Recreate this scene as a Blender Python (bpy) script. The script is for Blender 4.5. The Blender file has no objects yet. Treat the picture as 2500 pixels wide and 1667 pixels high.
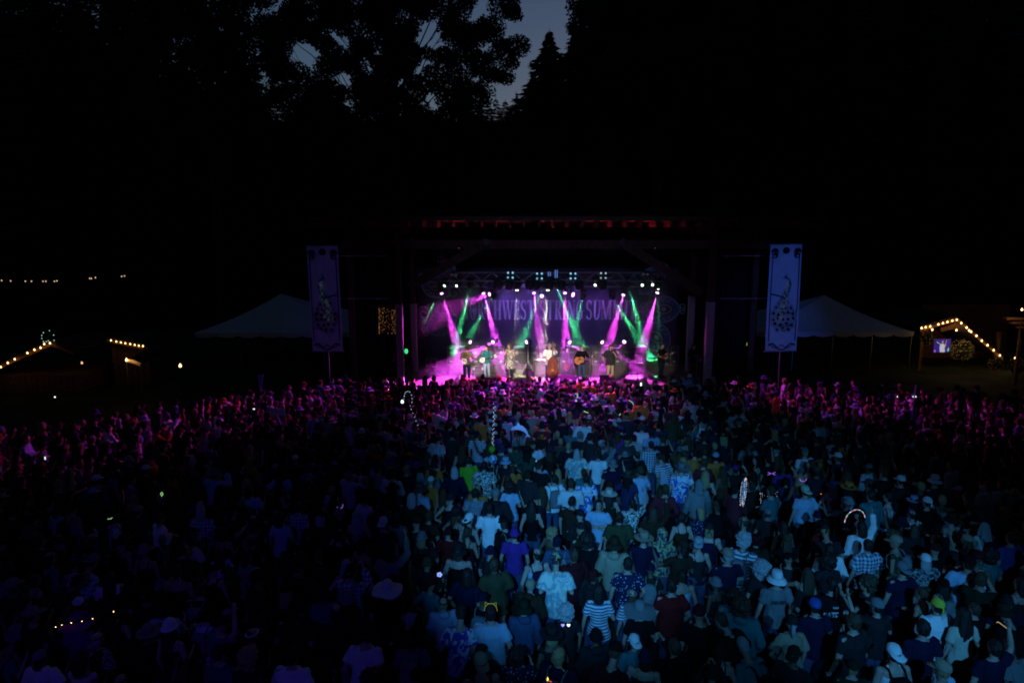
import bpy, bmesh, math, random
import numpy as np
from mathutils import Vector, Matrix, Euler, noise
R = math.radians
rng = random.Random(7)
nprng = np.random.default_rng(11)
scene = bpy.context.scene
COL = scene.collection

# ---------------------------------------------------------------- camera
CAM_H, F_PX, PITCH = 6.1, 1600.0, math.atan(263 / 1600)
cam_data = bpy.data.cameras.new("camera")
cam_data.lens = 36 * 1600 / 2500
cam_data.sensor_width = 36.0
cam_data.clip_start = 0.1
cam_data.clip_end = 3000
cam = bpy.data.objects.new("camera", cam_data)
cam.location = (0, 0, CAM_H)
cam.rotation_euler = (math.pi / 2 - PITCH, 0, 0)
COL.objects.link(cam)
scene.camera = cam

# ---------------------------------------------------------------- dusk sky (sun already below the horizon behind the stage)
world = bpy.data.worlds.new("World")
scene.world = world
world.use_nodes = True
wn = world.node_tree.nodes
sky = wn.new("ShaderNodeTexSky")
sky.sky_type = 'NISHITA'
sky.sun_disc = False
sky.sun_elevation = R(-0.1)
sky.sun_rotation = R(15)
sky.air_density = 1.0
sky.dust_density = 0.3
sky.ozone_density = 2.7
wn["Background"].inputs["Strength"].default_value = 0.15
world.node_tree.links.new(sky.outputs[0], wn["Background"].inputs["Color"])

# ---------------------------------------------------------------- render settings
vs = scene.view_settings
vs.view_transform = 'Standard'
vs.look = 'None'
vs.exposure = 0.0
vs.gamma = 1.0
vs.use_curve_mapping = False
scene.render.engine = 'CYCLES'
cy = scene.cycles
cy.use_denoising = True
cy.filter_width = 1.8
cy.max_bounces = 4
cy.diffuse_bounces = 1
cy.glossy_bounces = 1
cy.transmission_bounces = 2
cy.transparent_max_bounces = 8
cy.volume_bounces = 0
cy.sample_clamp_indirect = 2.0
cy.caustics_reflective = False
cy.caustics_refractive = False
cy.volume_step_rate = 1.0
cy.volume_max_steps = 256

# ---------------------------------------------------------------- light from the front-of-house tower behind the camera
def spot(name, loc, target, power, color, angle, blend=0.3, radius=0.1, parent=None):
    l = bpy.data.lights.new(name, 'SPOT')
    l.energy = power
    l.color = color
    l.spot_size = R(angle)
    l.spot_blend = blend
    l.shadow_soft_size = radius
    o = bpy.data.objects.new(name, l)
    COL.objects.link(o)
    o.location = loc
    o.rotation_euler = (Vector(target) - Vector(loc)).to_track_quat('-Z', 'Y').to_euler()
    return o

BLUE = (0.055, 0.39, 1.0)
VIOLET = (0.07, 0.04, 1.0)
spot("front_of_house_light", (-0.8, -3.0, 8.2), (1.6, 15.2, 0.0), 9800, BLUE, 26, 1.0, 0.12)
spot("front_of_house_light", (3.5, -3.0, 8.4), (6.4, 11.2, 0.2), 5200, BLUE, 24, 1.0, 0.12)
spot("front_of_house_light", (0.8, -3.0, 8.2), (3.6, 17.0, 0.0), 1300, BLUE, 40, 1.0, 0.12)
spot("front_of_house_light", (-3.0, -3.0, 8.0), (-5.2, 10.6, 0.0), 430, VIOLET, 46, 1.0, 0.12)
# follow spots on the band, one for each musician, and washes on the banners and roof edge, from the same tower
for fx, fy, fp in ((-2.28, 33.2, 9000), (-1.27, 33.4, 9000), (-0.12, 33.5, 11000), (1.90, 33.2, 10000), (3.52, 33.2, 6500), (4.98, 33.2, 8000), (7.6, 33.6, 1500)):
    spot("front_of_house_light", (0.5, -3.0, 12.0), (fx, fy, -0.25), fp * 9, (1.0, 0.82, 0.70), 3.3, 0.5, 0.05)
spot("front_of_house_light", (-3.0, -3.0, 11.0), (-8.5, 29.6, 3.2), 1100, (0.07, 0.07, 1.0), 11, 0.8, 0.05)
spot("front_of_house_light", (3.0, -3.0, 11.0), (12.4, 29.6, 3.2), 8500, (0.05, 0.17, 1.0), 11, 0.8, 0.05)
spot("front_of_house_light", (0.5, -3.0, 11.0), (2.2, 30.0, 6.5), 3200, (0.3, 0.55, 1.0), 28, 1.0, 0.05)

def P(px, py, Y):
    """world point that stands at depth Y on the line of sight through photo pixel (px, py)"""
    a, b = (px - 1250) / F_PX, (833.5 - py) / F_PX
    c, s = math.cos(PITCH), math.sin(PITCH)
    d = Vector((a, c + b * s, -s + b * c))
    t = Y / d.y
    return Vector((d.x * t, Y, CAM_H + d.z * t))

# ---------------------------------------------------------------- materials
MATS = {}
def mat(name, color, rough=0.7, spec=0.3, metal=0.0, bump=0.0, bscale=40, var=0.0, vscale=6, emit=None, estr=0.0):
    if name in MATS:
        return MATS[name]
    m = bpy.data.materials.new(name)
    m.use_nodes = True
    nt = m.node_tree
    b = nt.nodes["Principled BSDF"]
    b.inputs["Base Color"].default_value = (*color, 1)
    b.inputs["Roughness"].default_value = rough
    b.inputs["Specular IOR Level"].default_value = spec
    b.inputs["Metallic"].default_value = metal
    if var or bump:
        tc = nt.nodes.new("ShaderNodeTexCoord")
    if var:
        n = nt.nodes.new("ShaderNodeTexNoise")
        n.inputs["Scale"].default_value = vscale
        n.inputs["Detail"].default_value = 5
        nt.links.new(tc.outputs["Object"], n.inputs["Vector"])
        r = nt.nodes.new("ShaderNodeValToRGB")
        r.color_ramp.elements[0].position = 0.3
        r.color_ramp.elements[1].position = 0.7
        r.color_ramp.elements[0].color = (*[c * (1 - var) for c in color], 1)
        r.color_ramp.elements[1].color = (*[min(1, c * (1 + var)) for c in color], 1)
        nt.links.new(n.outputs["Fac"], r.inputs["Fac"])
        nt.links.new(r.outputs["Color"], b.inputs["Base Color"])
    if bump:
        n2 = nt.nodes.new("ShaderNodeTexNoise")
        n2.inputs["Scale"].default_value = bscale
        n2.inputs["Detail"].default_value = 4
        nt.links.new(tc.outputs["Object"], n2.inputs["Vector"])
        bp = nt.nodes.new("ShaderNodeBump")
        bp.inputs["Strength"].default_value = bump
        bp.inputs["Distance"].default_value = 0.02
        nt.links.new(n2.outputs["Fac"], bp.inputs["Height"])
        nt.links.new(bp.outputs["Normal"], b.inputs["Normal"])
    if emit:
        b.inputs["Emission Color"].default_value = (*emit, 1)
        b.inputs["Emission Strength"].default_value = estr
    MATS[name] = m
    return m

# ---------------------------------------------------------------- mesh helpers
class G:
    """collects simple shapes into one mesh"""
    def __init__(self):
        self.v, self.f, self.mi = [], [], []
        self.cur = 0
    def add(self, verts, faces):
        o = len(self.v)
        self.v.extend([tuple(p) for p in verts])
        for f in faces:
            self.f.append(tuple(i + o for i in f))
            self.mi.append(self.cur)
        return self
    def box(self, c, s, rot=None):
        c = Vector(c)
        h = [x / 2 for x in s]
        vs_ = [Vector((x * h[0], y * h[1], z * h[2])) for x in (-1, 1) for y in (-1, 1) for z in (-1, 1)]
        if rot is not None:
            M = rot if isinstance(rot, Matrix) else Euler(rot).to_matrix()
            vs_ = [M @ p for p in vs_]
        return self.add([p + c for p in vs_], [(0, 1, 3, 2), (4, 6, 7, 5), (0, 4, 5, 1), (2, 3, 7, 6), (0, 2, 6, 4), (1, 5, 7, 3)])
    def tube(self, pts, rad, n=8, flat=1.0, up=None, caps=True):
        pts = [Vector(p) for p in pts]
        if not isinstance(rad, (list, tuple)):
            rad = [rad] * len(pts)
        rings = []
        t0 = (pts[1] - pts[0]).normalized()
        u = Vector(up) if up is not None else (Vector((0, 0, 1)) if abs(t0.z) < 0.9 else Vector((0, 1, 0)))
        for i, p in enumerate(pts):
            t = (pts[min(i + 1, len(pts) - 1)] - pts[max(i - 1, 0)])
            t = t.normalized() if t.length > 1e-9 else t0
            u = (u - t * u.dot(t))
            u = u.normalized() if u.length > 1e-6 else t.orthogonal().normalized()
            w = t.cross(u)
            r = rad[i]
            rings.append([p + (u * math.cos(a) * flat + w * math.sin(a)) * r for a in [2 * math.pi * k / n for k in range(n)]])
        vs_ = [p for ring in rings for p in ring]
        fs = []
        for i in range(len(pts) - 1):
            for k in range(n):
                a, b = i * n + k, i * n + (k + 1) % n
                fs.append((a, b, b + n, a + n))
        if caps:
            fs.append(tuple(range(n - 1, -1, -1)))
            o = (len(pts) - 1) * n
            fs.append(tuple(range(o, o + n)))
        return self.add(vs_, fs)
    def loft(self, secs, n=16, power=2.0):
        """secs: (x, y, z, rx, ry) horizontal rings bottom to top"""
        vs_, fs = [], []
        for (x, y, z, rx, ry) in secs:
            for k in range(n):
                a = 2 * math.pi * k / n
                ca, sa = math.cos(a), math.sin(a)
                e = 2.0 / power
                vs_.append((x + rx * math.copysign(abs(ca) ** e, ca), y + ry * math.copysign(abs(sa) ** e, sa), z))
        for i in range(len(secs) - 1):
            for k in range(n):
                a, b = i * n + k, i * n + (k + 1) % n
                fs.append((a, b, b + n, a + n))
        fs.append(tuple(range(n - 1, -1, -1)))
        o = (len(secs) - 1) * n
        fs.append(tuple(range(o, o + n)))
        return self.add(vs_, fs)
    def ball(self, c, r, n=12, m=8, rot=None):
        if not isinstance(r, (list, tuple)):
            r = (r, r, r)
        c = Vector(c)
        vs_, fs = [], []
        vs_.append(Vector((0, 0, -r[2])))
        for j in range(1, m):
            ph = -math.pi / 2 + math.pi * j / m
            for k in range(n):
                a = 2 * math.pi * k / n
                vs_.append(Vector((r[0] * math.cos(ph) * math.cos(a), r[1] * math.cos(ph) * math.sin(a), r[2] * math.sin(ph))))
        vs_.append(Vector((0, 0, r[2])))
        for k in range(n):
            fs.append((0, 1 + (k + 1) % n, 1 + k))
        for j in range(m - 2):
            for k in range(n):
                a, b = 1 + j * n + k, 1 + j * n + (k + 1) % n
                fs.append((a, b, b + n, a + n))
        t = len(vs_) - 1
        o = 1 + (m - 2) * n
        for k in range(n):
            fs.append((o + k, o + (k + 1) % n, t))
        if rot is not None:
            M = rot if isinstance(rot, Matrix) else Euler(rot).to_matrix()
            vs_ = [M @ p for p in vs_]
        return self.add([p + c for p in vs_], fs)
    def prism(self, poly, axis='Y', d0=0.0, d1=0.02):
        """poly: 2D outline; extruded along axis between d0 and d1"""
        def to3(p, d):
            return {'Y': (p[0], d, p[1]), 'Z': (p[0], p[1], d), 'X': (d, p[0], p[1])}[axis]
        n = len(poly)
        vs_ = [to3(p, d0) for p in poly] + [to3(p, d1) for p in poly]
        fs = [tuple(range(n - 1, -1, -1)), tuple(range(n, 2 * n))]
        for k in range(n):
            fs.append((k, (k + 1) % n, n + (k + 1) % n, n + k))
        return self.add(vs_, fs)
    def ribbon(self, pts2, width, y=0.0, closed=False):
        """flat painted stroke in the XZ plane"""
        n = len(pts2)
        if not isinstance(width, (list, tuple)):
            width = [width] * n
        vs_ = []
        for i, p in enumerate(pts2):
            a = pts2[(i - 1) % n] if closed or i > 0 else p
            b = pts2[(i + 1) % n] if closed or i < n - 1 else p
            tx, tz = b[0] - a[0], b[1] - a[1]
            l = math.hypot(tx, tz) or 1
            nx, nz = -tz / l, tx / l
            w = width[i] / 2
            vs_ += [(p[0] + nx * w, y, p[1] + nz * w), (p[0] - nx * w, y, p[1] - nz * w)]
        fs = []
        for i in range(n if closed else n - 1):
            j = (i + 1) % n
            fs.append((2 * i, 2 * i + 1, 2 * j + 1, 2 * j))
        return self.add(vs_, fs)
    def mesh(self, name, smooth=False):
        me = bpy.data.meshes.new(name)
        me.from_pydata(self.v, [], self.f)
        if any(self.mi):
            me.polygons.foreach_set("material_index", self.mi)
        if smooth:
            me.polygons.foreach_set("use_smooth", [True] * len(me.polygons))
        me.update()
        return me
    def build(self, name, m, parent=None, loc=None, rot=None, smooth=False):
        me = self.mesh(name, smooth)
        for mm in (m if isinstance(m, (list, tuple)) else ([m] if m else [])):
            me.materials.append(mm)
        return obj(name, me, parent, loc, rot)

def obj(name, data, parent=None, loc=None, rot=None):
    o = bpy.data.objects.new(name, data)
    COL.objects.link(o)
    if parent is not None:
        o.parent = parent
    if loc is not None:
        o.location = loc
    if rot is not None:
        o.rotation_euler = rot
    return o

def tag(o, label, cat, group=None):
    o["label"] = label
    o["category"] = cat
    if group:
        o["group"] = group
    return o

def thing(name, label, cat, loc=(0, 0, 0), rotz=0.0, group=None):
    o = obj(name, None, None, loc, (0, 0, rotz))
    o.empty_display_size = 0.2
    return tag(o, label, cat, group)

def struct(o):
    o["kind"] = "structure"
    return o

def copy_tree(o, parent=None):
    c = o.copy()
    COL.objects.link(c)
    c.parent = parent
    for ch in o.children:
        copy_tree(ch, c)
    return c
# ================================================================ ground and hill
M_ground = mat("trodden_grass", (0.035, 0.04, 0.022), 0.95, 0.1, bump=0.6, bscale=8, var=0.5, vscale=0.7)
g = G()
N = 60
def smooth(t):
    t = max(0.0, min(1.0, t))
    return t * t * (3 - 2 * t)
def ground_z(x, y):
    # natural bowl: slopes down to the stage, wooded hill rising behind it
    t = max(0.0, min(1.0, (y - 9) / 22))
    return -1.35 - 1.0 * (t * .75 + .25 * smooth(t)) + 30 * smooth((y - 56) / 80)
xs = [-500 + 1000 * i / 40 for i in range(41)]
ys = [-120, -60, -20] + [k * 1.0 for k in range(0, 70)] + [70 + 6 * k for k in range(16)] + [200, 300, 500]
vv = [(x, y, ground_z(x, y)) for y in ys for x in xs]
ff = [(j * 41 + i, j * 41 + i + 1, (j + 1) * 41 + i + 1, (j + 1) * 41 + i) for j in range(len(ys) - 1) for i in range(40)]
g.add(vv, ff)
struct(g.build("ground", M_ground, smooth=True))

# ================================================================ covered stage
M_deck = mat("worn_stage_boards", (0.16, 0.125, 0.11), 0.55, 0.35, bump=0.25, bscale=30, var=0.35, vscale=3)
M_timber = mat("dark_stained_timber", (0.05, 0.036, 0.028), 0.8, 0.2, bump=0.3, bscale=20, var=0.35, vscale=5)
M_wrap = mat("white_post_cloth", (0.34, 0.35, 0.38), 0.85, 0.1, bump=0.3, bscale=9)
M_black = mat("black_drape", (0.012, 0.012, 0.014), 0.95, 0.05, bump=0.3, bscale=6)
M_roof = mat("roof_boards", (0.13, 0.08, 0.06), 0.8, 0.2, var=0.3, vscale=4)
M_steel = mat("galvanised_steel", (0.35, 0.36, 0.38), 0.4, 0.5, 0.9)
M_alu = mat("brushed_aluminium", (0.55, 0.56, 0.58), 0.35, 0.5, 0.9)
M_blackmetal = mat("black_powder_coat", (0.014, 0.014, 0.016), 0.5, 0.4)
DZ = -1.28          # deck level
GZ = -2.35          # ground at the foot of the stage
SX0, SX1 = -5.9, 10.1
st = thing("stage_pavilion", "open timber stage pavilion with wide flat roof and bright lit deck", "stage", (2.0, 35, GZ))
def sp(gm, name, m, smooth=False, parent=None):
    o = gm.build(name, m, parent or st, smooth=smooth)
    if parent is None:
        o.location = (-2.0, -35, -GZ)
    return o
# deck boards, each its own plank running away from the audience
bw = 0.35
nb = int((SX1 - SX0) / bw)
pl = G().box((0, 0, 0), (bw - 0.006, 7.3, 0.05)).mesh("deck_board")
pl.materials.append(M_deck)
deck = sp(G().box(((SX0 + SX1) / 2, 35.2, DZ - 0.16), (SX1 - SX0, 7.2, 0.2)), "deck_frame", M_timber)
for i in range(nb):
    o = obj("deck_board", pl, st)
    o.location = (SX0 + bw * (i + 0.5) - 2.0, 35.2 - 35, DZ - GZ - 0.025 - 0.003 * rng.random())
# black skirt under the deck edge
sk = G()
pts = []
for i in range(160):
    x = SX0 + (SX1 - SX0) * i / 159
    pts.append((x, 31.58 + 0.03 * math.sin(i * 1.3)))
for i in range(159):
    (x0, y0), (x1, y1) = pts[i], pts[i + 1]
    sk.add([(x0, y0, GZ), (x1, y1, GZ), (x1, y1, DZ - 0.07), (x0, y0, DZ - 0.07)], [(0, 1, 2, 3)])
sp(sk, "deck_skirt", M_black)
# posts: timber above, cloth wrapped below
def post(px, ytop, Y, w, wy=745):
    X = (px - 1250) / F_PX * Y
    zt, zw = P(px, ytop, Y).z, P(px, wy, Y).z
    p = sp(G().box((X, Y, (zt + GZ) / 2), (w * 0.8, w * 0.8, zt - GZ)), "post", M_timber)
    wr = G()
    n = 24
    rings = []
    for j in range(14):
        z = GZ + (zw - GZ) * j / 13
        for k in range(n):
            a = 2 * math.pi * k / n
            r = w * 0.5 * (1.05 + 0.04 * math.sin(k * 3 + j * 0.4))
            ca, sa = math.cos(a), math.sin(a)
            rings.append((X + r * math.copysign(abs(ca) ** 0.4, ca), Y + r * math.copysign(abs(sa) ** 0.4, sa), z))
    fs = [(j * n + k, j * n + (k + 1) % n, (j + 1) * n + (k + 1) % n, (j + 1) * n + k) for j in range(13) for k in range(n)]
    wr.add(rings, fs)
    wr.add([rings[i] for i in range(13 * n, 14 * n)], [tuple(range(n))])
    wo = wr.build("post_wrap", M_wrap, p, smooth=True)
    return X
XL = post(973, 545, 31.9, 0.32, 742)
XL2 = post(1008, 545, 35.0, 0.32, 742)
XR2 = post(1690, 545, 35.0, 0.34, 722)
XR = post(1737, 545, 31.9, 0.36, 737)
for px, Y in ((858, 33.0), (1842, 33.0)):
    X = (px - 1250) / F_PX * Y
    sp(G().box((X, Y, 2.0), (0.26, 0.26, 8.7)), "post", M_timber)
# beams and braces
def beam(a, b, w, h, name):
    a, b = Vector(a), Vector(b)
    d = b - a
    q = d.to_track_quat('X', 'Z').to_matrix()
    return sp(G().box((a + b) / 2, (d.length, w, h), q), name, M_timber)
zb = P(1250, 597, 32.2).z
beam((XL - 2.8, 32.2, zb), (XR + 2.8, 32.2, zb), 0.24, 0.42, "tie_beam")
beam(P(1000, 700, 31.9), P(1190, 590, 31.9), 0.22, 0.42, "brace")
beam(P(1712, 715, 31.9), P(1515, 590, 31.9), 0.22, 0.42, "brace")
beam((XL, 31.9, 6.2), (XL, 39.4, 6.2), 0.22, 0.4, "roof_beam")
beam((XR, 31.9, 6.2), (XR, 39.4, 6.2), 0.22, 0.4, "roof_beam")
for px, py in ((1188, 592), (1518, 592)):
    c = P(px, py, 31.76)
    sp(G().tube([(c.x, 31.77, c.z), (c.x, 31.75, c.z)], 0.16, 12), "gusset_plate", M_blackmetal)
for (x0, x1, y, z) in ((-8.7, -6.0, 32, None), (10.2, 12.6, 32, None)):
    for py in (625, 729):
        zz = P(1250, py, 32).z
        sp(G().tube([(x0, 32, zz), (x1, 32, zz)], 0.03, 8), "rail", M_steel)
# roof: rafters with tails, board deck above, fascia
RX0, RX1 = -9.6, 14.1
zr = P(1250, 547, 30.4).z
raf = G().box((0, 0, 0), (0.09, 10.2, 0.26)).mesh("rafter")
raf.materials.append(M_timber)
nr = 36
for i in range(nr):
    o = obj("rafter", raf, st)
    o.location = (RX0 + 0.15 + (RX1 - RX0 - 0.3) * i / (nr - 1) - 2.0, 35.4 - 35 + rng.uniform(-.02, .02), zr - GZ)
sp(G().box(((RX0 + RX1) / 2, 35.4, zr + 0.165), (RX1 - RX0, 10.6, 0.05)), "roof_deck", M_roof)
sp(G().box(((RX0 + RX1) / 2, 30.02, zr + 0.24), (RX1 - RX0 + 0.1, 0.05, 0.2)), "fascia", M_timber)
# upper side and back drapes
sp(G().box((2.2, 38.9, 2.4), (18.6, 0.06, 7.6)), "back_drape", M_black)
def drape(x, y0, y1, z0, z1):
    d = G()
    n = 60
    for i in range(n):
        a, b = y0 + (y1 - y0) * i / n, y0 + (y1 - y0) * (i + 1) / n
        d.add([(x + .06 * math.sin(i * 1.1), a, z0), (x + .06 * math.sin(i * 1.1 + 1.1), b, z0), (x + .06 * math.sin(i * 1.1 + 1.1), b, z1), (x + .06 * math.sin(i * 1.1), a, z1)], [(0, 1, 2, 3)])
    sp(d, "side_drape", M_black, smooth=True)
drape(-7.1, 34.6, 38.8, -1.27, 6.2)
drape(11.4, 34.6, 38.8, -1.27, 6.2)

# black panels added to darken the wings beside the posts
for px0, px1 in ((846, 962), (1752, 1856)):
    a, b = P(px0, 640, 34.2), P(px1, 640, 34.2)
    wg = G()
    n = 50
    for i in range(n):
        xa, xb = a.x + (b.x - a.x) * i / n, a.x + (b.x - a.x) * (i + 1) / n
        ya, yb = 34.2 + .05 * math.sin(i * 1.2), 34.2 + .05 * math.sin(i * 1.2 + 1.2)
        wg.add([(xa, ya, GZ), (xb, yb, GZ), (xb, yb, a.z), (xa, ya, a.z)], [(0, 1, 2, 3)])
    sp(wg, "dark_wing_panel", M_black, smooth=True)
# ================================================================ printed backdrop
def star_poly(cx, cz, ro, ri, n, rot=0, long=None):
    out = []
    for k in range(2 * n):
        a = rot + math.pi * k / n
        r = ro if k % 2 == 0 else ri
        if long and k % 4 == 0:
            r = long
        if long and k in (0, 2 * n // 2):
            r = long * 1.35
        out.append((cx + r * math.sin(a), cz + r * math.cos(a)))
    return out
BY = 38.3
M_cloth = mat("backdrop_cloth", (0.05, 0.042, 0.085), 0.9, 0.1, bump=0.25, bscale=2.5, var=0.25, vscale=0.6)
M_letter = mat("backdrop_letter_print", (0.62, 0.62, 0.68), 0.85, 0.1, var=0.15, vscale=2)
M_teal = mat("backdrop_teal_print", (0.42, 0.55, 0.60), 0.85, 0.1)
M_ind = mat("backdrop_indigo_print", (0.09, 0.10, 0.32), 0.85, 0.1)
M_rust = mat("backdrop_rust_print", (0.10, 0.028, 0.05), 0.85, 0.1)
M_gold = mat("backdrop_gold_print", (0.34, 0.26, 0.06), 0.85, 0.1)
bd = thing("backdrop", "huge dark violet festival backdrop with pale lettering and feather swirls", "backdrop", (2.2, BY, -1.2))
x0, x1 = P(1020, 800, BY).x, P(1652, 800, BY).x
zt, z0 = P(1250, 655, BY).z, -1.2
cl = G()
nx, nz = 70, 14
vv = []
for j in range(nz + 1):
    for i in range(nx + 1):
        x = x0 + (x1 - x0) * i / nx
        z = z0 + (zt - z0) * j / nz
        vv.append((x - 2.2, 0.05 + 0.016 * math.sin(x * 4.1) + 0.012 * math.sin(x * 1.7 + z), z + 1.2))
cl.add(vv, [(j * (nx + 1) + i, j * (nx + 1) + i + 1, (j + 1) * (nx + 1) + i + 1, (j + 1) * (nx + 1) + i) for j in range(nz) for i in range(nx)])
cl.build("cloth", M_cloth, bd, smooth=True)
# ---- serif lettering drawn from strokes
def glyph(ch):
    S, T, sv = 0.17, 0.06, 0.05   # thick stem, thin stroke, serif height
    q = []                        # list of polygons (unit height)
    def rect(a, b, c, d):
        q.append([(a, b), (c, b), (c, d), (a, d)])
    def stem(x, w, lo=0, hi=1, s0=True, s1=True):
        rect(x, lo, x + w, hi)
        if s0:
            rect(x - .07, lo, x + w + .07, lo + sv)
        if s1:
            rect(x - .07, hi - sv, x + w + .07, hi)
    def dia(xa, ya, xb, yb, w):
        q.append([(xa, ya), (xa + w, ya), (xb + w, yb), (xb, yb)])
    def ring(cx, cy_, rx, ry, a0, a1, tk, tn):
        n = 22
        for i in range(n):
            t0 = a0 + (a1 - a0) * i / n
            t1 = a0 + (a1 - a0) * (i + 1) / n
            seg = []
            for t in (t0, t1):
                seg.append((cx + rx * math.cos(t), cy_ + ry * math.sin(t)))
            for t in (t1, t0):
                seg.append((cx + (rx - tk) * math.cos(t), cy_ + (ry - tn) * math.sin(t)))
            q.append(seg)
    if ch == 'N':
        stem(.07, T, s1=False); rect(.0, 1 - sv, .16, 1); stem(.56, T, s0=False); dia(.05, 1, .50, 0, .15); w = .70
    elif ch == 'O':
        ring(.30, .5, .30, .52, 0, 2 * math.pi, .14, .05); w = .62
    elif ch == 'R':
        stem(.07, S); ring(.26, .75, .26, .25, -math.pi / 2, math.pi / 2, .14, .05); rect(.20, .95, .28, 1); rect(.20, .5, .28, .55); dia(.26, .5, .46, 0, .15); rect(.44, 0, .66, sv); w = .64
    elif ch == 'T':
        stem(.22, S, s1=False); rect(.0, 1 - sv, .61, 1); q.append([(0, 1), (0, .78), (.035, .78), (.09, 1)]); q.append([(.61, 1), (.61, .78), (.575, .78), (.52, 1)]); w = .62
    elif ch == 'H':
        stem(.07, S); stem(.47, S); rect(.2, .48, .5, .53); w = .71
    elif ch == 'W':
        dia(.02, 1, .20, 0, .15); dia(.44, 1, .27, 0, .06); dia(.37, 1, .56, 0, .15); dia(.83, 1, .63, 0, .06); rect(-.04, 1 - sv, .25, 1); rect(.33, 1 - sv, .60, 1); rect(.76, 1 - sv, .96, 1); w = .92
    elif ch == 'E':
        stem(.07, S); rect(.0, 0, .50, sv); rect(.0, 1 - sv, .48, 1); rect(.2, .48, .42, .53); q.append([(.50, 0), (.53, .24), (.495, .24), (.40, 0)]); q.append([(.48, 1), (.48, .78), (.445, .78), (.38, 1)]); rect(.40, .40, .435, .61); w = .55
    elif ch == 'S':
        ring(.24, .745, .23, .26, R(20), R(270), .12, .06); ring(.24, .26, .25, .27, R(-160), R(90), .13, .065); rect(.42, .74, .455, .97); rect(.0, .03, .035, .28); w = .52
    elif ch == 'I':
        stem(.07, S); w = .32
    elif ch == 'G':
        ring(.30, .5, .30, .52, R(48), R(318), .14, .05); rect(.42, .08, .56, .42); rect(.36, .42, .63, .42 + sv); rect(.50, .70, .535, .97); w = .66
    elif ch == 'U':
        rect(.07, .3, .07 + S, 1); rect(.0, 1 - sv, .31, 1); rect(.50, .3, .56, 1); rect(.43, 1 - sv, .63, 1); ring(.315, .3, .245, .32, math.pi, 2 * math.pi, .15, .06); w = .64
    elif ch == 'M':
        stem(.06, T, s1=False); rect(0, 1 - sv, .18, 1); dia(.05, 1, .33, 0, .15); dia(.66, 1, .385, 0, .06); stem(.66, S); w = .92
    return q, w
def write(text, px0, px1, py0, py1, swell=0):
    za, zb_ = P(1250, py1, BY).z, P(1250, py0, BY).z
    gl = [(c, *glyph(c)) for c in text]
    total = sum(w for _, _, w in gl) + 0.06 * (len(gl) - 1)
    xa, xb = P(px0, 760, BY).x, P(px1, 760, BY).x
    sx, sz = (xb - xa) / total, zb_ - za
    x = xa
    for c, q, w in gl:
        lg = G()
        for k, poly in enumerate(q):
            y = -0.012 - 0.0006 * (k % 7)
            lg.add([(x + p[0] * sx - 2.2, y, za + p[1] * sz + 1.2) for p in poly], [tuple(range(len(poly)))])
        lg.build("letter", M_letter, bd)
        x += (w + 0.06) * sx
write("NORTHWEST", 1125, 1305, 733, 780)
write("STRING", 1318, 1425, 733, 780)
write("SUMMIT", 1431, 1553, 733, 780)
c = P(1156, 756, BY)
G().prism(star_poly(c.x - 2.2, c.z + 1.2, .33, .10, 8, 0, .45), 'Y', -0.03, -0.026).build("compass_star", M_letter, bd)
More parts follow.
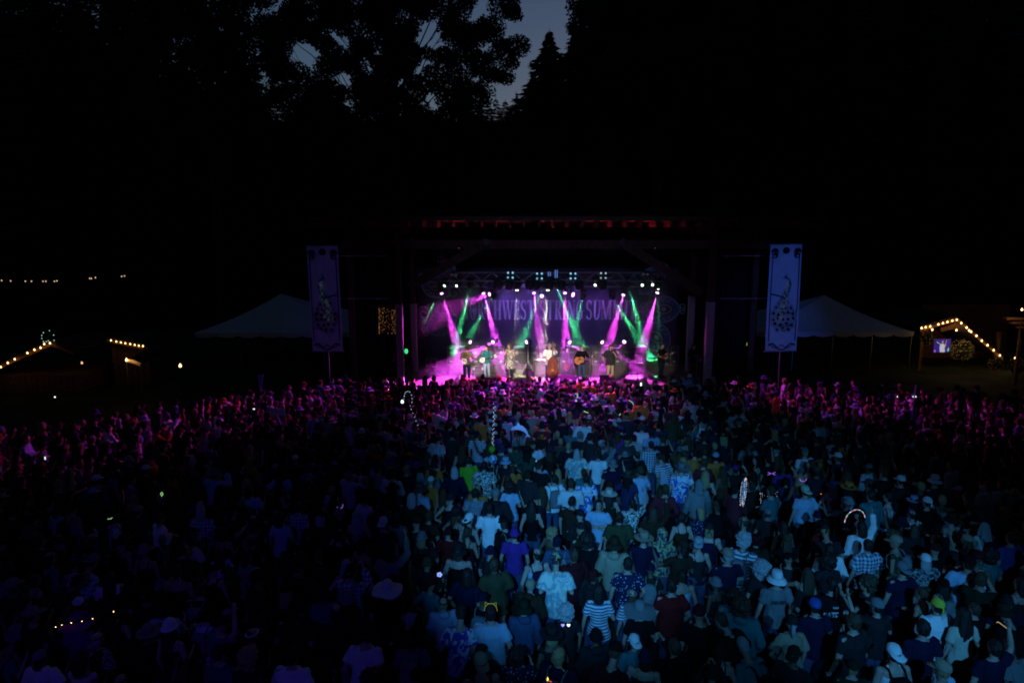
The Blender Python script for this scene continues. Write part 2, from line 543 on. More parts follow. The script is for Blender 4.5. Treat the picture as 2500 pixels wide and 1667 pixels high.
# ---- feather swirls at both ends
def spiral(cx, cz, r0, turns, a0, sgn, n=26):
    return [(cx + r0 * (1 - t) * math.cos(a0 + sgn * turns * 2 * math.pi * t), cz + r0 * (1 - t) * math.sin(a0 + sgn * turns * 2 * math.pi * t)) for t in [i / n * 0.85 for i in range(n + 1)]]
def feather(px, py, L, ang, flip, fill):
    c = P(px, py, BY)
    ca, sa = math.cos(ang), math.sin(ang)
    def tr(u, v):
        v = v * flip
        return (c.x - 2.2 + u * ca - v * sa, c.z + 1.2 + u * sa + v * ca)
    f1, f2, f3, f4 = G(), G(), G(), G()
    n = 30
    out = [(u, 0.42 * L * math.sin(math.pi * u / L) ** 0.75 * (0.55 + 0.45 * u / L)) for u in [L * i / n for i in range(n + 1)]]
    up, lo = [tr(u, v) for u, v in out], [tr(u, -v) for u, v in out]
    f1.ribbon(up, 0.055, -0.030)
    f1.ribbon(lo, 0.055, -0.030)
    tip = out[-1][0]
    f1.ribbon([tr(*p) for p in spiral(tip + .10, .12, .22, 1.4, -1.4, 1)], 0.045, -0.034)
    f1.ribbon([tr(*p) for p in spiral(tip + .10, -.16, .2, 1.4, 1.4, -1)], 0.045, -0.034)
    f1.ribbon([tr(.02 + .3 * L * t, .55 * L * t ** 1.7) for t in [i / 12 for i in range(13)]], 0.04, -0.034)
    f1.ribbon([tr(.02 + .3 * L * t, -.6 * L * t ** 1.5) for t in [i / 12 for i in range(13)]], 0.04, -0.034)
    poly = [tr(u * .97 + .02, v * .94) for u, v in out] + [tr(u * .97 + .02, -v * .94) for u, v in reversed(out[1:-1])]
    f2.add([(p[0], -0.016, p[1]) for p in poly], [tuple(range(len(poly)))])
    def lens(cu, a, b, y, gm, ring=False):
        pts_ = [tr(cu + a * math.cos(t), b * math.sin(t) * abs(math.sin(t)) ** 0.4) for t in [2 * math.pi * i / 28 for i in range(28)]]
        if ring:
            gm.ribbon(pts_, 0.05, y, True)
        else:
            gm.add([(p[0], y, p[1]) for p in pts_], [tuple(range(28))])
    lens(.58 * L, .26 * L, .17 * L, -0.022, f3)
    lens(.58 * L, .20 * L, .11 * L, -0.027, f4, True)
    lens(.58 * L, .06 * L, .05 * L, -0.027, f4)
    for i in range(5):
        t = .25 + .13 * i
        k = int(t * n)
        for s in (1, -1):
            u, v = out[k]
            f4.ribbon([tr(u, s * v * .92), tr(u - .08 * L, s * v * .72), tr(u - .05 * L, s * v * .6)], [.03, .06, .01], -0.027)
    fe = f2.build("feather", fill, bd)
    f3.build("feather_eye", M_rust, fe)
    f4.build("feather_marks", M_teal, fe)
    f1.build("feather_outline", M_teal, fe)
feather(1100, 722, 1.9, R(150), 1, M_ind)
feather(1118, 772, 2.0, R(205), 1, M_ind)
feather(1105, 700, 1.6, R(110), 1, M_ind)
feather(1562, 718, 2.0, R(50), 1, M_ind)
feather(1565, 757, 2.3, R(2), 1, M_ind)
feather(1560, 785, 2.4, R(-42), 1, M_ind)
for px, py, a0, s in ((1108, 715, 0, 1), (1035, 765, 2, -1), (1570, 748, 3, 1), (1555, 775, 1, -1)):
    c = P(px, py, BY)
    G().ribbon([(p[0] - 2.2, p[1] + 1.2) for p in spiral(c.x, c.z, .42, 1.5, a0, s)], 0.05, -0.04).build("swirl", M_teal, bd)
# ================================================================ lighting trusses
def truss(name, label, X0, X1, Y, z, s=0.45):
    t = thing(name, label, "truss", ((X0 + X1) / 2, Y, z))
    cx = (X0 + X1) / 2
    ch = G().tube([(X0 - cx, 0, 0), (X1 - cx, 0, 0)], 0.025, 8).mesh("chord")
    ch.materials.append(M_alu)
    for dy in (-s / 2, s / 2):
        for dz in (0, s):
            obj("chord", ch, t, (0, dy, dz))
    n = int((X1 - X0) / 0.55)
    st_ = (X1 - X0) / n
    br = G().tube([(0, 0, 0), (st_, 0, s)], 0.012, 6).mesh("brace")
    br.materials.append(M_alu)
    br2 = G().tube([(0, 0, s), (st_, 0, 0)], 0.012, 6).mesh("brace")
    br2.materials.append(M_alu)
    for i in range(n):
        for dy in (-s / 2, s / 2):
            obj("brace", br if i % 2 else br2, t, (X0 - cx + st_ * i, dy, 0))
    for x in (X0 + .6, (X0 + X1) / 2, X1 - .6):
        G().tube([(x - cx, 0, s), (x - cx, 0, zr - z - .13)], 0.012, 6).build("hanging_chain", M_blackmetal, t)
    return t
T1Z = P(1250, 686, 35.3).z
T2Z = P(1250, 700, 36.6).z
truss("lighting_truss", "aluminium lighting truss carrying the pale blue four-lamp blinders", -4.4, 8.4, 35.3, T1Z)
truss("lighting_truss", "rear lighting truss above the lettered backdrop", -4.6, 8.9, 36.6, T2Z, 0.35)

MAG = (1.0, 0.07, 0.95)
GRN = (0.05, 1.0, 0.28)
M_pinklens = mat("lit_pink_lens", (0.8, 0.6, 0.8), 0.3, emit=(1.0, 0.42, 0.95), estr=6)
M_grnlens = mat("lit_pale_green_lens", (0.7, 0.9, 0.7), 0.3, emit=(0.75, 1.0, 0.78), estr=5)
M_bluelens = mat("lit_pale_blue_lens", (0.5, 0.8, 0.9), 0.3, emit=(0.25, 0.62, 0.85), estr=1.0)
M_warmlens = mat("lit_warm_lens", (0.9, 0.9, 0.7), 0.3, emit=(1.0, 0.95, 0.62), estr=6)
M_floodlens = mat('lit_dim_pink_lens', (.5, .3, .4), .3, emit=(.5, .1, .35), estr=.3)
M_dimlens = mat("unlit_lens_faint_glow", (0.3, 0.3, 0.36), 0.15, 0.8, emit=(0.3, 0.3, 0.4), estr=0.12)  # faint glow put into the lenses of lamps that are off

HEAD = G()
HEAD.tube([(0, 0, 0.24), (0, 0, 0.20), (0, 0, 0.05), (0, 0, -0.06), (0, 0, -0.13)], [0.08, 0.125, 0.14, 0.115, 0.105], 16)
HEAD_ME = HEAD.mesh("head", True); HEAD_ME.materials.append(M_blackmetal)
YOKE_ME = G().box((0.165, 0, 0.09), (0.03, 0.09, 0.34)).box((-0.165, 0, 0.09), (0.03, 0.09, 0.34)).box((0, 0, 0.28), (0.36, 0.1, 0.04)).mesh("yoke"); YOKE_ME.materials.append(M_blackmetal)
BASE_ME = G().box((0, 0, 0.36), (0.34, 0.22, 0.12)).tube([(0, 0, .42), (0, 0, .5)], .03, 8).mesh("base"); BASE_ME.materials.append(M_blackmetal)
def lens_mesh(m, r):
    me = G().ball((0, 0, -0.128), (r, r, 0.02), 14, 6).mesh("lens", True)
    me.materials.append(m)
    return me
LENS = {}
def mover(loc, target, lens, label, group, light=None, flip=False, lr=0.09):
    """moving-head lamp; lens centre at loc, pointed at target"""
    loc, target = Vector(loc), Vector(target)
    t = thing("moving_head_lamp", label, "stage lamp", loc, 0, group)
    d = (target - loc).normalized()
    yaw = math.atan2(d.x, -d.y) if abs(d.z) < 0.999 else 0
    sgn = -1 if flip else 1
    for nm, me in (("yoke", YOKE_ME), ("base", BASE_ME)):
        o = obj(nm, me, t, (0, 0, 0), (math.pi if flip else 0, 0, yaw))
    h = obj("head", HEAD_ME, t, -d * 0.0)
    h.rotation_euler = d.to_track_quat('-Z', 'Y').to_euler()
    k = (lens.name, lr)
    if k not in LENS:
        LENS[k] = lens_mesh(lens, lr)
    obj("lens", LENS[k], h)
    if light:
        pw, col, ang, bl = light
        spot("stage_lamp_light", loc + d * 0.17, target, pw, col, ang, bl, 0.04)
    return t

G_OVER = "pale green lamps hung under the front truss"
G_PINK = "pink lamps hung from the rear truss"
G_FLOOR = "pink lamps on stands behind the band"
def fl(px, py, Y=None):
    """point on the stage floor seen at pixel"""
    a = (833.5 - py) / F_PX
    c, s = math.cos(PITCH), math.sin(PITCH)
    t = (DZ - CAM_H) / (-s + a * c)
    return Vector(((px - 1250) / F_PX * t, t * (c + a * s), DZ))

# --- pink profile lamps pointed at each musician
pink = [
    (1077, 712, fl(1140, 921), 700, 9, "far left pink lamp, above the left feather swirl"),
    (1179, 712, fl(1236, 925), 700, 9, "pink lamp above the letter R of NORTHWEST"),
    (1303, 711, fl(1331, 926), 700, 9, "small pink lamp above the gap after NORTHWEST"),
    (1379, 711, fl(1385, 928), 700, 10, "small pink lamp above the letter I of STRING"),
    (1523, 716, fl(1462, 926), 700, 9, "pink lamp above the second M of SUMMIT"),
    (1606, 710, fl(1550, 920), 700, 9, "rightmost pink lamp in front of the right feather swirl"),
]
for px, py, tg, pw, an, lab in pink:
    mover(P(px, py, 36.4), tg, M_pinklens, lab, G_PINK, (pw * 50, MAG, an + 1.5, 0.4))
# --- pink wash lamps swung out over the crowd
mover(P(1199, 717, 36.4), (-12, 25, -.5), M_pinklens, "larger pink lamp throwing a broad fan towards the left crowd", G_PINK, (3600, MAG, 21, 0.6), lr=0.1)
mover(P(1323, 720, 36.4), (1.0, 28, -.8), M_pinklens, "larger pink lamp facing the crowd over the gap before STRING", G_PINK, (500, MAG, 30, 0.8), lr=0.1)
mover(P(1395, 718, 36.4), (14, 26, -.5), M_pinklens, "largest pink glare facing the crowd above the letter N of STRING", G_PINK, (700, MAG, 24, 0.8), lr=0.12)
# --- floods under the front beam, turned to the audience
for px, tg, pw, an, lab in ((1120, (-9.5, 25.5, -.7), 3000, 52, "small pink flood under the front beam, left of the middle"), (1400, (2.0, 28.2, -.9), 17000, 78, "small pink flood under the middle of the front beam"), (1600, (13.5, 26.5, -.7), 3200, 52, "small pink flood under the front beam, right of the middle")):
    l = P(px, 606, 31.95)
    t = thing("flood_lamp", lab, "stage lamp", l, 0, "pink floods under the front beam")
    d = (Vector(tg) - l).normalized()
    h = G().box((0, 0, .06), (.22, .16, .1)).box((0, .085, -.02), (.22, .006, .12)).box((0, -.085, -.02), (.22, .006, .12)).build("housing", M_blackmetal, t, rot=d.to_track_quat('-Z', 'Y').to_euler())
    G().box((0, 0, .005), (.1, .05, .004)).build("lens", M_floodlens, h)
    spot("flood_lamp_light", l + d * .06, tg, pw, (0.9, .045, .95), an, 1.0, .06)
# --- red uplights that catch the rafter tails
for px in (1120, 1230, 1340, 1450, 1560):
    l = P(px, 590, 32.0)
    t = thing("uplight", {1120: "leftmost red uplight on the front beam", 1230: "red uplight left of the middle of the front beam", 1340: "red uplight in the middle of the front beam", 1450: "red uplight right of the middle of the front beam", 1560: "rightmost red uplight on the front beam"}[px], "stage lamp", l, 0, "red uplights on the front beam")
    G().tube([(0, 0, 0), (0, -.05, .1)], [.05, .06], 12).build("can", M_blackmetal, t)
    G().box((0, 0, -.02), (.1, .04, .04)).build("bracket", M_blackmetal, t)
    spot("uplight_light", l + Vector((0, -.07, .14)), (l.x, 30.4, zr + .1), 50, (1.0, .05, .08), 140, .6, .03)
# --- green lamps under the front truss
green = [
    (1077, 705, (1010, 838, 37.3), 650, 5, "leftmost green lamp with a long green beam towards the left wing"),
    (1149, 697, (1112, 845, 36.9), 900, 6, "green lamp whose beam drops beside the left pink shaft"),
    (1205, 725, (1140, 830, 37.3), 350, 6, "faint green lamp near the letter T of NORTHWEST"),
    (1265, 697, (1298, 845, 37.3), 500, 6, "green lamp with the left stroke of the crossing beams"),
    (1327, 696, (1268, 850, 37.3), 500, 6, "green lamp with the right stroke of the crossing beams"),
    (1355, 696, (1425, 855, 37.2), 700, 6, "green lamp lighting the smoke over the guitarist"),
    (1423, 725, (1395, 840, 37.3), 400, 6, "green lamp above the letter G of STRING"),
    (1495, 725, (1560, 832, 37.3), 500, 6, "green lamp with a short beam under SUMMIT"),
    (1533, 694, (1570, 830, 37.3), 900, 5, "green lamp with a bright beam at the last letter of SUMMIT"),
]
for px, py, (tx, ty, tY), pw, an, lab in green:
    mover(P(px, py, 35.3), P(tx, ty, tY), M_grnlens, lab, G_OVER, (pw * 80, GRN, an + 2, 0.45), lr=0.075)
for px, py, lab in ((1088, 696, "tilted pale lamp left of the round dark drum shade"), (1118, 696, "narrow tilted pale lamp, third from the left"), (1223, 696, "tilted pale lamp between two black hanging housings"), (1455, 694, "narrow tilted pale lamp above the double M"), (1569, 694, "thin sliver of a pale lamp right of centre"), (1593, 693, "rightmost tilted pale lamp over the right swirl")):
    l = P(px, py, 35.3)
    mover(l, l + Vector((rng.uniform(-.7, .7), -1, -.35)), M_grnlens, lab, G_OVER, lr=0.07)
# warm white lamp on the woman and the bass player
mover(P(1338, 703, 35.4), fl(1318, 921), M_warmlens, "warm white lamp in the middle of the front truss", G_OVER, (16000, (1.0, 0.93, 0.55), 11, 0.35))
mover(P(1262, 703, 35.4), fl(1262, 918), M_warmlens, "dimmer warm lamp left of the middle of the truss", G_OVER, (4200, (1.0, 0.92, 0.6), 13, 0.5))
# green lamp at the right wing
mover(P(1607, 700, 35.3), fl(1607, 919), M_grnlens, "green lamp pointing straight down at the right musician", G_OVER, (9000, GRN, 6, 0.2), lr=0.06)
# --- lamps on stands at the back of the deck
floorl = [
    (1144, 833, fl(1335, 926), 350, 8, "stand lamp at the left crossing the next beam"),
    (1207, 833, fl(1040, 936), 1500, 19, "stand lamp throwing a wide pink fan to the stage front corner"),
    (1289, 833, fl(1120, 930), 700, 8, "stand lamp beside the white A-frame stand"),
    (1388, 833, fl(1500, 930), 600, 8, "stand lamp behind the guitarist"),
    (1467, 833, fl(1600, 934), 500, 9, "stand lamp left of the man in the red cap"),
    (1526, 832, fl(1440, 934), 500, 9, "stand lamp right of the man in the red cap"),
]
for px, py, tg, pw, an, lab in floorl:
    l = P(px, py, 36.3)
    t = mover(l, tg, M_pinklens, lab, G_FLOOR, (pw * 22, MAG, an, 0.35), flip=True, lr=0.1)
    sg = G().tube([(0, 0, -.5), (0, 0, DZ - l.z + .02)], .02, 8)
    for a in (0, 2.1, 4.2):
        sg.tube([(0, 0, DZ - l.z + .35), (.35 * math.cos(a), .35 * math.sin(a), DZ - l.z + .02)], .012, 6)
    sg.build("stand", M_blackmetal, t)
# --- four-lamp blinders
def blinder(px, py, label, m):
    c = P(px, py, 35.0)
    t = thing("blinder_lamp", label, "stage lamp", c, 0, "four-lamp blinders on the front truss")
    G().box((0, .08, 0), (.42, .12, .42)).box((0, 0, .22), (.44, .1, .02)).box((0, 0, -.22), (.44, .1, .02)).build("housing", M_blackmetal, t)
    for dx in (-.125, .125):
        for dz in (-.13, .13):
            o = G().ball((0, 0, 0), (.055, .025, .055), 14, 8).build("lens", m, t, (dx, 0, dz), smooth=True)
    return t
blinder(1246, 672, "brightest pale blue four-lamp blinder, leftmost on the truss", M_bluelens)
blinder(1317, 674, "pale blue four-lamp blinder just left of the truss middle", M_bluelens)
blinder(1399, 674, "pale blue four-lamp blinder just right of the truss middle", M_bluelens)
M_paleb = mat("lit_grey_lens", (0.6, 0.7, 0.7), 0.3, emit=(0.42, 0.55, 0.55), estr=0.8)
blinder(1473, 673, "dim greyish four-lamp blinder, rightmost on the truss", M_paleb)
M_bar = mat("lit_blue_tube", (0.3, 0.4, 0.8), 0.3, emit=(0.10, 0.22, 0.62), estr=0.9)
for px, h, lab in ((1341, .22, "short blue tube lamp in the truss middle"), (1358, .42, "taller blue tube lamp in the truss middle")):
    c = P(px, 669, 35.0)
    t = thing("tube_lamp", lab, "stage lamp", c, 0, "blue tube lamps")
    for dx in (-.05, .05):
        G().tube([(dx, 0, -h / 2), (dx, 0, h / 2)], .022, 8).build("tube", M_bar, t)
    G().box((0, .05, 0), (.2, .04, h + .08)).build("housing", M_blackmetal, t)
for px, py, lab in ((1108, 671, "pair of unlit lamps high at the left end of the truss"), (1576, 670, "pair of unlit lamps high at the right end of the truss")):
    c = P(px, py, 35.05)
    t = thing("twin_lamp", lab, "stage lamp", c, 0, "unlit twin lamps")
    G().box((0, .06, 0), (.36, .08, .16)).build("housing", M_blackmetal, t)
    for dx in (-.11, .11):
        G().ball((dx, 0, 0), (.05, .02, .05), 12, 6).build("lens", M_dimlens, t, smooth=True)
# --- black hanging lamp housings silhouetted against the smoke
for px, r, lab in ((1160, .0, None), (1216, .26, "wide black hanging lamp housing left of the blue blinder"), (1243, .24, "black round lamp housing under the leftmost blinder"), (1293, .24, "black round lamp housing left of the truss middle"), (1309, .26, "black round lamp housing beside the small pink lamp"), (1341, .24, "black round lamp housing above the warm white beam"), (1370, .25, "black round lamp housing right of the warm white beam"), (1415, .26, "black round lamp housing over the letter N of STRING"), (1470, .27, "black round lamp housing under the dim blinder")):
    if not lab:
        continue
    c = P(px, 694, 34.9)
    t = thing("hanging_lamp_housing", lab, "stage lamp", c, 0, "black lamp housings under the front truss")
    spot('added_backdrop_wash', c + Vector((0, .3, -.1)), (c.x * 1.15 - .3, 38.3, 0.6), 190, (.32, .13, 1.0), 88, .8, .08)  # wash added behind each dark housing to tint backdrop and smoke
    G().loft([(0, 0, -.30, .10, .10), (0, 0, -.27, .19, .19), (0, 0, -.1, r, r), (0, 0, .12, r, r * .9), (0, 0, .2, r * .7, r * .7)], 18).build("shell", M_blackmetal, t, smooth=True)
    G().tube([(-r, 0, -.05), (-r - .02, 0, .25), (0, 0, .33), (r + .02, 0, .25), (r, 0, -.05)], .015, 6).tube([(0, 0, .33), (0, 0, .42)], .02, 6).build("yoke", M_blackmetal, t)

# ================================================================ drifting stage smoke that shows the beams
smoke = G().box((2.1, 35.1, 1.86), (14.8, 6.1, 6.2)).build("stage_smoke", None)
smoke["kind"] = "stuff"
tag(smoke, "thin drifting smoke that catches the coloured beams over the deck", "smoke")
sm = bpy.data.materials.new("stage_smoke")
sm.use_nodes = True
nt = sm.node_tree
nt.nodes.clear()
out = nt.nodes.new("ShaderNodeOutputMaterial")
pv = nt.nodes.new("ShaderNodeVolumePrincipled")
pv.inputs["Color"].default_value = (0.95, 0.95, 0.97, 1)
pv.inputs["Anisotropy"].default_value = 0.15
tc = nt.nodes.new("ShaderNodeTexCoord")
nz_ = nt.nodes.new("ShaderNodeTexNoise")
nz_.inputs["Scale"].default_value = 0.55
nz_.inputs["Detail"].default_value = 3.0
nz_.inputs["Roughness"].default_value = 0.55
nt.links.new(tc.outputs["Object"], nz_.inputs["Vector"])
mr = nt.nodes.new("ShaderNodeMapRange")
mr.inputs["From Min"].default_value = 0.40
mr.inputs["From Max"].default_value = 0.66
mr.inputs["To Min"].default_value = 0.02
mr.inputs["To Max"].default_value = 0.10
nt.links.new(nz_.outputs["Fac"], mr.inputs["Value"])
# thins out upwards and towards the open sides
sep = nt.nodes.new("ShaderNodeSeparateXYZ")
nt.links.new(tc.outputs["Object"], sep.inputs[0])
def fade(sock, a, b):
    n = nt.nodes.new("ShaderNodeMapRange")
    n.interpolation_type = 'SMOOTHSTEP'
    n.inputs["From Min"].default_value = a
    n.inputs["From Max"].default_value = b
    nt.links.new(sep.outputs[sock], n.inputs["Value"])
    return n.outputs[0]
def mul(a, b):
    n = nt.nodes.new("ShaderNodeMath")
    n.operation = 'MULTIPLY'
    nt.links.new(a, n.inputs[0])
    nt.links.new(b, n.inputs[1])
    return n.outputs[0]
d = mul(mr.outputs[0], fade("Z", 4.8, 2.9))
d = mul(d, fade("X", -5.2, -3.6))
d = mul(d, fade("X", 9.2, 7.6))
d = mul(d, fade("Y", 32.1, 33.4))
nt.links.new(d, pv.inputs["Density"])
nt.links.new(pv.outputs[0], out.inputs["Volume"])
smoke.data.materials.append(sm)
# ================================================================ people: shared bodies, clothes, hair and hats
def solid(g, name, voxel=0.014, dec=None, fold=0.0, smooth=2, fscale=(13, 13, 5), seed=0):
    """fuse overlapping shapes into one continuous skin"""
    me = g.mesh(name)
    o = bpy.data.objects.new("tmp", me)
    COL.objects.link(o)
    m = o.modifiers.new("r", 'REMESH')
    m.mode = 'VOXEL'
    m.voxel_size = voxel
    m.use_smooth_shade = True
    if smooth:
        s = o.modifiers.new("s", 'SMOOTH')
        s.factor = 0.5
        s.iterations = smooth
    if dec:
        d_ = o.modifiers.new("d", 'DECIMATE')
        d_.ratio = dec
    dg = bpy.context.evaluated_depsgraph_get()
    new = bpy.data.meshes.new_from_object(o.evaluated_get(dg))
    new.name = name
    bpy.data.objects.remove(o)
    bpy.data.meshes.remove(me)
    if fold:
        n = len(new.vertices)
        co = np.empty(n * 3)
        no = np.empty(n * 3)
        new.vertices.foreach_get("co", co)
        new.vertices.foreach_get("normal", no)
        co = co.reshape(-1, 3)
        no = no.reshape(-1, 3)
        for i in range(n):
            x, y, z = co[i]
            k = noise.noise((x * fscale[0] + seed * 7.3, y * fscale[1], (z + 0.35 * x) * fscale[2]))
            k += 0.5 * noise.noise((x * 25 + seed, y * 25, (z - 0.5 * x) * 12))
            co[i] += no[i] * fold * k
        new.vertices.foreach_set("co", co.ravel())
        new.update()
    new.polygons.foreach_set("use_smooth", [True] * len(new.polygons))
    return new

def head_geo(g, HM):
    secs = [(0, .050, -.122, .026, .030), (0, .036, -.108, .044, .050), (0, .022, -.085, .054, .068), (0, .010, -.045, .064, .086), (0, 0, .015, .073, .097), (0, -.004, .065, .069, .092), (0, -.006, .098, .050, .070), (0, -.006, .116, .022, .032)]
    h = G().loft(secs, 16)
    h.tube([(0, .092, .018), (0, .112, -.022), (0, .098, -.034)], [.009, .015, .012], 8)
    h.ball((0, .086, .028), (.052, .014, .011), 10, 6)
    h.ball((0, .086, -.066), (.022, .012, .009), 8, 6)
    for s in (-1, 1):
        h.ball((s * .075, -.006, -.012), (.011, .020, .032), 8, 6)
        h.ball((s * .031, .082, .008), (.013, .010, .007), 8, 6)
    g.add([HM @ Vector(p) for p in h.v], h.f)

def hand_geo(g, w, d, nrm, curl=0.5, size=1.0, fr=0.0105):
    """w wrist, d direction of the hand, nrm palm normal; five separate bent fingers"""
    d = d.normalized()
    nrm = (nrm - d * nrm.dot(d)).normalized()
    s = d.cross(nrm)
    pc = w + d * .05 * size
    Mx = Matrix((s, d, nrm)).transposed()
    g.ball(pc, (.041 * size, .055 * size, .017 * size), 10, 8, Mx)
    for k, (off, L) in enumerate(((-.030, .066), (-.010, .078), (.011, .073), (.031, .056))):
        b = w + d * .088 * size + s * off * size
        c1, c2 = curl * 0.9, curl * 1.8
        d1 = d * math.cos(c1) + nrm * math.sin(c1)
        d2 = d * math.cos(c2) + nrm * math.sin(c2)
        m1 = b + d1 * L * .5 * size
        g.tube([b - d * .02, b, m1, m1 + d2 * L * .5 * size], [fr, fr, fr * .95, fr * .8], 6)
    tb = w + d * .03 * size - s * .035 * size
    td = (d * .6 - s * .75 + nrm * .3 * curl).normalized()
    m1 = tb + td * .035 * size
    g.tube([tb - td * .015, tb, m1, m1 + (td * .6 + d * .5).normalized() * .03 * size], [fr * 1.25, fr * 1.2, fr * 1.1, fr * .85], 6)

ARM = {
    'down': ((.275, -.02, 1.14), (.295, .07, .88)),
    'pocket': ((.30, -.07, 1.15), (.24, .08, .95)),
    'bent': ((.275, -.02, 1.15), (.14, .24, 1.17)),
    'drink': ((.275, .02, 1.16), (.20, .27, 1.33)),
    'raised': ((.31, .06, 1.60), (.26, .10, 1.88)),
    'wave': ((.40, .05, 1.50), (.46, .10, 1.79)),
    'phone': ((.25, .22, 1.28), (.07, .36, 1.55)),
    'hip': ((.43, -.08, 1.17), (.21, .02, 1.02)),
    'dance': ((.42, .08, 1.27), (.50, .22, 1.50)),
    'cross': ((.29, .02, 1.17), (-.03, .22, 1.20)),
}
def build_person(pose):
    """returns meshes for one posture; the figure faces +Y and stands on z = 0"""
    fem = pose.get('fem', False)
    fat = pose.get('fat', 1.0)
    sw = .160 if fem else .190
    lean = pose.get('lean', 0.0)
    bend = pose.get('bend', 0.0)
    hy, hp = pose.get('yaw', 0.0), pose.get('pitch', 0.0)
    def sh(p):   # lean of the upper body
        x, y, z = p
        t = max(0, z - .95)
        return Vector((x + lean * t, y + bend * t * t * 1.4 + bend * t * .4, z - abs(bend) * t * .25))
    hips = (.172 if fem else .160) * fat
    wa = (.128 if fem else .150) * fat
    ch = (.150 if fem else .172) * fat
    torso = [(.84, hips * .85, .095 * fat), (.93, hips, .115 * fat), (1.03, (hips + wa) / 2, .108 * fat), (1.12, wa, .098 * fat), (1.24, (wa + ch) / 2 + .008, .108 * fat), (1.34, ch, .112 * fat), (1.41, ch * .98, .092), (1.455, ch * .62, .07), (1.48, .07, .06)]
    def torso_secs(inf, z0=None, z1=None, flare=0.0):
        out = []
        for z, rx, ry in torso:
            if (z0 is not None and z < z0 - 1e-6) or (z1 is not None and z > z1 + 1e-6):
                continue
            p = sh((0, 0, z))
            f = flare * max(0, (1.2 - z))
            out.append((p.x, p.y, p.z, rx + inf + f, ry + inf + f))
        return out
    stance = pose.get('stance', .10)
    knee = pose.get('knee', (0, 0))
    legs = []
    for i, s in enumerate((-1, 1)):
        kb = knee[i]
        legs.append([Vector((s * .088, 0, .90)), Vector((s * stance, .03 + kb, .50)), Vector((s * stance * 1.05, -.02, .085))])
    arms = []
    for i, s in enumerate((-1, 1)):
        a = pose['arms'][i]
        e, w = ARM[a] if isinstance(a, str) else a
        k = sw / .19
        S = sh((s * sw, 0, 1.405))
        e, w = sh((s * e[0] * (0.9 if fem else 1), e[1], e[2])), sh((s * w[0] * (0.92 if fem else 1), w[1], w[2]))
        arms.append([S, e, w])
    hc = sh((0, .012, 1.645))
    HM = Matrix.Translation(hc) @ Matrix.Rotation(hy, 4, 'Z') @ Matrix.Rotation(hp, 4, 'X')
    af = .86 if fem else 1.0
    # ---- bare body
    b = G()
    b.loft(torso_secs(0), 16)
    b.tube([sh((0, -.012, 1.42)), sh((0, -.004, 1.50)), HM @ Vector((0, -.01, -.07))], [.07, .054 * af, .053 * af], 10)
    head_geo(b, HM)
    for i, (S, e, w) in enumerate(arms):
        s = (-1, 1)[i]
        b.ball(S, .062 * af * (fat ** .4), 10, 8)
        m1, m2 = S.lerp(e, .5), e.lerp(w, .35)
        b.tube([S, m1, e, m2, w], [.052 * af * fat ** .5, .049 * af * fat ** .5, .039 * af, .041 * af, .027 * af], 10)
        dv = (w - e).normalized()
        nrm = Vector((-s, 0.0, 0.0)) if abs(dv.x) < .8 else Vector((0, 0, -1))
        nrm = pose.get('palm', [None, None])[i] or nrm
        hand_geo(b, w + dv * .005, dv, Vector(nrm), pose.get('curl', (0.45, 0.45))[i], .95 * (0.9 if fem else 1))
    for L in legs:
        b.tube([L[0], L[0].lerp(L[1], .5), L[1], L[1].lerp(L[2], .35), L[2]], [.088 * fat ** .6, .075 * fat ** .5, .052, .052, .037], 10)
        f = L[2]
        b.tube([f + Vector((0, -.05, -.04)), f + Vector((0, .05, -.045)), f + Vector((0, .17, -.06))], [.036, .038, .024], 8)
    R_ = {}
    vx = pose.get('voxel', .0125)
    R_['body'] = solid(b, "body", vx, pose.get('dec', .3))
    sd = pose.get('seed', 1)
    # ---- tops
    def top(sleeve, inf, z0, flare, wide=0.0):
        g_ = G()
        secs = torso_secs(inf + .006, z0 + .06, 1.46, flare)
        p = sh((0, 0, z0))
        ry0, rx0 = .12 * fat + inf + flare * (1.2 - z0), hips + inf + flare * (1.2 - z0)
        g_.loft([(p.x, p.y, p.z, rx0, ry0)] + secs + [(sh((0, 0, 1.475)).x, sh((0, 0, 1.475)).y, sh((0, 0, 1.475)).z, .085, .072)], 20)
        if sleeve > 0:
            for S, e, w in arms:
                g_.ball(S + Vector((0, 0, .004)), (.062 + inf) * af, 10, 8)
                if sleeve <= 1:
                    q = S.lerp(e, sleeve)
                    g_.tube([S, S.lerp(q, .5), q], [(.058 + inf + wide * .3) * af, (.058 + inf + wide * .6) * af, (.06 + inf + wide) * af], 12)
                else:
                    g_.tube([S, S.lerp(e, .5), e, e.lerp(w, .5), e.lerp(w, .93)], [(.058 + inf) * af, (.056 + inf) * af, (.048 + inf) * af, (.044 + inf) * af, (.036 + inf) * af], 12)
        else:
            for i, (S, e, w) in enumerate(arms):
                s = (-1, 1)[i]
                c0 = sh((s * .085, -.06, 1.38))
                g_.tube([sh((s * .08, -.09, 1.33)), sh((s * .085, -.01, 1.475)), sh((s * .08, .085, 1.35))], .022, 8)
        return g_
    if 'tee' in pose['tops']:
        R_['tee'] = solid(top(.62, .012, .80, .03, .012), "shirt", .0145, .45, .017, 2, seed=sd)
    if 'long' in pose['tops']:
        R_['long'] = solid(top(2, .018, .82, .02), "shirt", .0145, .4, .019, 2, seed=sd + 3)
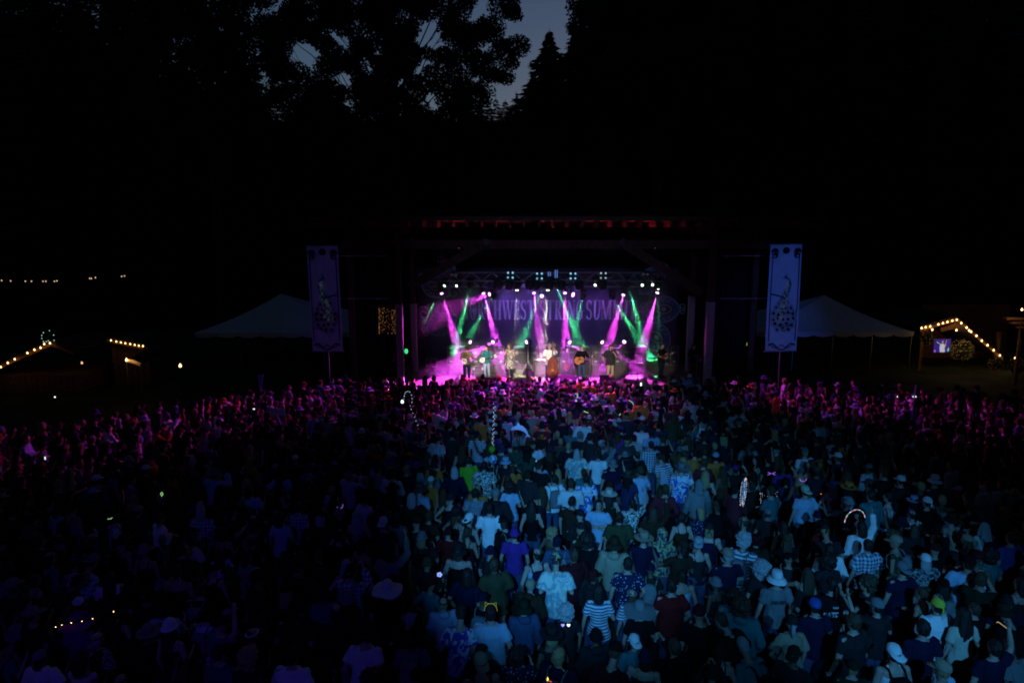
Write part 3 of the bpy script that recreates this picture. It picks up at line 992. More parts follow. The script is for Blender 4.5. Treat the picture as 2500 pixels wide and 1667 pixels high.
    if 'tank' in pose['tops']:
        t_ = G()
        t_.loft([(sh((0, 0, .84)).x, sh((0, 0, .84)).y, .84, hips + .012, .12 * fat)] + torso_secs(.010, .90, 1.34), 20)
        for s in (-1, 1):
            t_.tube([sh((s * .075, -.10, 1.31)), sh((s * .082, -.055, 1.43)), sh((s * .082, 0, 1.478)), sh((s * .078, .075, 1.40)), sh((s * .07, .105, 1.31))], .019, 8, .6)
        R_['tank'] = solid(t_, "shirt", .012, .4, .006, 2, seed=sd + 5)
    if 'shirt' in pose['tops']:
        gs = top(.8, .026, .76, .06, .03)
        gs.tube([sh((-.06, -.02, 1.475)), sh((0, -.075, 1.50)), sh((.06, -.02, 1.475)), sh((.03, .06, 1.45))], .022, 8)
        R_['shirt'] = solid(gs, "shirt", .015, .42, .017, 2, seed=sd + 8)
    if 'dress' in pose['tops']:
        t_ = G()
        secs = torso_secs(.012, .90, 1.41)
        t_.loft([(0, 0, .50, .30, .25), (0, 0, .62, .265, .22), (0, 0, .78, .22, .18)] + secs, 24)
        for S, e, w in arms:
            t_.ball(S, .072 * af, 10, 8)
        R_['dress'] = solid(t_, "dress", .0145, .45, .018, 2, (10, 10, 2.5), sd + 9)
    if 'hoodie' in pose['tops']:
        gs = top(2, .030, .80, .01)
        gs.ball(sh((0, -.085, 1.47)), (.11, .075, .07), 12, 8)
        R_['hoodie'] = solid(gs, "hoodie", .016, .4, .016, 2, seed=sd + 12)
    # ---- trousers
    t_ = G()
    t_.loft([(0, 0, .80, hips * .9, .10 * fat)] + [(0, 0, z, rx + .012, ry + .012) for z, rx, ry in torso if .9 < z < 1.0] + [(0, 0, 1.0, hips * .97 + .01, .118 * fat)], 18)
    for L in legs:
        t_.tube([L[0] + Vector((0, 0, -.02)), L[0].lerp(L[1], .5), L[1], L[1].lerp(L[2], .5), L[2] + Vector((0, 0, .0))], [.104 * fat ** .5, .092 * fat ** .5, .075, .068, .066], 12)
    R_['trousers'] = solid(t_, "trousers", .016, .4, .010, 2, (10, 10, 7), sd + 2)
    if pose.get('shoes'):
        t_ = G()
        for L in legs:
            f = L[2]
            t_.tube([f + Vector((0, -.065, -.035)), f + Vector((0, .05, -.035)), f + Vector((0, .15, -.048)), f + Vector((0, .19, -.055))], [.046, .048, .042, .025], 10)
            t_.box(f + Vector((0, .06, -.075)), (.095, .27, .02))
        R_['shoes'] = solid(t_, "shoes", .012, .5, 0, 1)
    R_['HM'] = HM
    R_['arms'] = arms
    R_['sh'] = sh
    return R_

# ---- hair, in head space
HAIR = {}
def hair_short():
    return G().loft([(0, -.045, -.085, .052, .045), (0, -.034, -.05, .074, .066), (0, -.022, .0, .082, .085), (0, -.013, .05, .081, .098), (0, -.010, .09, .066, .086), (0, -.008, .118, .042, .056), (0, -.008, .130, .012, .018)], 18)
HAIR['short'] = solid(hair_short(), "hair", .011, .7, .016, 0, (45, 45, 38), 1)
h = hair_short()
h.loft([(0, -.085, -.42, .05, .03), (0, -.09, -.34, .10, .045), (0, -.085, -.22, .115, .055), (0, -.07, -.10, .10, .065), (0, -.04, .0, .088, .08), (0, -.02, .07, .08, .09)], 16)
for s in (-1, 1):
    h.tube([(s * .072, -.01, .06), (s * .085, .0, -.05), (s * .09, .01, -.16), (s * .08, .03, -.27)], [.025, .032, .032, .018], 8)
HAIR['long'] = solid(h, "hair", .012, .5, .013, 1, (34, 34, 4), 2)
h = hair_short()
h.loft([(0, -.075, -.20, .07, .04), (0, -.07, -.13, .10, .06), (0, -.045, -.04, .098, .082), (0, -.02, .05, .088, .098)], 16)
HAIR['bob'] = solid(h, "hair", .012, .5, .012, 1, (34, 34, 6), 3)
h = hair_short()
h.ball((0, -.085, .115), (.045, .045, .042), 12, 8)
HAIR['bun'] = solid(h, "hair", .011, .5, .010, 1, (40, 40, 20), 4)
h = hair_short()
h.tube([(0, -.09, .04), (0, -.15, .03), (0, -.165, -.08), (0, -.14, -.22)], [.025, .035, .036, .012], 10)
HAIR['ponytail'] = solid(h, "hair", .011, .5, .010, 1, (40, 40, 6), 5)
h = G().ball((0, -.035, .035), (.135, .135, .13), 18, 12).ball((0, -.06, -.06), (.12, .085, .10), 14, 10)
HAIR['curly'] = solid(h, "hair", .012, .7, .04, 0, (26, 26, 26), 6)
h = G().ball((0, -.03, .04), (.165, .16, .155), 18, 12).ball((0, -.06, -.04), (.15, .11, .13), 14, 10)
HAIR['afro'] = solid(h, "hair", .012, .7, .035, 0, (34, 34, 34), 7)
# ---- hats, in head space
HAT = {}
def dome(rx, ry, z0, z1, n=22, fl=0.4, yo=-.008):
    s = []
    for i in range(9):
        t = i / 8
        k = max(.05, (1 - t ** 2.6) ** .5)
        s.append((0, yo, z0 + (z1 - z0) * t, rx * k, ry * k))
    return s
def cap_g():
    g_ = G().loft(dome(.088, .107, .028, .140), 22)
    n = 14
    top_ = [(.088 * math.sin(a) * 1.0, -.008 + .107 * math.cos(a), .032) for a in [R(-75) + R(150) * i / n for i in range(n + 1)]]
    tip = [(.082 * math.sin(a), .085 + .105 * math.cos(a) ** .6 if math.cos(a) > 0 else .085, .018 - .01 * math.cos(a)) for a in [R(-80) + R(160) * i / n for i in range(n + 1)]]
    vs_ = top_ + tip + [(x, y, z - .006) for x, y, z in top_] + [(x, y, z - .006) for x, y, z in tip]
    m = n + 1
    fs = []
    for i in range(n):
        fs += [(i, i + 1, m + i + 1, m + i), (2 * m + i, 3 * m + i, 3 * m + i + 1, 2 * m + i + 1), (m + i, m + i + 1, 3 * m + i + 1, 3 * m + i)]
    g_.add(vs_, fs)
    g_.ball((0, -.008, .141), .008, 8, 6)
    for k in range(6):
        a = math.pi * k / 3
        g_.tube([(.0905 * math.cos(a) * kk, -.008 + .1095 * math.sin(a) * kk, zz) for kk, zz in ((1, .03), (.965, .07), (.80, .108), (.45, .134), (0, .1425))], .0022, 4)
    return g_
HAT['cap'] = cap_g().mesh("cap", True)
def brim_hat(crown, r_out, droop, wav=0.0, curl=0.0, n=40, z=.03):
    g_ = G().loft(crown, 24)
    rings = 6
    for side in (0, 1):
        vs_ = []
        for j in range(rings + 1):
            t = j / rings
            for k in range(n):
                a = 2 * math.pi * k / n
                r = .085 + (r_out - .085) * t
                zz = z - droop * t ** 1.4 + wav * t * math.sin(3 * a + .5) + curl * t * t * abs(math.cos(a)) ** 3 - side * .005
                vs_.append((r * math.cos(a) * (.95 if curl else 1), -.006 + r * math.sin(a) * 1.12, zz))
        fs = [(j * n + k, j * n + (k + 1) % n, (j + 1) * n + (k + 1) % n, (j + 1) * n + k) for j in range(rings) for k in range(n)]
        if side:
            fs = [f[::-1] for f in fs]
        g_.add(vs_, fs)
    return g_
HAT['bucket'] = brim_hat([(0, -.006, .02, .090, .108), (0, -.006, .07, .086, .103), (0, -.006, .125, .074, .090), (0, -.006, .138, .062, .076), (0, -.006, .140, .02, .02)], .150, .058).mesh("bucket_hat", True)
HAT['sunhat'] = brim_hat(dome(.090, .108, .02, .145), .235, .06, .022).mesh("sun_hat", True)
HAT['straw'] = brim_hat([(0, -.006, .02, .092, .110), (0, -.006, .11, .082, .098), (0, -.006, .138, .070, .084), (0, -.006, .130, .03, .05)], .175, .012, .006).mesh("straw_hat", True)
HAT['cowboy'] = brim_hat([(0, -.006, .02, .092, .112), (0, -.006, .12, .078, .098), (0, -.006, .155, .055, .085), (0, -.006, .142, .02, .05)], .215, .02, .0, .075).mesh("cowboy_hat", True)
g_ = G().loft(dome(.089, .108, -.01, .150), 24)
g_.tube([(.092 * math.cos(a), -.008 + .111 * math.sin(a), .008) for a in [2 * math.pi * i / 28 for i in range(29)]], .016, 8)
HAT['beanie'] = solid(g_, "beanie", .009, .6, .004, 1, (30, 30, 60), 2)
g_ = G().loft([(0, -.012, .028, .088, .104), (0, -.012, .045, .090, .106), (0, -.012, .10, .070, .088), (0, -.012, .134, .03, .04)], 22)
g_.tube([(0, -.118, .02), (.03, -.14, -.03), (.05, -.14, -.10)], [.014, .02, .006], 6, .4).tube([(0, -.118, .02), (-.03, -.145, -.02), (-.04, -.15, -.07)], [.014, .02, .006], 6, .4)
HAT['bandana'] = solid(g_, "bandana", .009, .6, .005, 1, (30, 30, 30), 3)
g_ = G().tube([(.079 * math.cos(a), -.006 + .101 * math.sin(a), .05) for a in [2 * math.pi * i / 28 for i in range(29)]], .014, 8, .5)
HAT['headband'] = g_.mesh("headband", True)
# hood up
g_ = G().loft([(0, -.06, -.19, .11, .08), (0, -.045, -.12, .115, .095), (0, -.03, 0, .108, .115), (0, -.02, .07, .10, .115), (0, -.02, .12, .07, .08), (0, -.02, .15, .02, .03)], 20)
HAT['hood'] = solid(g_, "hood", .013, .5, .012, 2, (14, 14, 8), 4)
# backpack in body space
g_ = G().loft([(0, -.22, .98, .10, .05), (0, -.225, 1.0, .15, .085), (0, -.225, 1.25, .15, .09), (0, -.215, 1.38, .13, .075), (0, -.20, 1.42, .08, .04)], 18, 3)
g_.loft([(0, -.315, 1.02, .10, .03), (0, -.32, 1.05, .115, .04), (0, -.315, 1.18, .115, .04), (0, -.31, 1.21, .09, .02)], 14, 3)
for s in (-1, 1):
    g_.tube([(s * .10, -.17, 1.36), (s * .115, -.08, 1.47), (s * .12, .03, 1.475), (s * .13, .12, 1.36), (s * .15, .10, 1.18), (s * .16, -.02, 1.06), (s * .12, -.15, 1.02)], .019, 8, .55)
PACK = solid(g_, "backpack", .013, .5, .008, 2, seed=3)

# ================================================================ cloth, skin and hair materials
SKIN = [mat("skin_fair", (0.52, 0.33, 0.25), .55, .35, var=.08), mat("skin_tan", (0.40, 0.24, 0.16), .55, .35, var=.08), mat("skin_brown", (0.18, 0.10, 0.065), .55, .35, var=.08)]
HAIRM = {'dark': mat("hair_dark", (.018, .013, .010), .5, .4, bump=.6, bscale=90), 'brown': mat("hair_brown", (.07, .04, .022), .5, .4, bump=.6, bscale=90), 'fair': mat("hair_fair", (.36, .25, .12), .5, .4, bump=.6, bscale=90), 'grey': mat("hair_grey", (.42, .42, .42), .6, .3, bump=.6, bscale=90)}
CLOTH = {}
def cloth(name, col, pattern=None, col2=(1, 1, 1), scale=1.0, rough=.9):
    m = mat("cloth_" + name.replace(" ", "_"), col, rough, .08, bump=.35, bscale=22, var=.12, vscale=4)
    if pattern:
        nt = m.node_tree
        b = nt.nodes["Principled BSDF"]
        for l in list(nt.links):
            if l.to_socket == b.inputs["Base Color"]:
                nt.links.remove(l)
        tc = nt.nodes.new("ShaderNodeTexCoord")
        mix = nt.nodes.new("ShaderNodeMix")
        mix.data_type = 'RGBA'
        mix.inputs["A"].default_value = (*col, 1)
        mix.inputs["B"].default_value = (*col2, 1)
        def wave(ax, sc):
            w = nt.nodes.new("ShaderNodeTexWave")
            w.bands_direction = ax
            w.inputs["Scale"].default_value = sc
            w.inputs["Distortion"].default_value = .6
            nt.links.new(tc.outputs["Object"], w.inputs["Vector"])
            r = nt.nodes.new("ShaderNodeMapRange")
            r.inputs["From Min"].default_value = .45
            r.inputs["From Max"].default_value = .6
            nt.links.new(w.outputs["Fac"], r.inputs["Value"])
            return r.outputs[0]
        if pattern == 'plaid':
            a, c = wave('X', 4.5 * scale), wave('Z', 4.5 * scale)
            n = nt.nodes.new("ShaderNodeMath")
            n.inputs[1].default_value = .5
            n.operation = 'MULTIPLY_ADD'
            nt.links.new(a, n.inputs[0])
            s2 = nt.nodes.new("ShaderNodeMath")
            s2.operation = 'MULTIPLY'
            s2.inputs[1].default_value = .5
            nt.links.new(c, s2.inputs[0])
            nt.links.new(s2.outputs[0], n.inputs[2])
            f = n.outputs[0]
        elif pattern == 'stripe':
            f = wave('Z', 6 * scale)
        elif pattern in ('tiedye', 'floral', 'camo'):
            n = nt.nodes.new("ShaderNodeTexNoise")
            n.inputs["Scale"].default_value = {'tiedye': 7, 'floral': 19, 'camo': 13}[pattern] * scale
            n.inputs["Detail"].default_value = 3
            n.inputs["Distortion"].default_value = 1.2
            nt.links.new(tc.outputs["Object"], n.inputs["Vector"])
            r = nt.nodes.new("ShaderNodeMapRange")
            r.inputs["From Min"].default_value = .46
            r.inputs["From Max"].default_value = .54
            nt.links.new(n.outputs["Fac"], r.inputs["Value"])
            f = r.outputs[0]
        elif pattern == 'dots':
            n = nt.nodes.new("ShaderNodeTexVoronoi")
            n.inputs["Scale"].default_value = 22 * scale
            nt.links.new(tc.outputs["Object"], n.inputs["Vector"])
            r = nt.nodes.new("ShaderNodeMapRange")
            r.inputs["From Min"].default_value = .28
            r.inputs["From Max"].default_value = .22
            nt.links.new(n.outputs["Distance"], r.inputs["Value"])
            f = r.outputs[0]
        nt.links.new(f, mix.inputs["Factor"])
        nt.links.new(mix.outputs["Result"], b.inputs["Base Color"])
    CLOTH[name] = m
    return m
W = (.78, .78, .76)
cloth("black", (.007, .007, .008)); cloth("charcoal", (.022, .022, .024)); cloth("navy", (.01, .012, .035)); cloth("dark green", (.010, .022, .013))
cloth("maroon", (.07, .010, .014)); cloth("brown", (.04, .024, .014)); cloth("grey", (.20, .20, .20)); cloth("olive", (.06, .058, .028))
cloth("white", W); cloth("pale blue", (.35, .48, .62)); cloth("cream", (.6, .55, .42)); cloth("red", (.16, .012, .012)); cloth("orange", (.35, .11, .02))
cloth("yellow", (.6, .6, .06)); cloth("lime green", (.18, .45, .03)); cloth("purple", (.10, .03, .22)); cloth("teal", (.03, .17, .18)); cloth("pink", (.55, .16, .28)); cloth("denim", (.05, .08, .15)); cloth("khaki", (.34, .27, .18))
cloth("blue", (.04, .09, .32))
cloth("blue plaid", (.06, .09, .16), 'plaid', (.65, .7, .75)); cloth("grey plaid", (.30, .32, .36), 'plaid', (.75, .75, .78), 1.2); cloth("red plaid", (.18, .02, .02), 'plaid', (.05, .04, .05))
cloth("white striped", (.70, .70, .72), 'stripe', (.10, .12, .2)); cloth("dark striped", (.02, .02, .03), 'stripe', (.14, .16, .2), 1.3)
cloth("blue tie-dye", (.7, .75, .8), 'tiedye', (.05, .12, .5)); cloth("pale tie-dye", (.72, .72, .6), 'tiedye', (.28, .40, .42), .8); cloth("violet tie-dye", (.1, .06, .4), 'tiedye', (.7, .7, .8), 1.1)
cloth("dark floral", (.02, .025, .04), 'floral', (.35, .36, .34)); cloth("white floral", (.72, .70, .62), 'floral', (.03, .04, .03)); cloth("bright floral", (.05, .05, .10), 'floral', (.45, .40, .18), .8)
cloth("dotted navy", (.015, .02, .06), 'dots', (.5, .55, .7)); cloth("speckled grey", (.2, .22, .24), 'dots', (.6, .62, .65), 1.6); cloth("camouflage", (.05, .045, .02), 'camo', (.17, .13, .07))
cloth("silver sequin", (.30, .32, .34), 'dots', (.85, .87, .9), 2.5, .4)

# ================================================================ postures
POSE = {
    'stand': dict(arms=('down', 'down'), tops=('tee', 'shirt', 'hoodie', 'tank'), seed=1),
    'pocket': dict(arms=('pocket', 'pocket'), tops=('tee', 'long', 'tank'), seed=2, yaw=.25, lean=.05),
    'drink': dict(arms=('down', 'drink'), tops=('tee', 'shirt'), seed=3, yaw=-.2, lean=-.06),
    'folded': dict(arms=('cross', 'cross'), tops=('tee', 'long'), seed=4, fat=1.12),
    'raised': dict(arms=('down', 'raised'), tops=('tee', 'long'), seed=5, lean=.05),
    'filming': dict(arms=('phone', 'phone'), tops=('tee', 'hoodie'), seed=6),
    'dancing': dict(arms=('dance', 'bent'), tops=('tee', 'tank'), seed=7, lean=.12, yaw=.5, fem=True, knee=(.05, 0)),
    'woman': dict(arms=('down', 'bent'), tops=('tank', 'tee', 'dress'), seed=8, fem=True, lean=-.04),
    'akimbo': dict(arms=('hip', 'down'), tops=('tank', 'tee', 'shirt'), seed=9, fem=True, yaw=-.35),
    'big': dict(arms=('down', 'pocket'), tops=('tee', 'shirt', 'hoodie'), seed=10, fat=1.28),
    'waving': dict(arms=('wave', 'drink'), tops=('tee', 'tank'), seed=11, lean=-.06, fem=True, yaw=.2),
    'bowed': dict(arms=('bent', 'bent'), tops=('tee', 'shirt', 'long'), seed=12, bend=.34, pitch=-.45),
}
VAR = {k: build_person(v) for k, v in POSE.items()}

def dress_person(label, pose, top, topcol, trcol='denim', skin=0, hair='short', haircol='dark', hat=None, hatcol='white', pack=None, group=None, loc=(0, 0, 0), rotz=0, sc=1.0, V=None, hatflip=False, shoes=None):
    V = V or VAR[pose]
    t = thing("person", label, "person", loc, rotz, group)
    t.scale = (sc, sc, sc)
    def part(nm, me, m):
        o = obj(nm, me, t)
        if not me.materials:
            me.materials.append(m)
        o.material_slots[0].link = 'OBJECT'
        o.material_slots[0].material = m
        return o
    part("body", V['body'], SKIN[skin])
    tp = part("dress" if top == 'dress' else ("hoodie" if top == 'hoodie' else "shirt"), V[top], CLOTH[topcol])
    part("trousers", V['trousers'], CLOTH[trcol])
    if shoes:
        part("shoes", V['shoes'], CLOTH[shoes])
    if hat == 'hood':
        o = part("hood", HAT['hood'], CLOTH[topcol])
        o.matrix_local = V['HM']
    else:
        if hair and not (hat in ('beanie', 'bandana', 'cap', 'bucket') and hair in ('afro', 'bun', 'curly')):
            o = part("hair", HAIR[hair], HAIRM[haircol])
            o.matrix_local = V['HM']
            if hat:
                o.scale = (o.scale[0] * .93, o.scale[1] * .93, o.scale[2] * .86)
        if hat:
            nm = {'cap': 'cap', 'bucket': 'bucket_hat', 'sunhat': 'sun_hat', 'straw': 'straw_hat', 'cowboy': 'cowboy_hat', 'beanie': 'beanie', 'bandana': 'bandana', 'headband': 'headband'}[hat]
            o = part(nm, HAT[hat], CLOTH[hatcol])
            o.matrix_local = V['HM'] @ (Matrix.Rotation(math.pi, 4, 'Z') if hatflip else Matrix.Identity(4)) @ Matrix.Scale(1.06, 4)
    if pack:
        part("backpack", PACK, CLOTH[pack])
    return t
# ================================================================ the audience
PEOPLE = []          # (x, y, head px, head py, scale px per m)
def head_spot(px, py, hz=1.66):
    a, b = (px - 1250) / F_PX, (833.5 - py) / F_PX
    c, s = math.cos(PITCH), math.sin(PITCH)
    gz = 0.0
    for _ in range(30):
        t = (hz + gz - CAM_H) / (-s + b * c)
        gz = .5 * gz + .5 * ground_z(t * a, t * (c + b * s))
    return t * a, t * (c + b * s)
def proj(x, y, z):
    c, s = math.cos(PITCH), math.sin(PITCH)
    dz = z - CAM_H
    fz = y * c - dz * s
    return 1250 + F_PX * x / fz, 833.5 - F_PX * (y * s + dz * c) / fz, F_PX / fz
AUD = "people in the audience"
def aud(px, py, pose, top, col, label, yaw=0, sc=1.0, **kw):
    x, y = head_spot(px, py, 1.66 * sc)
    q = proj(x, y, ground_z(x, y) + 1.66 * sc)
    PEOPLE.append((x, y, q[0], q[1], q[2], True))
    face = math.atan2(-(2 - x), 35 - y)     # turn towards the stage
    return dress_person(label, pose, top, col, group=AUD, loc=(x, y, ground_z(x, y)), rotz=face * .6 + yaw, sc=sc, **kw)

# ---- people one can pick out in the photograph (px, py = head)
aud(1195, 1240, 'stand', 'tee', 'white', "man in a bright plain white tee below the curly-haired woman", hair='short', sc=1.03)
aud(1246, 1186, 'woman', 'tee', 'pale blue', "woman with big curly dark hair and a pale turquoise tee", hair='curly')
aud(1060, 1072, 'bowed', 'shirt', 'grey plaid', "person bent forward in a light plaid shirt left of the lit string", yaw=-.3)
aud(1167, 1062, 'drink', 'tee', 'white striped', "person in a white striped tee beside the string of lights", hat='cap', hatcol='navy')
aud(1106, 1148, 'pocket', 'long', 'navy', "person with pale grey hair in a navy top", hair='bob', haircol='grey')
aud(1182, 1136, 'stand', 'shirt', 'white floral', "man in a white shirt with dark leaf print and cropped hair", hair='short')
aud(1146, 1122, 'drink', 'tee', 'lime green', "person in a glowing lime green top", hair='short', yaw=.5)
aud(1160, 1203, 'stand', 'tee', 'speckled grey', "man in a speckled grey tee left of the curly-haired woman", hair='short')
aud(853, 1030, 'woman', 'tank', 'white', "woman in a white tank top among the magenta-lit crowd on the left", hair='bun')
aud(1416, 1062, 'stand', 'tee', 'charcoal', "man in a flat grey cap and charcoal tee", hat='cap', hatcol='grey', hatflip=True)
aud(1408, 1105, 'big', 'shirt', 'pale tie-dye', "broad man in a pale patterned shirt under the flat grey cap", hair='bob', haircol='grey')
aud(1459, 1110, 'pocket', 'tee', 'white', "person with white tee back showing left of the bucket hat", hair='short', sc=.97)
aud(1496, 1132, 'big', 'tee', 'navy', "broad man in a navy tee and grey bucket hat", hat='bucket', hatcol='grey')
aud(1567, 1150, 'waving', 'tee', 'pale blue', "person in a green knitted hat and pale blue tee", hat='beanie', hatcol='olive')
aud(1664, 1142, 'big', 'tee', 'blue tie-dye', "broad man in a bright blue tie-dye tee and wide-brimmed hat", hat='cowboy', hatcol='grey', sc=1.04)
aud(1431, 1168, 'stand', 'tee', 'blue tie-dye', "man in a blue and white mottled tee, bareheaded, left of the striped hat", hair='short')
aud(1628, 1118, 'bowed', 'tee', 'white striped', "person bent over in a white striped tee beside the wide-brimmed hat", yaw=.4)
aud(1706, 1182, 'stand', 'hoodie', 'grey', "person in a plain grey hoodie with the hood up", hat='hood')
aud(1590, 1085, 'folded', 'long', 'blue plaid', "person in a dark blue and white plaid shirt, mid crowd", hair='short')
aud(1713, 1022, 'akimbo', 'tank', 'white', "woman in a white racerback tank high in the blue light", hair='bun')
aud(1643, 1018, 'stand', 'hoodie', 'olive', "person in an olive hoodie, hood up, near the magenta rows", hat='hood')
aud(1350, 1168, 'pocket', 'tee', 'white', "person in a white tee carrying a grey backpack", pack='grey', hair='short', yaw=.3)
aud(1490, 1205, 'woman', 'tank', 'dark green', "woman in a yellow straw hat and dark top", hat='straw', hatcol='cream', hair='long')
aud(1540, 1228, 'raised', 'tee', 'white floral', "person in a white tee with a blotchy dark print, arm raised", hair='short')
TURNED = aud(1462, 1230, 'folded', 'tee', 'pale blue', "man in a pale blue tee turned round to face the camera", yaw=math.pi - .3, hair='short')
aud(1300, 1232, 'woman', 'tank', 'black', "woman in a black tank top with long dark hair, left of the beaded shirt", hair='long')
aud(1967, 1198, 'big', 'tee', 'pale blue', "broad man in a pale blue tee and light trucker cap", hat='cap', hatcol='cream', hatflip=True, sc=1.02)
aud(2200, 1172, 'stand', 'tee', 'charcoal', "man in a bright white cap and charcoal tee on the right", hat='cap', hatcol='white')
aud(2170, 1212, 'akimbo', 'tank', 'white', "woman in a white tank top with dark bun, right of the hoop", hair='bun', yaw=.9)
aud(2267, 1225, 'woman', 'tee', 'black', "woman in black with a white headscarf on the right", hat='bandana', hatcol='white')
aud(2415, 1185, 'big', 'shirt', 'pale blue', "large man in a loose pale blue shirt at the right edge", hair='short', sc=1.05)
aud(2368, 1095, 'drink', 'tee', 'navy', "person in a pale dotted headscarf with arm bent, far right", hat='bandana', hatcol='speckled grey')
aud(1897, 1410, 'stand', 'tee', 'grey', "man in a bright white bucket hat and grey printed tee", hat='bucket', hatcol='white', sc=1.02)
aud(1862, 1388, 'woman', 'tee', 'charcoal', "person with a huge sparkling grey curly wig", hair='afro', haircol='grey')
aud(2026, 1340, 'big', 'hoodie', 'white', "broad person with white-draped shoulders behind the dark-haired woman", hair='bob')
aud(2024, 1368, 'akimbo', 'tee', 'charcoal', "woman with full dark wavy hair in front of the white shoulders", hair='curly')
JERSEY = aud(2032, 1425, 'stand', 'tee', 'black', "person in a black sports jersey with white lettering", hair='ponytail', sc=1.03)
aud(1996, 1478, 'drink', 'tee', 'navy', "man in a glossy blue cap in front of the lettered jersey", hat='cap', hatcol='blue')
aud(2120, 1330, 'stand', 'shirt', 'blue plaid', "man in a loose dark plaid shirt right of the white shoulders", hair='short')
HOOPER = aud(2100, 1285, 'raised', 'long', 'white', "person in a white long-sleeved top holding up the light-up hoop", hair='bob', sc=1.03)
aud(2205, 1388, 'big', 'tee', 'navy', "broad man in navy with a pale grey cap", hat='cap', hatcol='grey', hatflip=True)
aud(2255, 1530, 'stand', 'tee', 'navy', "man with short dark hair in a navy tee near the bottom right", hair='short', sc=1.04)
aud(2290, 1478, 'big', 'shirt', 'white', "person in a white shirt with a yellow hood behind the navy tee", hat='bandana', hatcol='yellow')
aud(2184, 1594, 'stand', 'tank', 'white', "person in a white cap and white vest with black backpack straps", hat='cap', hatcol='white', hatflip=True, pack='black', sc=1.0)
aud(2358, 1500, 'woman', 'tee', 'cream', "woman with long dark hair and pale puffed sleeves, bottom right", hair='long', sc=1.02)
aud(2425, 1580, 'raised', 'tee', 'navy', "person in navy lifting a pale hand, bottom right corner", hair='short')
aud(2148, 1478, 'waving', 'tee', 'charcoal', "person in a grey cap waving a hand in front of the plaid shirt", hat='cap', hatcol='grey')
aud(2470, 1312, 'stand', 'tee', 'blue', "man in a half-lit blue tee at the right edge", hair='short')
aud(1359, 1380, 'bowed', 'shirt', 'pale tie-dye', "person in a rainbow headscarf and pale tie-dye shirt", hat='bandana', hatcol='bright floral', sc=1.03)
aud(1465, 1440, 'woman', 'tee', 'white striped', "woman in a pale striped top near the heart-shaped lights", hair='bob')
aud(1512, 1262, 'stand', 'shirt', 'olive', "person in an olive shirt under the raised arm", hair='short')
aud(1616, 1302, 'stand', 'hoodie', 'bright floral', "person in a bright flowery hoodie with the hood up", hat='hood')
aud(1568, 1312, 'pocket', 'tee', 'navy', "person in a brown straw hat with navy and white top", hat='straw', hatcol='khaki')
aud(1706, 1326, 'akimbo', 'tank', 'charcoal', "woman in a silver glittering cap and grey tank top", hat='cap', hatcol='silver sequin', hatflip=True)
aud(1667, 1262, 'woman', 'tank', 'brown', "bare-backed woman with short dark hair filming the stage", hair='short', haircol='dark')
aud(1256, 1302, 'stand', 'tee', 'purple', "person in a shiny purple beanie and purple tee", hat='beanie', hatcol='purple', sc=.97)
aud(1533, 1375, 'big', 'tee', 'dotted navy', "broad man in a dotted navy tee, mid foreground", hair='short')
aud(1640, 1428, 'big', 'tee', 'red', "broad person in a dark red tee", hair='short')
aud(1566, 1484, 'woman', 'tee', 'black', "person in a floppy grey hat and black tee", hat='sunhat', hatcol='grey')
aud(945, 1433, 'stand', 'tee', 'black', "person in a large floppy white sun hat, alone in the dark", hat='sunhat', hatcol='white', sc=1.02)
aud(935, 1276, 'stand', 'tee', 'navy', "man in a pale seamed cap and navy tee left of centre", hat='cap', hatcol='white', hatflip=True)
aud(970, 1262, 'woman', 'tee', 'grey', "person in a grey tee right of the pale seamed cap", hair='bob')
aud(722, 1236, 'pocket', 'long', 'blue plaid', "person in a dark plaid shirt at the edge of the blue light on the left", hair='short')
aud(685, 1262, 'woman', 'tee', 'pale blue', "woman in a pale blue tee left of the plaid shirt", hair='bob')
CAT = aud(1198, 1494, 'big', 'tee', 'pale blue', "broad man in a dim blue tee wearing lit cat ears", hair='short', sc=1.04)
aud(1118, 1515, 'bowed', 'tee', 'violet tie-dye', "person in a violet and white tie-dye tee near the bottom", hair='short')
aud(712, 1600, 'big', 'tee', 'white', "broad person in a white tee lit violet at the bottom left", hair='short')
aud(880, 1560, 'bowed', 'tee', 'white', "bent person in a white tee lit violet, bottom left of centre", hair='curly')
aud(612, 1195, 'drink', 'tee', 'pale blue', "person in a light tee in the dark left crowd, lit teal", hair='bob')

# ---- everyone else: scattered at arm's length from one another
def inside(x, y):
    if y < 8.0 or y > 30.7:
        return False
    lim = .80 * y + .6
    if abs(x) > lim:
        return False
    if x < -5.5 and y > 28.5 + (x + 9.8) * .98:
        return False
    if x > 9.8 and y > 30.2 - (x - 13) * .33:
        return False
    return True
cells = {}
R0 = .72
def ok(x, y):
    rr = .44 + .26 * max(0, min(1, .5 + .9 * noise.noise((x * .45, y * .45, 3.3))))
    rr = rr * rr
    i, j = int(math.floor(x / R0)), int(math.floor(y / R0))
    for a in (i - 1, i, i + 1):
        for b in (j - 1, j, j + 1):
            for (u, v) in cells.get((a, b), ()):
                if (u - x) ** 2 + (v - y) ** 2 < rr:
                    return False
    return True
def put(x, y):
    cells.setdefault((int(math.floor(x / R0)), int(math.floor(y / R0))), []).append((x, y))
for p in PEOPLE:
    put(p[0], p[1])
NAMED = list(PEOPLE)
spots = []
pr = random.Random(5)
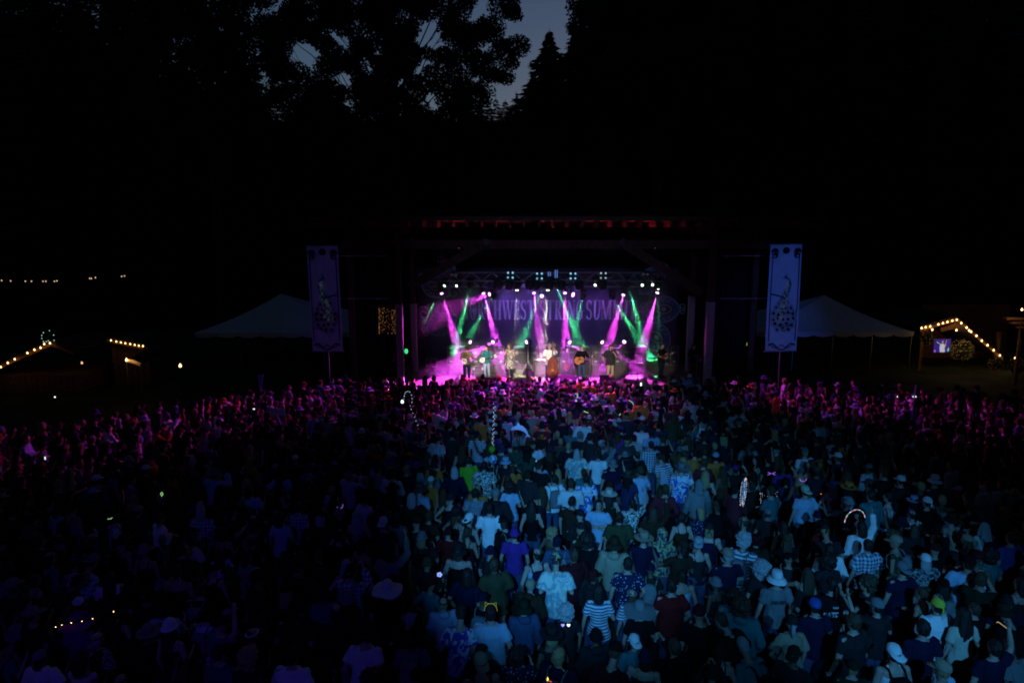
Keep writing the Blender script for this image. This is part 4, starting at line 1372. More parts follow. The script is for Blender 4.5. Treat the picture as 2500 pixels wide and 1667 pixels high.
for _ in range(90000):
    y = (pr.random() * (30.8 ** 2 - 8.0 ** 2) + 8.0 ** 2) ** .5
    x = (pr.random() * 2 - 1) * (.80 * y + .6)
    if not inside(x, y) or not ok(x, y):
        continue
    sc = pr.uniform(.86, 1.07)
    q = proj(x, y, ground_z(x, y) + 1.78 * sc)
    hide = False
    for (nx_, ny_, npx, npy, ns, _f) in NAMED:      # do not stand right in front of someone picked out
        if ny_ > y and abs(q[0] - npx) < .17 * q[2] + .16 * ns and q[1] < npy + .42 * ns and q[1] > npy - 1.2 * ns:
            hide = True
            break
        if ny_ > y and abs(q[0] - npx) < .17 * q[2] + .16 * ns and q[1] <= npy - 1.2 * ns:
            hide = True
            break
    if hide:
        continue
    put(x, y)
    spots.append((x, y, sc))
spots.sort(key=lambda s: s[1])
N_IND = 285 - len(NAMED)
near, far = spots[:N_IND], spots[N_IND:]

DARK = ['black', 'charcoal', 'navy', 'dark green', 'maroon', 'brown', 'olive', 'denim', 'teal', 'black', 'charcoal', 'black', 'charcoal', 'black', 'charcoal', 'dark green', 'brown']
MIDC = ['grey', 'red', 'khaki', 'dark floral', 'dotted navy', 'dark striped', 'red plaid', 'blue plaid', 'speckled grey', 'orange']
LIGHT = ['white', 'pale blue', 'cream', 'white', 'pale blue', 'grey plaid', 'blue tie-dye', 'white striped', 'pale tie-dye', 'white floral']
TOPW = {'tee': 'tee', 'long': 'long-sleeved top', 'tank': 'tank top', 'shirt': 'loose shirt', 'dress': 'dress', 'hoodie': 'hoodie'}
POSEW = {'stand': 'arms at sides', 'pocket': 'hands in pockets', 'drink': 'forearm lifted', 'folded': 'arms folded', 'raised': 'one arm raised', 'filming': 'hands at face', 'dancing': 'dancing', 'woman': 'one arm bent', 'akimbo': 'hand on hip', 'big': 'heavily built', 'waving': 'waving', 'bowed': 'head bowed'}
HATW = {'cap': 'cap', 'bucket': 'bucket hat', 'sunhat': 'sun hat', 'straw': 'straw hat', 'cowboy': 'cowboy hat', 'beanie': 'beanie', 'bandana': 'headscarf', 'headband': 'headband'}
def zone(x, y):
    px = proj(x, y, ground_z(x, y) + 1.66)[0]
    row = "nearest rows" if y < 10.5 else ("near crowd" if y < 13 else ("mid crowd" if y < 15.3 else "back rows"))
    col = "far left" if px < 420 else ("left" if px < 850 else ("left of centre" if px < 1150 else ("centre" if px < 1400 else ("right of centre" if px < 1750 else ("right" if px < 2100 else "far right")))))
    return f"{row} {col}"
seen = set()
PW = {'raised': .25, 'waving': .2, 'filming': .35, 'dancing': .4, 'stand': 2, 'big': 1.2}
for (x, y, sc) in near:
    for attempt in range(400):
        pose = pr.choices(list(VAR), [PW.get(k, 1) for k in VAR])[0]
        top = pr.choice([t for t in TOPW if t in VAR[pose]])
        u = pr.random()
        col = pr.choice(DARK if u < .78 else (MIDC if u < .90 else LIGHT))
        hat = pr.choice([None, None, None, None, 'cap', 'cap', 'cap', 'cap', 'bucket', 'straw', 'beanie', 'beanie', 'bandana', 'headband', None, None, None])
        hatcol = pr.choice(['black', 'navy', 'grey', 'maroon', 'charcoal', 'black', 'charcoal', 'brown', 'olive', 'dark green', 'white', 'khaki'])
        fem = POSE[pose].get('fem')
        hair = pr.choice(['long', 'bob', 'ponytail', 'bun', 'curly', 'long']) if fem else pr.choice(['short', 'short', 'short', 'curly', 'bob'])
        hcol = pr.choice(['dark', 'dark', 'dark', 'brown', 'brown', 'brown', 'fair', 'grey'])
        hw = f"{hatcol} {HATW[hat]}" if hat else f"{hair if hair != 'bob' else 'bobbed'} {hcol} hair"
        lab = f"{col} {TOPW[top]}, {hw}, {POSEW[pose]}, {zone(x, y)}"
        if lab not in seen:
            break
    seen.add(lab)
    face = math.atan2(-(2 - x), 35 - y)
    q = proj(x, y, ground_z(x, y) + 1.66)
    PEOPLE.append((x, y, q[0], q[1], q[2], False))
    dress_person("person, " + lab, pose, top, col, pr.choice(['denim', 'black', 'khaki', 'charcoal', 'denim']), pr.choice([0, 0, 0, 1, 1, 2]), hair, hcol, hat, hatcol, pr.choice([None] * 7 + ['black', 'grey', 'navy']), AUD, (x, y, ground_z(x, y)), face * .6 + pr.gauss(0, .35), sc, hatflip=pr.random() < .4)

# ---- the packed rows towards the stage, one mass of people
def low_person(k, top, hat):
    """joined light version: verts, tris, part id per vert (0 skin 1 top 2 trousers 3 hair 4 hat)"""
    V = VAR[k]
    out_v, out_f, out_p = [], [], []
    off = 0
    for pid, me, M in ((0, V['body'], None), (1, V[top], None), (2, V['trousers'], None), (3, HAIR['long' if POSE[k].get('fem') else 'short'], V['HM'])) + (((4, HAT[hat], V['HM']),) if hat else ()):
        o = bpy.data.objects.new("tmp", me)
        COL.objects.link(o)
        if pid != 4 or hat == 'beanie':
            dm = o.modifiers.new("d", 'DECIMATE')
            dm.ratio = {0: .08, 1: .09, 2: .04, 3: .10, 4: .3}[pid]
        dg = bpy.context.evaluated_depsgraph_get()
        m2 = bpy.data.meshes.new_from_object(o.evaluated_get(dg))
        bpy.data.objects.remove(o)
        m2.calc_loop_triangles()
        v = np.empty(len(m2.vertices) * 3)
        m2.vertices.foreach_get("co", v)
        v = v.reshape(-1, 3)
        if M is not None:
            Mn = np.array(M)
            v = v @ Mn[:3, :3].T + Mn[:3, 3]
        t = np.empty(len(m2.loop_triangles) * 3, dtype=np.int32)
        m2.loop_triangles.foreach_get("vertices", t)
        bpy.data.meshes.remove(m2)
        out_v.append(v)
        out_f.append(t.reshape(-1, 3) + off)
        out_p.append(np.full(len(v), pid))
        off += len(v)
    return np.vstack(out_v), np.vstack(out_f), np.concatenate(out_p)
LOW = [low_person(k, t, h) for k, t, h in (('stand', 'tee', None), ('pocket', 'long', 'cap'), ('drink', 'tee', 'cap'), ('folded', 'long', None), ('raised', 'tee', None), ('filming', 'hoodie', 'beanie'), ('woman', 'tank', None), ('akimbo', 'tee', 'straw'), ('big', 'tee', 'bucket'), ('waving', 'tee', None), ('stand', 'hoodie', None), ('dancing', 'tank', None))]
SKC = [(.52, .33, .25), (.40, .24, .16), (.18, .10, .065)]
HC = [(.018, .013, .010), (.018, .013, .010), (.03, .02, .012), (.07, .04, .022), (.07, .04, .022), (.36, .25, .12)]
TC = [(.02, .02, .025), (.012, .012, .012), (.02, .02, .025), (.03, .03, .03), (.015, .015, .02), (.012, .012, .012), (.02, .015, .012), (.025, .03, .05), (.012, .02, .015), (.05, .05, .05), (.02, .03, .08), (.03, .06, .04), (.14, .02, .03), (.10, .06, .03), (.25, .25, .25), (.5, .5, .5), (.7, .7, .7), (.3, .4, .55), (.5, .18, .04), (.1, .04, .2), (.04, .16, .17)]
BC = [(.03, .05, .10), (.012, .012, .014), (.25, .2, .14)]
av, af_, ac = [], [], []
off = 0
for (x, y, sc) in far:
    v, f, p = LOW[pr.choices(range(len(LOW)), [4, 4, 4, 3, 1, 1, 4, 3, 3, 1, 3, 2])[0]]
    a = math.atan2(-(2 - x), 35 - y) + pr.gauss(0, .3)
    ca, sa = math.cos(a), math.sin(a)
    w = v * sc
    av.append(np.column_stack([w[:, 0] * ca - w[:, 1] * sa + x, w[:, 0] * sa + w[:, 1] * ca + y, w[:, 2] + ground_z(x, y)]))
    af_.append(f + off)
    tb = np.array([pr.choice(SKC), pr.choice(TC), pr.choice(BC), pr.choice(HC), pr.choice(TC)])
    ac.append(tb[p])
    off += len(v)
av, af_, ac = np.vstack(av), np.vstack(af_), np.vstack(ac)
me = bpy.data.meshes.new("crowd")
me.vertices.add(len(av)); me.vertices.foreach_set("co", av.ravel())
me.loops.add(len(af_) * 3); me.loops.foreach_set("vertex_index", af_.astype(np.int32).ravel())
me.polygons.add(len(af_)); me.polygons.foreach_set("loop_start", np.arange(0, len(af_) * 3, 3, dtype=np.int32))
me.polygons.foreach_set("use_smooth", np.ones(len(af_), dtype=bool))
me.update(); me.validate()
at = me.color_attributes.new("cloth_colour", 'FLOAT_COLOR', 'POINT')
at.data.foreach_set("color", np.column_stack([ac, np.ones(len(ac))]).ravel())
m = mat("crowd_cloth", (.2, .2, .2), .85, .1)
n = m.node_tree.nodes.new("ShaderNodeVertexColor")
n.layer_name = "cloth_colour"
m.node_tree.links.new(n.outputs["Color"], m.node_tree.nodes["Principled BSDF"].inputs["Base Color"])
me.materials.append(m)
o = obj("crowd", me)
o["kind"] = "stuff"
tag(o, "packed rows of people lit magenta in front of the stage", "crowd")
print("crowd", len(NAMED), len(near), len(far), "tris", len(af_))
# ================================================================ trees
M_bark = mat("bark", (0.05, 0.038, 0.028), .95, .1, bump=.8, bscale=12, var=.3, vscale=5)
M_needle = mat("conifer_needles", (0.012, 0.022, 0.012), .8, .15, var=.3, vscale=.8)
M_leaf = mat("broad_leaves", (0.022, 0.036, 0.014), .7, .2, var=.35, vscale=.6)

def np_mesh(name, v, quads, m):
    me = bpy.data.meshes.new(name)
    n = len(quads)
    k = quads.shape[1]
    me.vertices.add(len(v)); me.vertices.foreach_set("co", np.asarray(v, dtype=np.float32).ravel())
    me.loops.add(n * k); me.loops.foreach_set("vertex_index", quads.astype(np.int32).ravel())
    me.polygons.add(n); me.polygons.foreach_set("loop_start", np.arange(0, n * k, k, dtype=np.int32))
    me.update()
    me.materials.append(m)
    return me

def conifer_crown(h, r, seed, z0=2.0, whorl=.55, per=8, pw=.85):
    q = np.random.default_rng(seed)
    V, F = [], []
    z = z0
    while z < h - .15:
        t = (z - z0) / (h - z0)
        L0 = r * (1 - t) ** pw * (0.9 + .1 * math.sin(z * 1.7)) + .18
        n = max(4, int(per * (.55 + .45 * (1 - t))))
        a0 = q.uniform(0, 6.28)
        for k in range(n):
            a = a0 + 2 * math.pi * k / n + q.normal(0, .2)
            L = L0 * q.uniform(.65, 1.15)
            ca, sa = math.cos(a), math.sin(a)
            droop = q.uniform(.18, .42) * (1 - .6 * t)
            m = max(3, int(L / .42))
            zb = z + q.uniform(-.2, .2)
            for j in range(m):
                u = (j + .5) / m
                x = L * u
                zz = zb - droop * L * u * u + .12 * L * u
                w = (.34 + .42 * (1 - u)) * (.45 + .18 * L)
                ln = L / m * 1.5
                for s in (-1, 1):
                    p0 = (x - ln * .4, 0, zz + .05)
                    p1 = (x + ln * .5, s * w * .5, zz - .04 - .1 * w)
                    p2 = (x + ln * 1.0 + .1 * w, s * w, zz - .16 - q.uniform(.05, .4) * w)
                    p3 = (x + ln * .1, s * w * .75, zz - .1 - q.uniform(.05, .3) * w)
                    b = len(V)
                    for (px_, py_, pz_) in (p0, p1, p2, p3):
                        V.append((px_ * ca - py_ * sa, px_ * sa + py_ * ca, pz_))
                    F.append((b, b + 1, b + 2, b + 3))
            b = len(V)   # tip spray
            zz = zb - droop * L + .12 * L
            for (px_, py_, pz_) in ((L * .85, -.1, zz), (L * .85, .1, zz), (L * 1.12, .02, zz - .05 + q.uniform(-.1, .2)), (L * 1.0, -.08, zz - .2)):
                V.append((px_ * ca - py_ * sa, px_ * sa + py_ * ca, pz_))
            F.append((b, b + 1, b + 2, b + 3))
        z += whorl * (.55 + .6 * (1 - t)) * q.uniform(.8, 1.2)
    b = len(V)
    for k in range(3):
        a = 2.1 * k
        V += [(.10 * math.cos(a), .10 * math.sin(a), h - .6), (.10 * math.cos(a + 2), .10 * math.sin(a + 2), h - .7), (0, 0, h + .35), (.02, 0, h)]
        F.append((b + 4 * k, b + 4 * k + 1, b + 4 * k + 2, b + 4 * k + 3))
    return np.array(V), np.array(F)

CON = [conifer_crown(30, 4.6, 1), conifer_crown(30, 3.6, 2, 1.5), conifer_crown(30, 5.4, 3, 3), conifer_crown(30, 4.2, 4, 1), conifer_crown(30, 10.6, 9, 6, .28, 15, 1.0)]
CON_ME = [np_mesh("crown", v, f, M_needle) for v, f in CON]
TRUNK_ME = G().tube([(0, 0, -.5), (0, 0, 1), (0, 0, 12), (0, 0, 29.5)], [.5, .42, .3, .03], 10).mesh("trunk", True)
TRUNK_ME.materials.append(M_bark)
def conifer(label, x, y, h, k, wid=1.0, group=None):
    t = thing("conifer_tree", label, "tree", (x, y, ground_z(x, y)), rng.uniform(0, 6), group)
    s = h / 30
    t.scale = (s * wid, s * wid, s)
    obj("trunk", TRUNK_ME, t)
    obj("crown", CON_ME[k], t)
    return t
def conifer_at(label, px, py, Y, k, wid=1.0, group="conifers seen against the sky"):
    Y *= 1.4
    p = P(px, py, Y)
    conifer(label, p.x, Y, p.z - ground_z(p.x, Y), k, wid, group)
conifer_at("tall pointed conifer on the right side of the sky gap", 1341, 74, 44, 4, 1.0)
conifer_at("small pointed conifer in the bottom of the sky gap", 1261, 224, 60, 1, .9)
conifer_at("conifer with its tip behind the tall pointed one", 1302, 175, 50, 4, .8)
conifer_at("leftmost small conifer tip in the left sky window", 692, 238, 58, 1, .9)
conifer_at("middle small conifer tip in the left sky window", 738, 240, 60, 3, .85)
conifer_at("slim conifer tip right of the left sky window", 754, 238, 57, 1, .8)
conifer_at("short conifer tip under the big leafy tree", 812, 268, 58, 3, .9)
conifer_at("broad conifer standing before the right sky gap edge", 1408, 62, 41, 4, .9)

# ---- broad-leaved trees
def leaf_cloud(centres, radii, per, size, seed):
    q = np.random.default_rng(seed)
    P_, S_ = [], []
    for c, r in zip(centres, radii):
        n = int(per * r ** 1.6)
        d_ = q.normal(size=(n, 3))
        d_ /= np.linalg.norm(d_, axis=1)[:, None]
        rad = r * q.uniform(.15, 1, n) ** .55
        p = np.array(c) + d_ * rad[:, None] * np.array([1, 1, .75])
        P_.append(p)
    P_ = np.vstack(P_)
    n = len(P_)
    a = q.normal(size=(n, 3)); a /= np.linalg.norm(a, axis=1)[:, None]
    b = np.cross(a, q.normal(size=(n, 3))); b /= np.linalg.norm(b, axis=1)[:, None]
    s = q.uniform(size[0], size[1], n)[:, None]
    V = np.empty((n, 4, 3))
    V[:, 0] = P_ - a * s * .6
    V[:, 1] = P_ + b * s * .42 + a * s * .05
    V[:, 2] = P_ + a * s * .65
    V[:, 3] = P_ - b * s * .42 + a * s * .05
    return V.reshape(-1, 3), np.arange(n * 4).reshape(-1, 4)
def broad_tree(label, x, y, base_z, crown_c, crown_r, n, seed, per=95, size=(.14, .25), lean=0):
    q = random.Random(seed)
    t = thing("broadleaf_tree", label, "tree", (x, y, base_z))
    cc, cr = [], []
    cx, cy_, cz = crown_c
    while len(cc) < n:
        u = Vector((q.uniform(-1, 1), q.uniform(-1, 1), q.uniform(-1, 1)))
        if u.length > 1 or u.length < .12:
            continue
        cc.append((cx - x + u.x * crown_r[0], cy_ - y + u.y * crown_r[1], cz - base_z + u.z * crown_r[2]))
        cr.append(q.uniform(.7, 1.6))
    tr = G()
    top_ = Vector((cx - x, cy_ - y, cz - base_z + crown_r[2] * .5))
    mid = Vector((top_.x * .35, top_.y * .35, top_.z * .45))
    tr.tube([(0, 0, -.5), (0, 0, .6), mid, mid.lerp(top_, .55), top_], [.75, .6, .42, .26, .06], 12)
    tr.build("trunk", M_bark, t, smooth=True)
    lb = G()
    for c in cc[::3]:
        c = Vector(c)
        k = max(0, min(.95, (c.z / top_.z - .2) * .9))
        s = Vector((0, 0, .6)).lerp(mid, min(1, k * 2)) if k < .5 else mid.lerp(top_, (k - .5) * 2)
        j1, j2 = Vector((q.uniform(-1, 1), q.uniform(-1, 1), q.uniform(0, 1.4))), Vector((q.uniform(-.8, .8), q.uniform(-.8, .8), q.uniform(-.2, .8)))
        m_ = s.lerp(c, .35) + j1
        m2_ = s.lerp(c, .7) + j2
        lb.tube([s, m_, m2_, c], [.10, .065, .04, .012], 6)
        for _k in range(3):
            e_ = c + Vector((q.uniform(-1, 1), q.uniform(-1, 1), q.uniform(-.4, .9))) * 1.3
            lb.tube([m2_.lerp(c, .4), m2_.lerp(e_, .6) + Vector((0, 0, .15)), e_], [.025, .018, .006], 4)
    lb.build("limbs", M_bark, t, smooth=True)
    v, f = leaf_cloud(cc, cr, per, size, seed)
    obj("crown", np_mesh("crown", v, f, M_leaf), t)
    return t
c = P(955, 70, 60)
broad_tree("big broad-leaved tree with lacy crown in the middle of the sky", c.x, 60, ground_z(0, 60), (c.x, 60, c.z), (11.2, 7, 11.5), 320, 3, 480)
c = P(500, 20, 55)
broad_tree("dark leafy tree left of the big lacy crown", c.x, 55, ground_z(0, 55), (c.x, 55, c.z), (7.5, 6, 11), 220, 8, 400)
c = P(1600, -10, 57)
broad_tree("leafy tree whose crown hangs over the right of the sky gap", c.x + 1, 57, ground_z(0, 57), (c.x, 57, c.z), (7.6, 6, 8.5), 230, 5, 460)

# ---- the dark wood around the clearing, one mass with the added sky blockers
V_, F_ = [], []
off = 0
fr = random.Random(21)
def wood(x, y, h, k, wid):
    global off
    v, f = CON[k]
    a = fr.uniform(0, 6.28)
    s = h / 30
    ca, sa = math.cos(a), math.sin(a)
    w = v * np.array([s * wid, s * wid, s])
    V_.append(np.column_stack([w[:, 0] * ca - w[:, 1] * sa + x, w[:, 0] * sa + w[:, 1] * ca + y, w[:, 2] + ground_z(x, y)]))
    F_.append(f + off)
    off += len(v)
# right of the gap: a closed wall of tall trees
for (px, py, Y, w) in ((1500, 20, 46, 1.3), (1570, -60, 43, 1.4), (1650, -40, 47, 1.4), (1720, -120, 42, 1.5), (1800, -60, 48, 1.5), (1880, -140, 43, 1.5), (1970, -60, 46, 1.5), (2060, -160, 42, 1.5), (2150, -60, 45, 1.5), (2250, -150, 42, 1.5), (2350, -80, 45, 1.5), (2440, -150, 42, 1.5), (2530, -60, 45, 1.5), (1460, 120, 52, 1.2), (1540, 60, 54, 1.3)):
    Y *= 1.4
    p = P(px, py, Y)
    wood(p.x, Y, p.z - ground_z(p.x, Y), fr.randrange(4), w)
for (px, py, Y, w) in ((1440, 60, 49, 1.5), (1480, -30, 45, 1.5), (1530, -80, 47, 1.5), (1610, -120, 44, 1.6), (1400, 190, 55, 1.4), (1350, 215, 58, 1.3), (1690, -100, 50, 1.6), (1760, -120, 45, 1.6), (1840, -120, 49, 1.6), (1930, -120, 44, 1.6)):
    Y *= 1.4
    p = P(px, py, Y)
    wood(p.x, Y, p.z - ground_z(p.x, Y), fr.randrange(4), w)
for (px, py, Y, w) in ((330, -60, 47, 1.2), (60, -140, 48, 1.6), (150, -100, 50, 1.6), (540, -40, 52, 1.3), (600, 20, 55, 1.2), (-20, -80, 47, 1.5), (240, -120, 47, 1.4), (500, 190, 47, 1.5), (420, 230, 50, 1.5), (570, 215, 48, 1.4)):
    Y *= 1.4
    p = P(px, py, Y)
    wood(p.x, Y, p.z - ground_z(p.x, Y), fr.randrange(4), w)
# left: tall trees with a few slits of sky
for (px, py, Y, w) in ((-60, -120, 42, 1.5), (30, -60, 46, 1.5), (110, -150, 42, 1.5), (190, -60, 45, 1.4), (275, -140, 43, 1.25), (420, 20, 50, 1.0), (560, 60, 48, 1.2), (620, 140, 52, 1.1), (480, 170, 46, 1.1), (230, 60, 52, 1.3)):
    Y *= 1.4
    p = P(px, py, Y)
    wood(p.x, Y, p.z - ground_z(p.x, Y), fr.randrange(4), w)
for i in range(40):
    px = 1480 + 1150 * (i + fr.uniform(-.4, .4)) / 40
    Y = fr.uniform(70, 84)
    p = P(px, fr.uniform(-260, -60), Y)
    wood(p.x, Y, p.z - ground_z(p.x, Y), fr.randrange(4), fr.uniform(1.3, 1.6))
for i in range(22):
    px = -120 + 640 * (i + fr.uniform(-.4, .4)) / 22
    Y = fr.uniform(70, 84)
    p = P(px, fr.uniform(-60, 120) + (120 if 320 < px < 520 else 0), Y)
    wood(p.x, Y, p.z - ground_z(p.x, Y), fr.randrange(4), fr.uniform(1.3, 1.6))
# tree line on the slope behind the stage
for i in range(110):
    px = 380 + 1300 * (i + fr.uniform(-.4, .4)) / 110
    Y = fr.choice([68, 74, 80, 88])
    p = P(px, 262 + fr.uniform(-34, 36), Y)
    wood(p.x, Y, max(12, p.z - ground_z(p.x, Y)), fr.randrange(4), fr.uniform(1.4, 2.0))
# lower storey that closes the view below the crowns
for i in range(46):
    px = -150 + 2800 * (i + fr.uniform(-.4, .4)) / 46
    Y = fr.uniform(54, 62)
    p = P(px, fr.uniform(340, 460), Y)
    wood(p.x, Y, max(9, p.z - ground_z(p.x, Y)), fr.randrange(4), fr.uniform(1.3, 1.8))
# unseen trees at the sides and behind the camera, added to shut out sky light
for s in (-1, 1):
    for i in range(7):
        y = -6 + 9 * i
        wood(s * (47 + fr.uniform(-2, 3)), y + fr.uniform(-2, 2), fr.uniform(38, 46), fr.randrange(4), 1.5)
for i in range(9):
    wood(-32 + 8 * i + fr.uniform(-1, 1), -14 + fr.uniform(-3, 1), fr.uniform(34, 42), fr.randrange(4), 1.6)
# unseen leaf canopy added above the frame to block sky light on crowd and tents
bq = random.Random(31)
bc = [(bq.uniform(-34, 34), bq.uniform(-16, 17), bq.uniform(25, 33)) for _ in range(330)] + [(s_ * bq.uniform(9, 27), bq.uniform(24, 44), bq.uniform(28, 34)) for s_ in (-1, 1) for _ in range(110)]
bv, bf = leaf_cloud(bc, [bq.uniform(2.0, 3.4) for _ in bc], 34, (.6, 1.0), 17)
V_.append(bv)
F_.append(bf + off)
off += len(bv)
wv, wf = np.vstack(V_), np.vstack(F_)
print("wood quads", len(wf))
o = obj("dark_woods", np_mesh("dark_woods", wv, wf, M_needle))
o["kind"] = "stuff"
tag(o, "black conifer wood around the clearing, plus unseen boughs added against sky light", "wood")
# ================================================================ banners, tents, cabins and string lights at the sides
M_banner = mat("white_banner_cloth", (0.62, 0.62, 0.66), .85, .1, bump=.3, bscale=3, var=.08, vscale=2)
M_ink = mat("banner_black_ink", (0.01, 0.01, 0.014), .8, .1)
M_feather = mat("banner_feather_print", (0.42, 0.40, 0.36), .6, .2, var=.35, vscale=14)
M_bird = mat("banner_bird_teal", (0.05, 0.16, 0.17), .5, .3, var=.4, vscale=20)
M_seq_glint = mat("sequin", (0.7, 0.8, 0.8), .2, .8, .6, emit=(.5, .7, .75), estr=.10)  # faint emission stands in for the glint of the sequins
def banner(label, corners, Y, flip, pole_to):
    tl, tr_, br, bl = [P(x, y, Y) for x, y in corners]
    W_, H_ = (tr_ - tl).length, (tl - bl).length
    t = thing("peacock_banner", label, "banner", ((bl + br) / 2), 0, "peacock banners beside the stage")
    ax = (tl - bl).normalized()
    tilt = math.atan2(ax.x, ax.z)
    fr_ = obj("cloth", None)
    bpy.data.objects.remove(fr_)
    t.rotation_euler = (0, tilt, 0)
    # cloth with slight waves
    g_ = G()
    n, m_ = 14, 40
    for back in (0, 1):
        vs_ = [(-W_ / 2 + W_ * i / n, .02 * math.sin(9 * i / n + .12 * j) * (1 if back == 0 else 1) + back * .012, H_ * j / m_) for j in range(m_ + 1) for i in range(n + 1)]
        fs = [(j * (n + 1) + i, j * (n + 1) + i + 1, (j + 1) * (n + 1) + i + 1, (j + 1) * (n + 1) + i) for j in range(m_) for i in range(n)]
        g_.add(vs_, fs if back == 0 else [f[::-1] for f in fs])
    g_.build("cloth", M_banner, t, smooth=True)
    G().tube([(-W_ / 2 - .06, .01, H_ + .01), (W_ / 2 + .06, .01, H_ + .01)], .03, 8).build("top_bar", M_steel, t)
    G().tube([(-W_ / 2 - .06, .01, -.01), (W_ / 2 + .06, .01, -.01)], .03, 8).build("bottom_bar", M_steel, t)
    G().tube([(0, .07, H_), (0, .07, -pole_to)], .035, 8).build("pole", M_steel, t)
    f = flip
    yy = -.045
    ink = G()
    # border lines with knotted corners
    bx = W_ * .42
    ink.ribbon([(-bx, H_ * .10), (-bx * 1.02, H_ * .5), (-bx, H_ * .90)], .045, yy)
    ink.ribbon([(bx, H_ * .10), (bx * 1.02, H_ * .5), (bx, H_ * .90)], .045, yy)
    for s in (-1, 1):
        for a0, r, dz in ((0, .17, .93), (1.5, .13, .90), (2.6, .10, .95)):
            ink.ribbon([(s * (bx - .10) + s * r * (1 - .5 * k / 24) * math.cos(a0 + k * .38), H_ * dz + r * (1 - .5 * k / 24) * math.sin(a0 + k * .38)) for k in range(25)], .05, yy - .002 * r)
        ink.ribbon([(s * bx * (1 - k / 16), H_ * .045 + .14 * math.sin(k / 16 * math.pi * 1.5 + .4)) for k in range(17)], .06, yy)
        ink.ribbon([(s * bx * (1 - k / 16), H_ * .055 + .10 * math.sin(k / 16 * math.pi * 1.5 + 2.0)) for k in range(17)], .04, yy - .004)
    ink.ball((0, yy, H_ * .945), (.16, .01, .15), 12, 8)
    ink.build("border_ornament", M_ink, t)
    # branch
    G().tube([(-f * .42 * W_, yy, H_ * .545), (-f * .2 * W_, yy, H_ * .53), (f * .05 * W_, yy, H_ * .50)][::1], [.03, .028, .02], 6).build("branch", M_ink, t)
    # bird: head, neck, body
    bird = G()
    neck = [(f * .03 * W_, H_ * .70), (f * .14 * W_, H_ * .675), (f * .17 * W_, H_ * .63), (f * .10 * W_, H_ * .575), (f * .02 * W_, H_ * .52), (-f * .03 * W_, H_ * .46), (-f * .08 * W_, H_ * .40)]
    bird.ribbon(neck, [.06, .11, .15, .22, .30, .34, .22], yy - .006)
    bird.ball((f * .02 * W_, yy - .006, H_ * .70), (.06, .012, .05), 10, 6)
    bird.add([(-f * .02 * W_, yy - .008, H_ * .70), (-f * .08 * W_, yy - .008, H_ * .692), (-f * .02 * W_, yy - .008, H_ * .688)], [(0, 1, 2)])
    for k in range(3):
        bird.ribbon([(f * .03 * W_, H_ * .71), (f * (.02 + .03 * k) * W_, H_ * .735)], .012, yy - .007)
    bird.build("peacock", M_bird, t)
    # train of eyed feathers
    q = random.Random(3 if f > 0 else 4)
    rows = [(.46, .20, 3), (.41, .30, 4), (.36, .36, 5), (.31, .40, 5), (.26, .36, 4), (.215, .26, 3)]
    for hz, half, n_ in rows:
        for k in range(n_):
            x = (-half + 2 * half * (k + .5) / n_) * W_ + q.uniform(-.03, .03)
            z = H_ * hz + q.uniform(-.05, .05)
            rr = q.uniform(.13, .18) * (1 if hz < .4 else .8)
            fo = G().ball((0, 0, 0), (rr, .008, rr * 1.15), 16, 6).build("tail_feather", M_feather, t, (x, yy - .008 - .001 * k - .02 * (.5 - hz), z))
            G().ball((0, -.012, -.01), (rr * .42, .008, rr * .45), 14, 6).build("eye_spot", M_ink, fo)
    curl = G()
    for k in range(6):
        x, z = q.uniform(-.3, .3) * W_, H_ * q.uniform(.2, .4)
        curl.ribbon([(x + .25 * (1 - j / 14) * math.cos(j * .3 + k), z + .2 * (1 - j / 14) * math.sin(j * .3 + k)) for j in range(15)], .03, yy - .05)
    curl.build("feather_stem", M_ink, t)
    sq = G()
    for k in range(90):
        u = q.random()
        x = f * (.12 - .25 * (1 - u)) * W_ + q.gauss(0, .12) * (1.2 - u)
        z = H_ * (.30 + .38 * u)
        sq.ball((x, yy - .06, z), .013, 6, 4)
    sq.build("glint_sequins", M_seq_glint, t)["kind"] = "stuff"
banner("left white peacock banner lit violet, hanging in front of the left tent", ((750, 601), (826, 601), (836, 857), (765, 857)), 29.7, -1, 2.9)
banner("right white peacock banner lit brighter blue, in front of the right tent", ((1880, 597), (1958, 597), (1945, 857), (1867, 857)), 29.7, 1, 2.9)

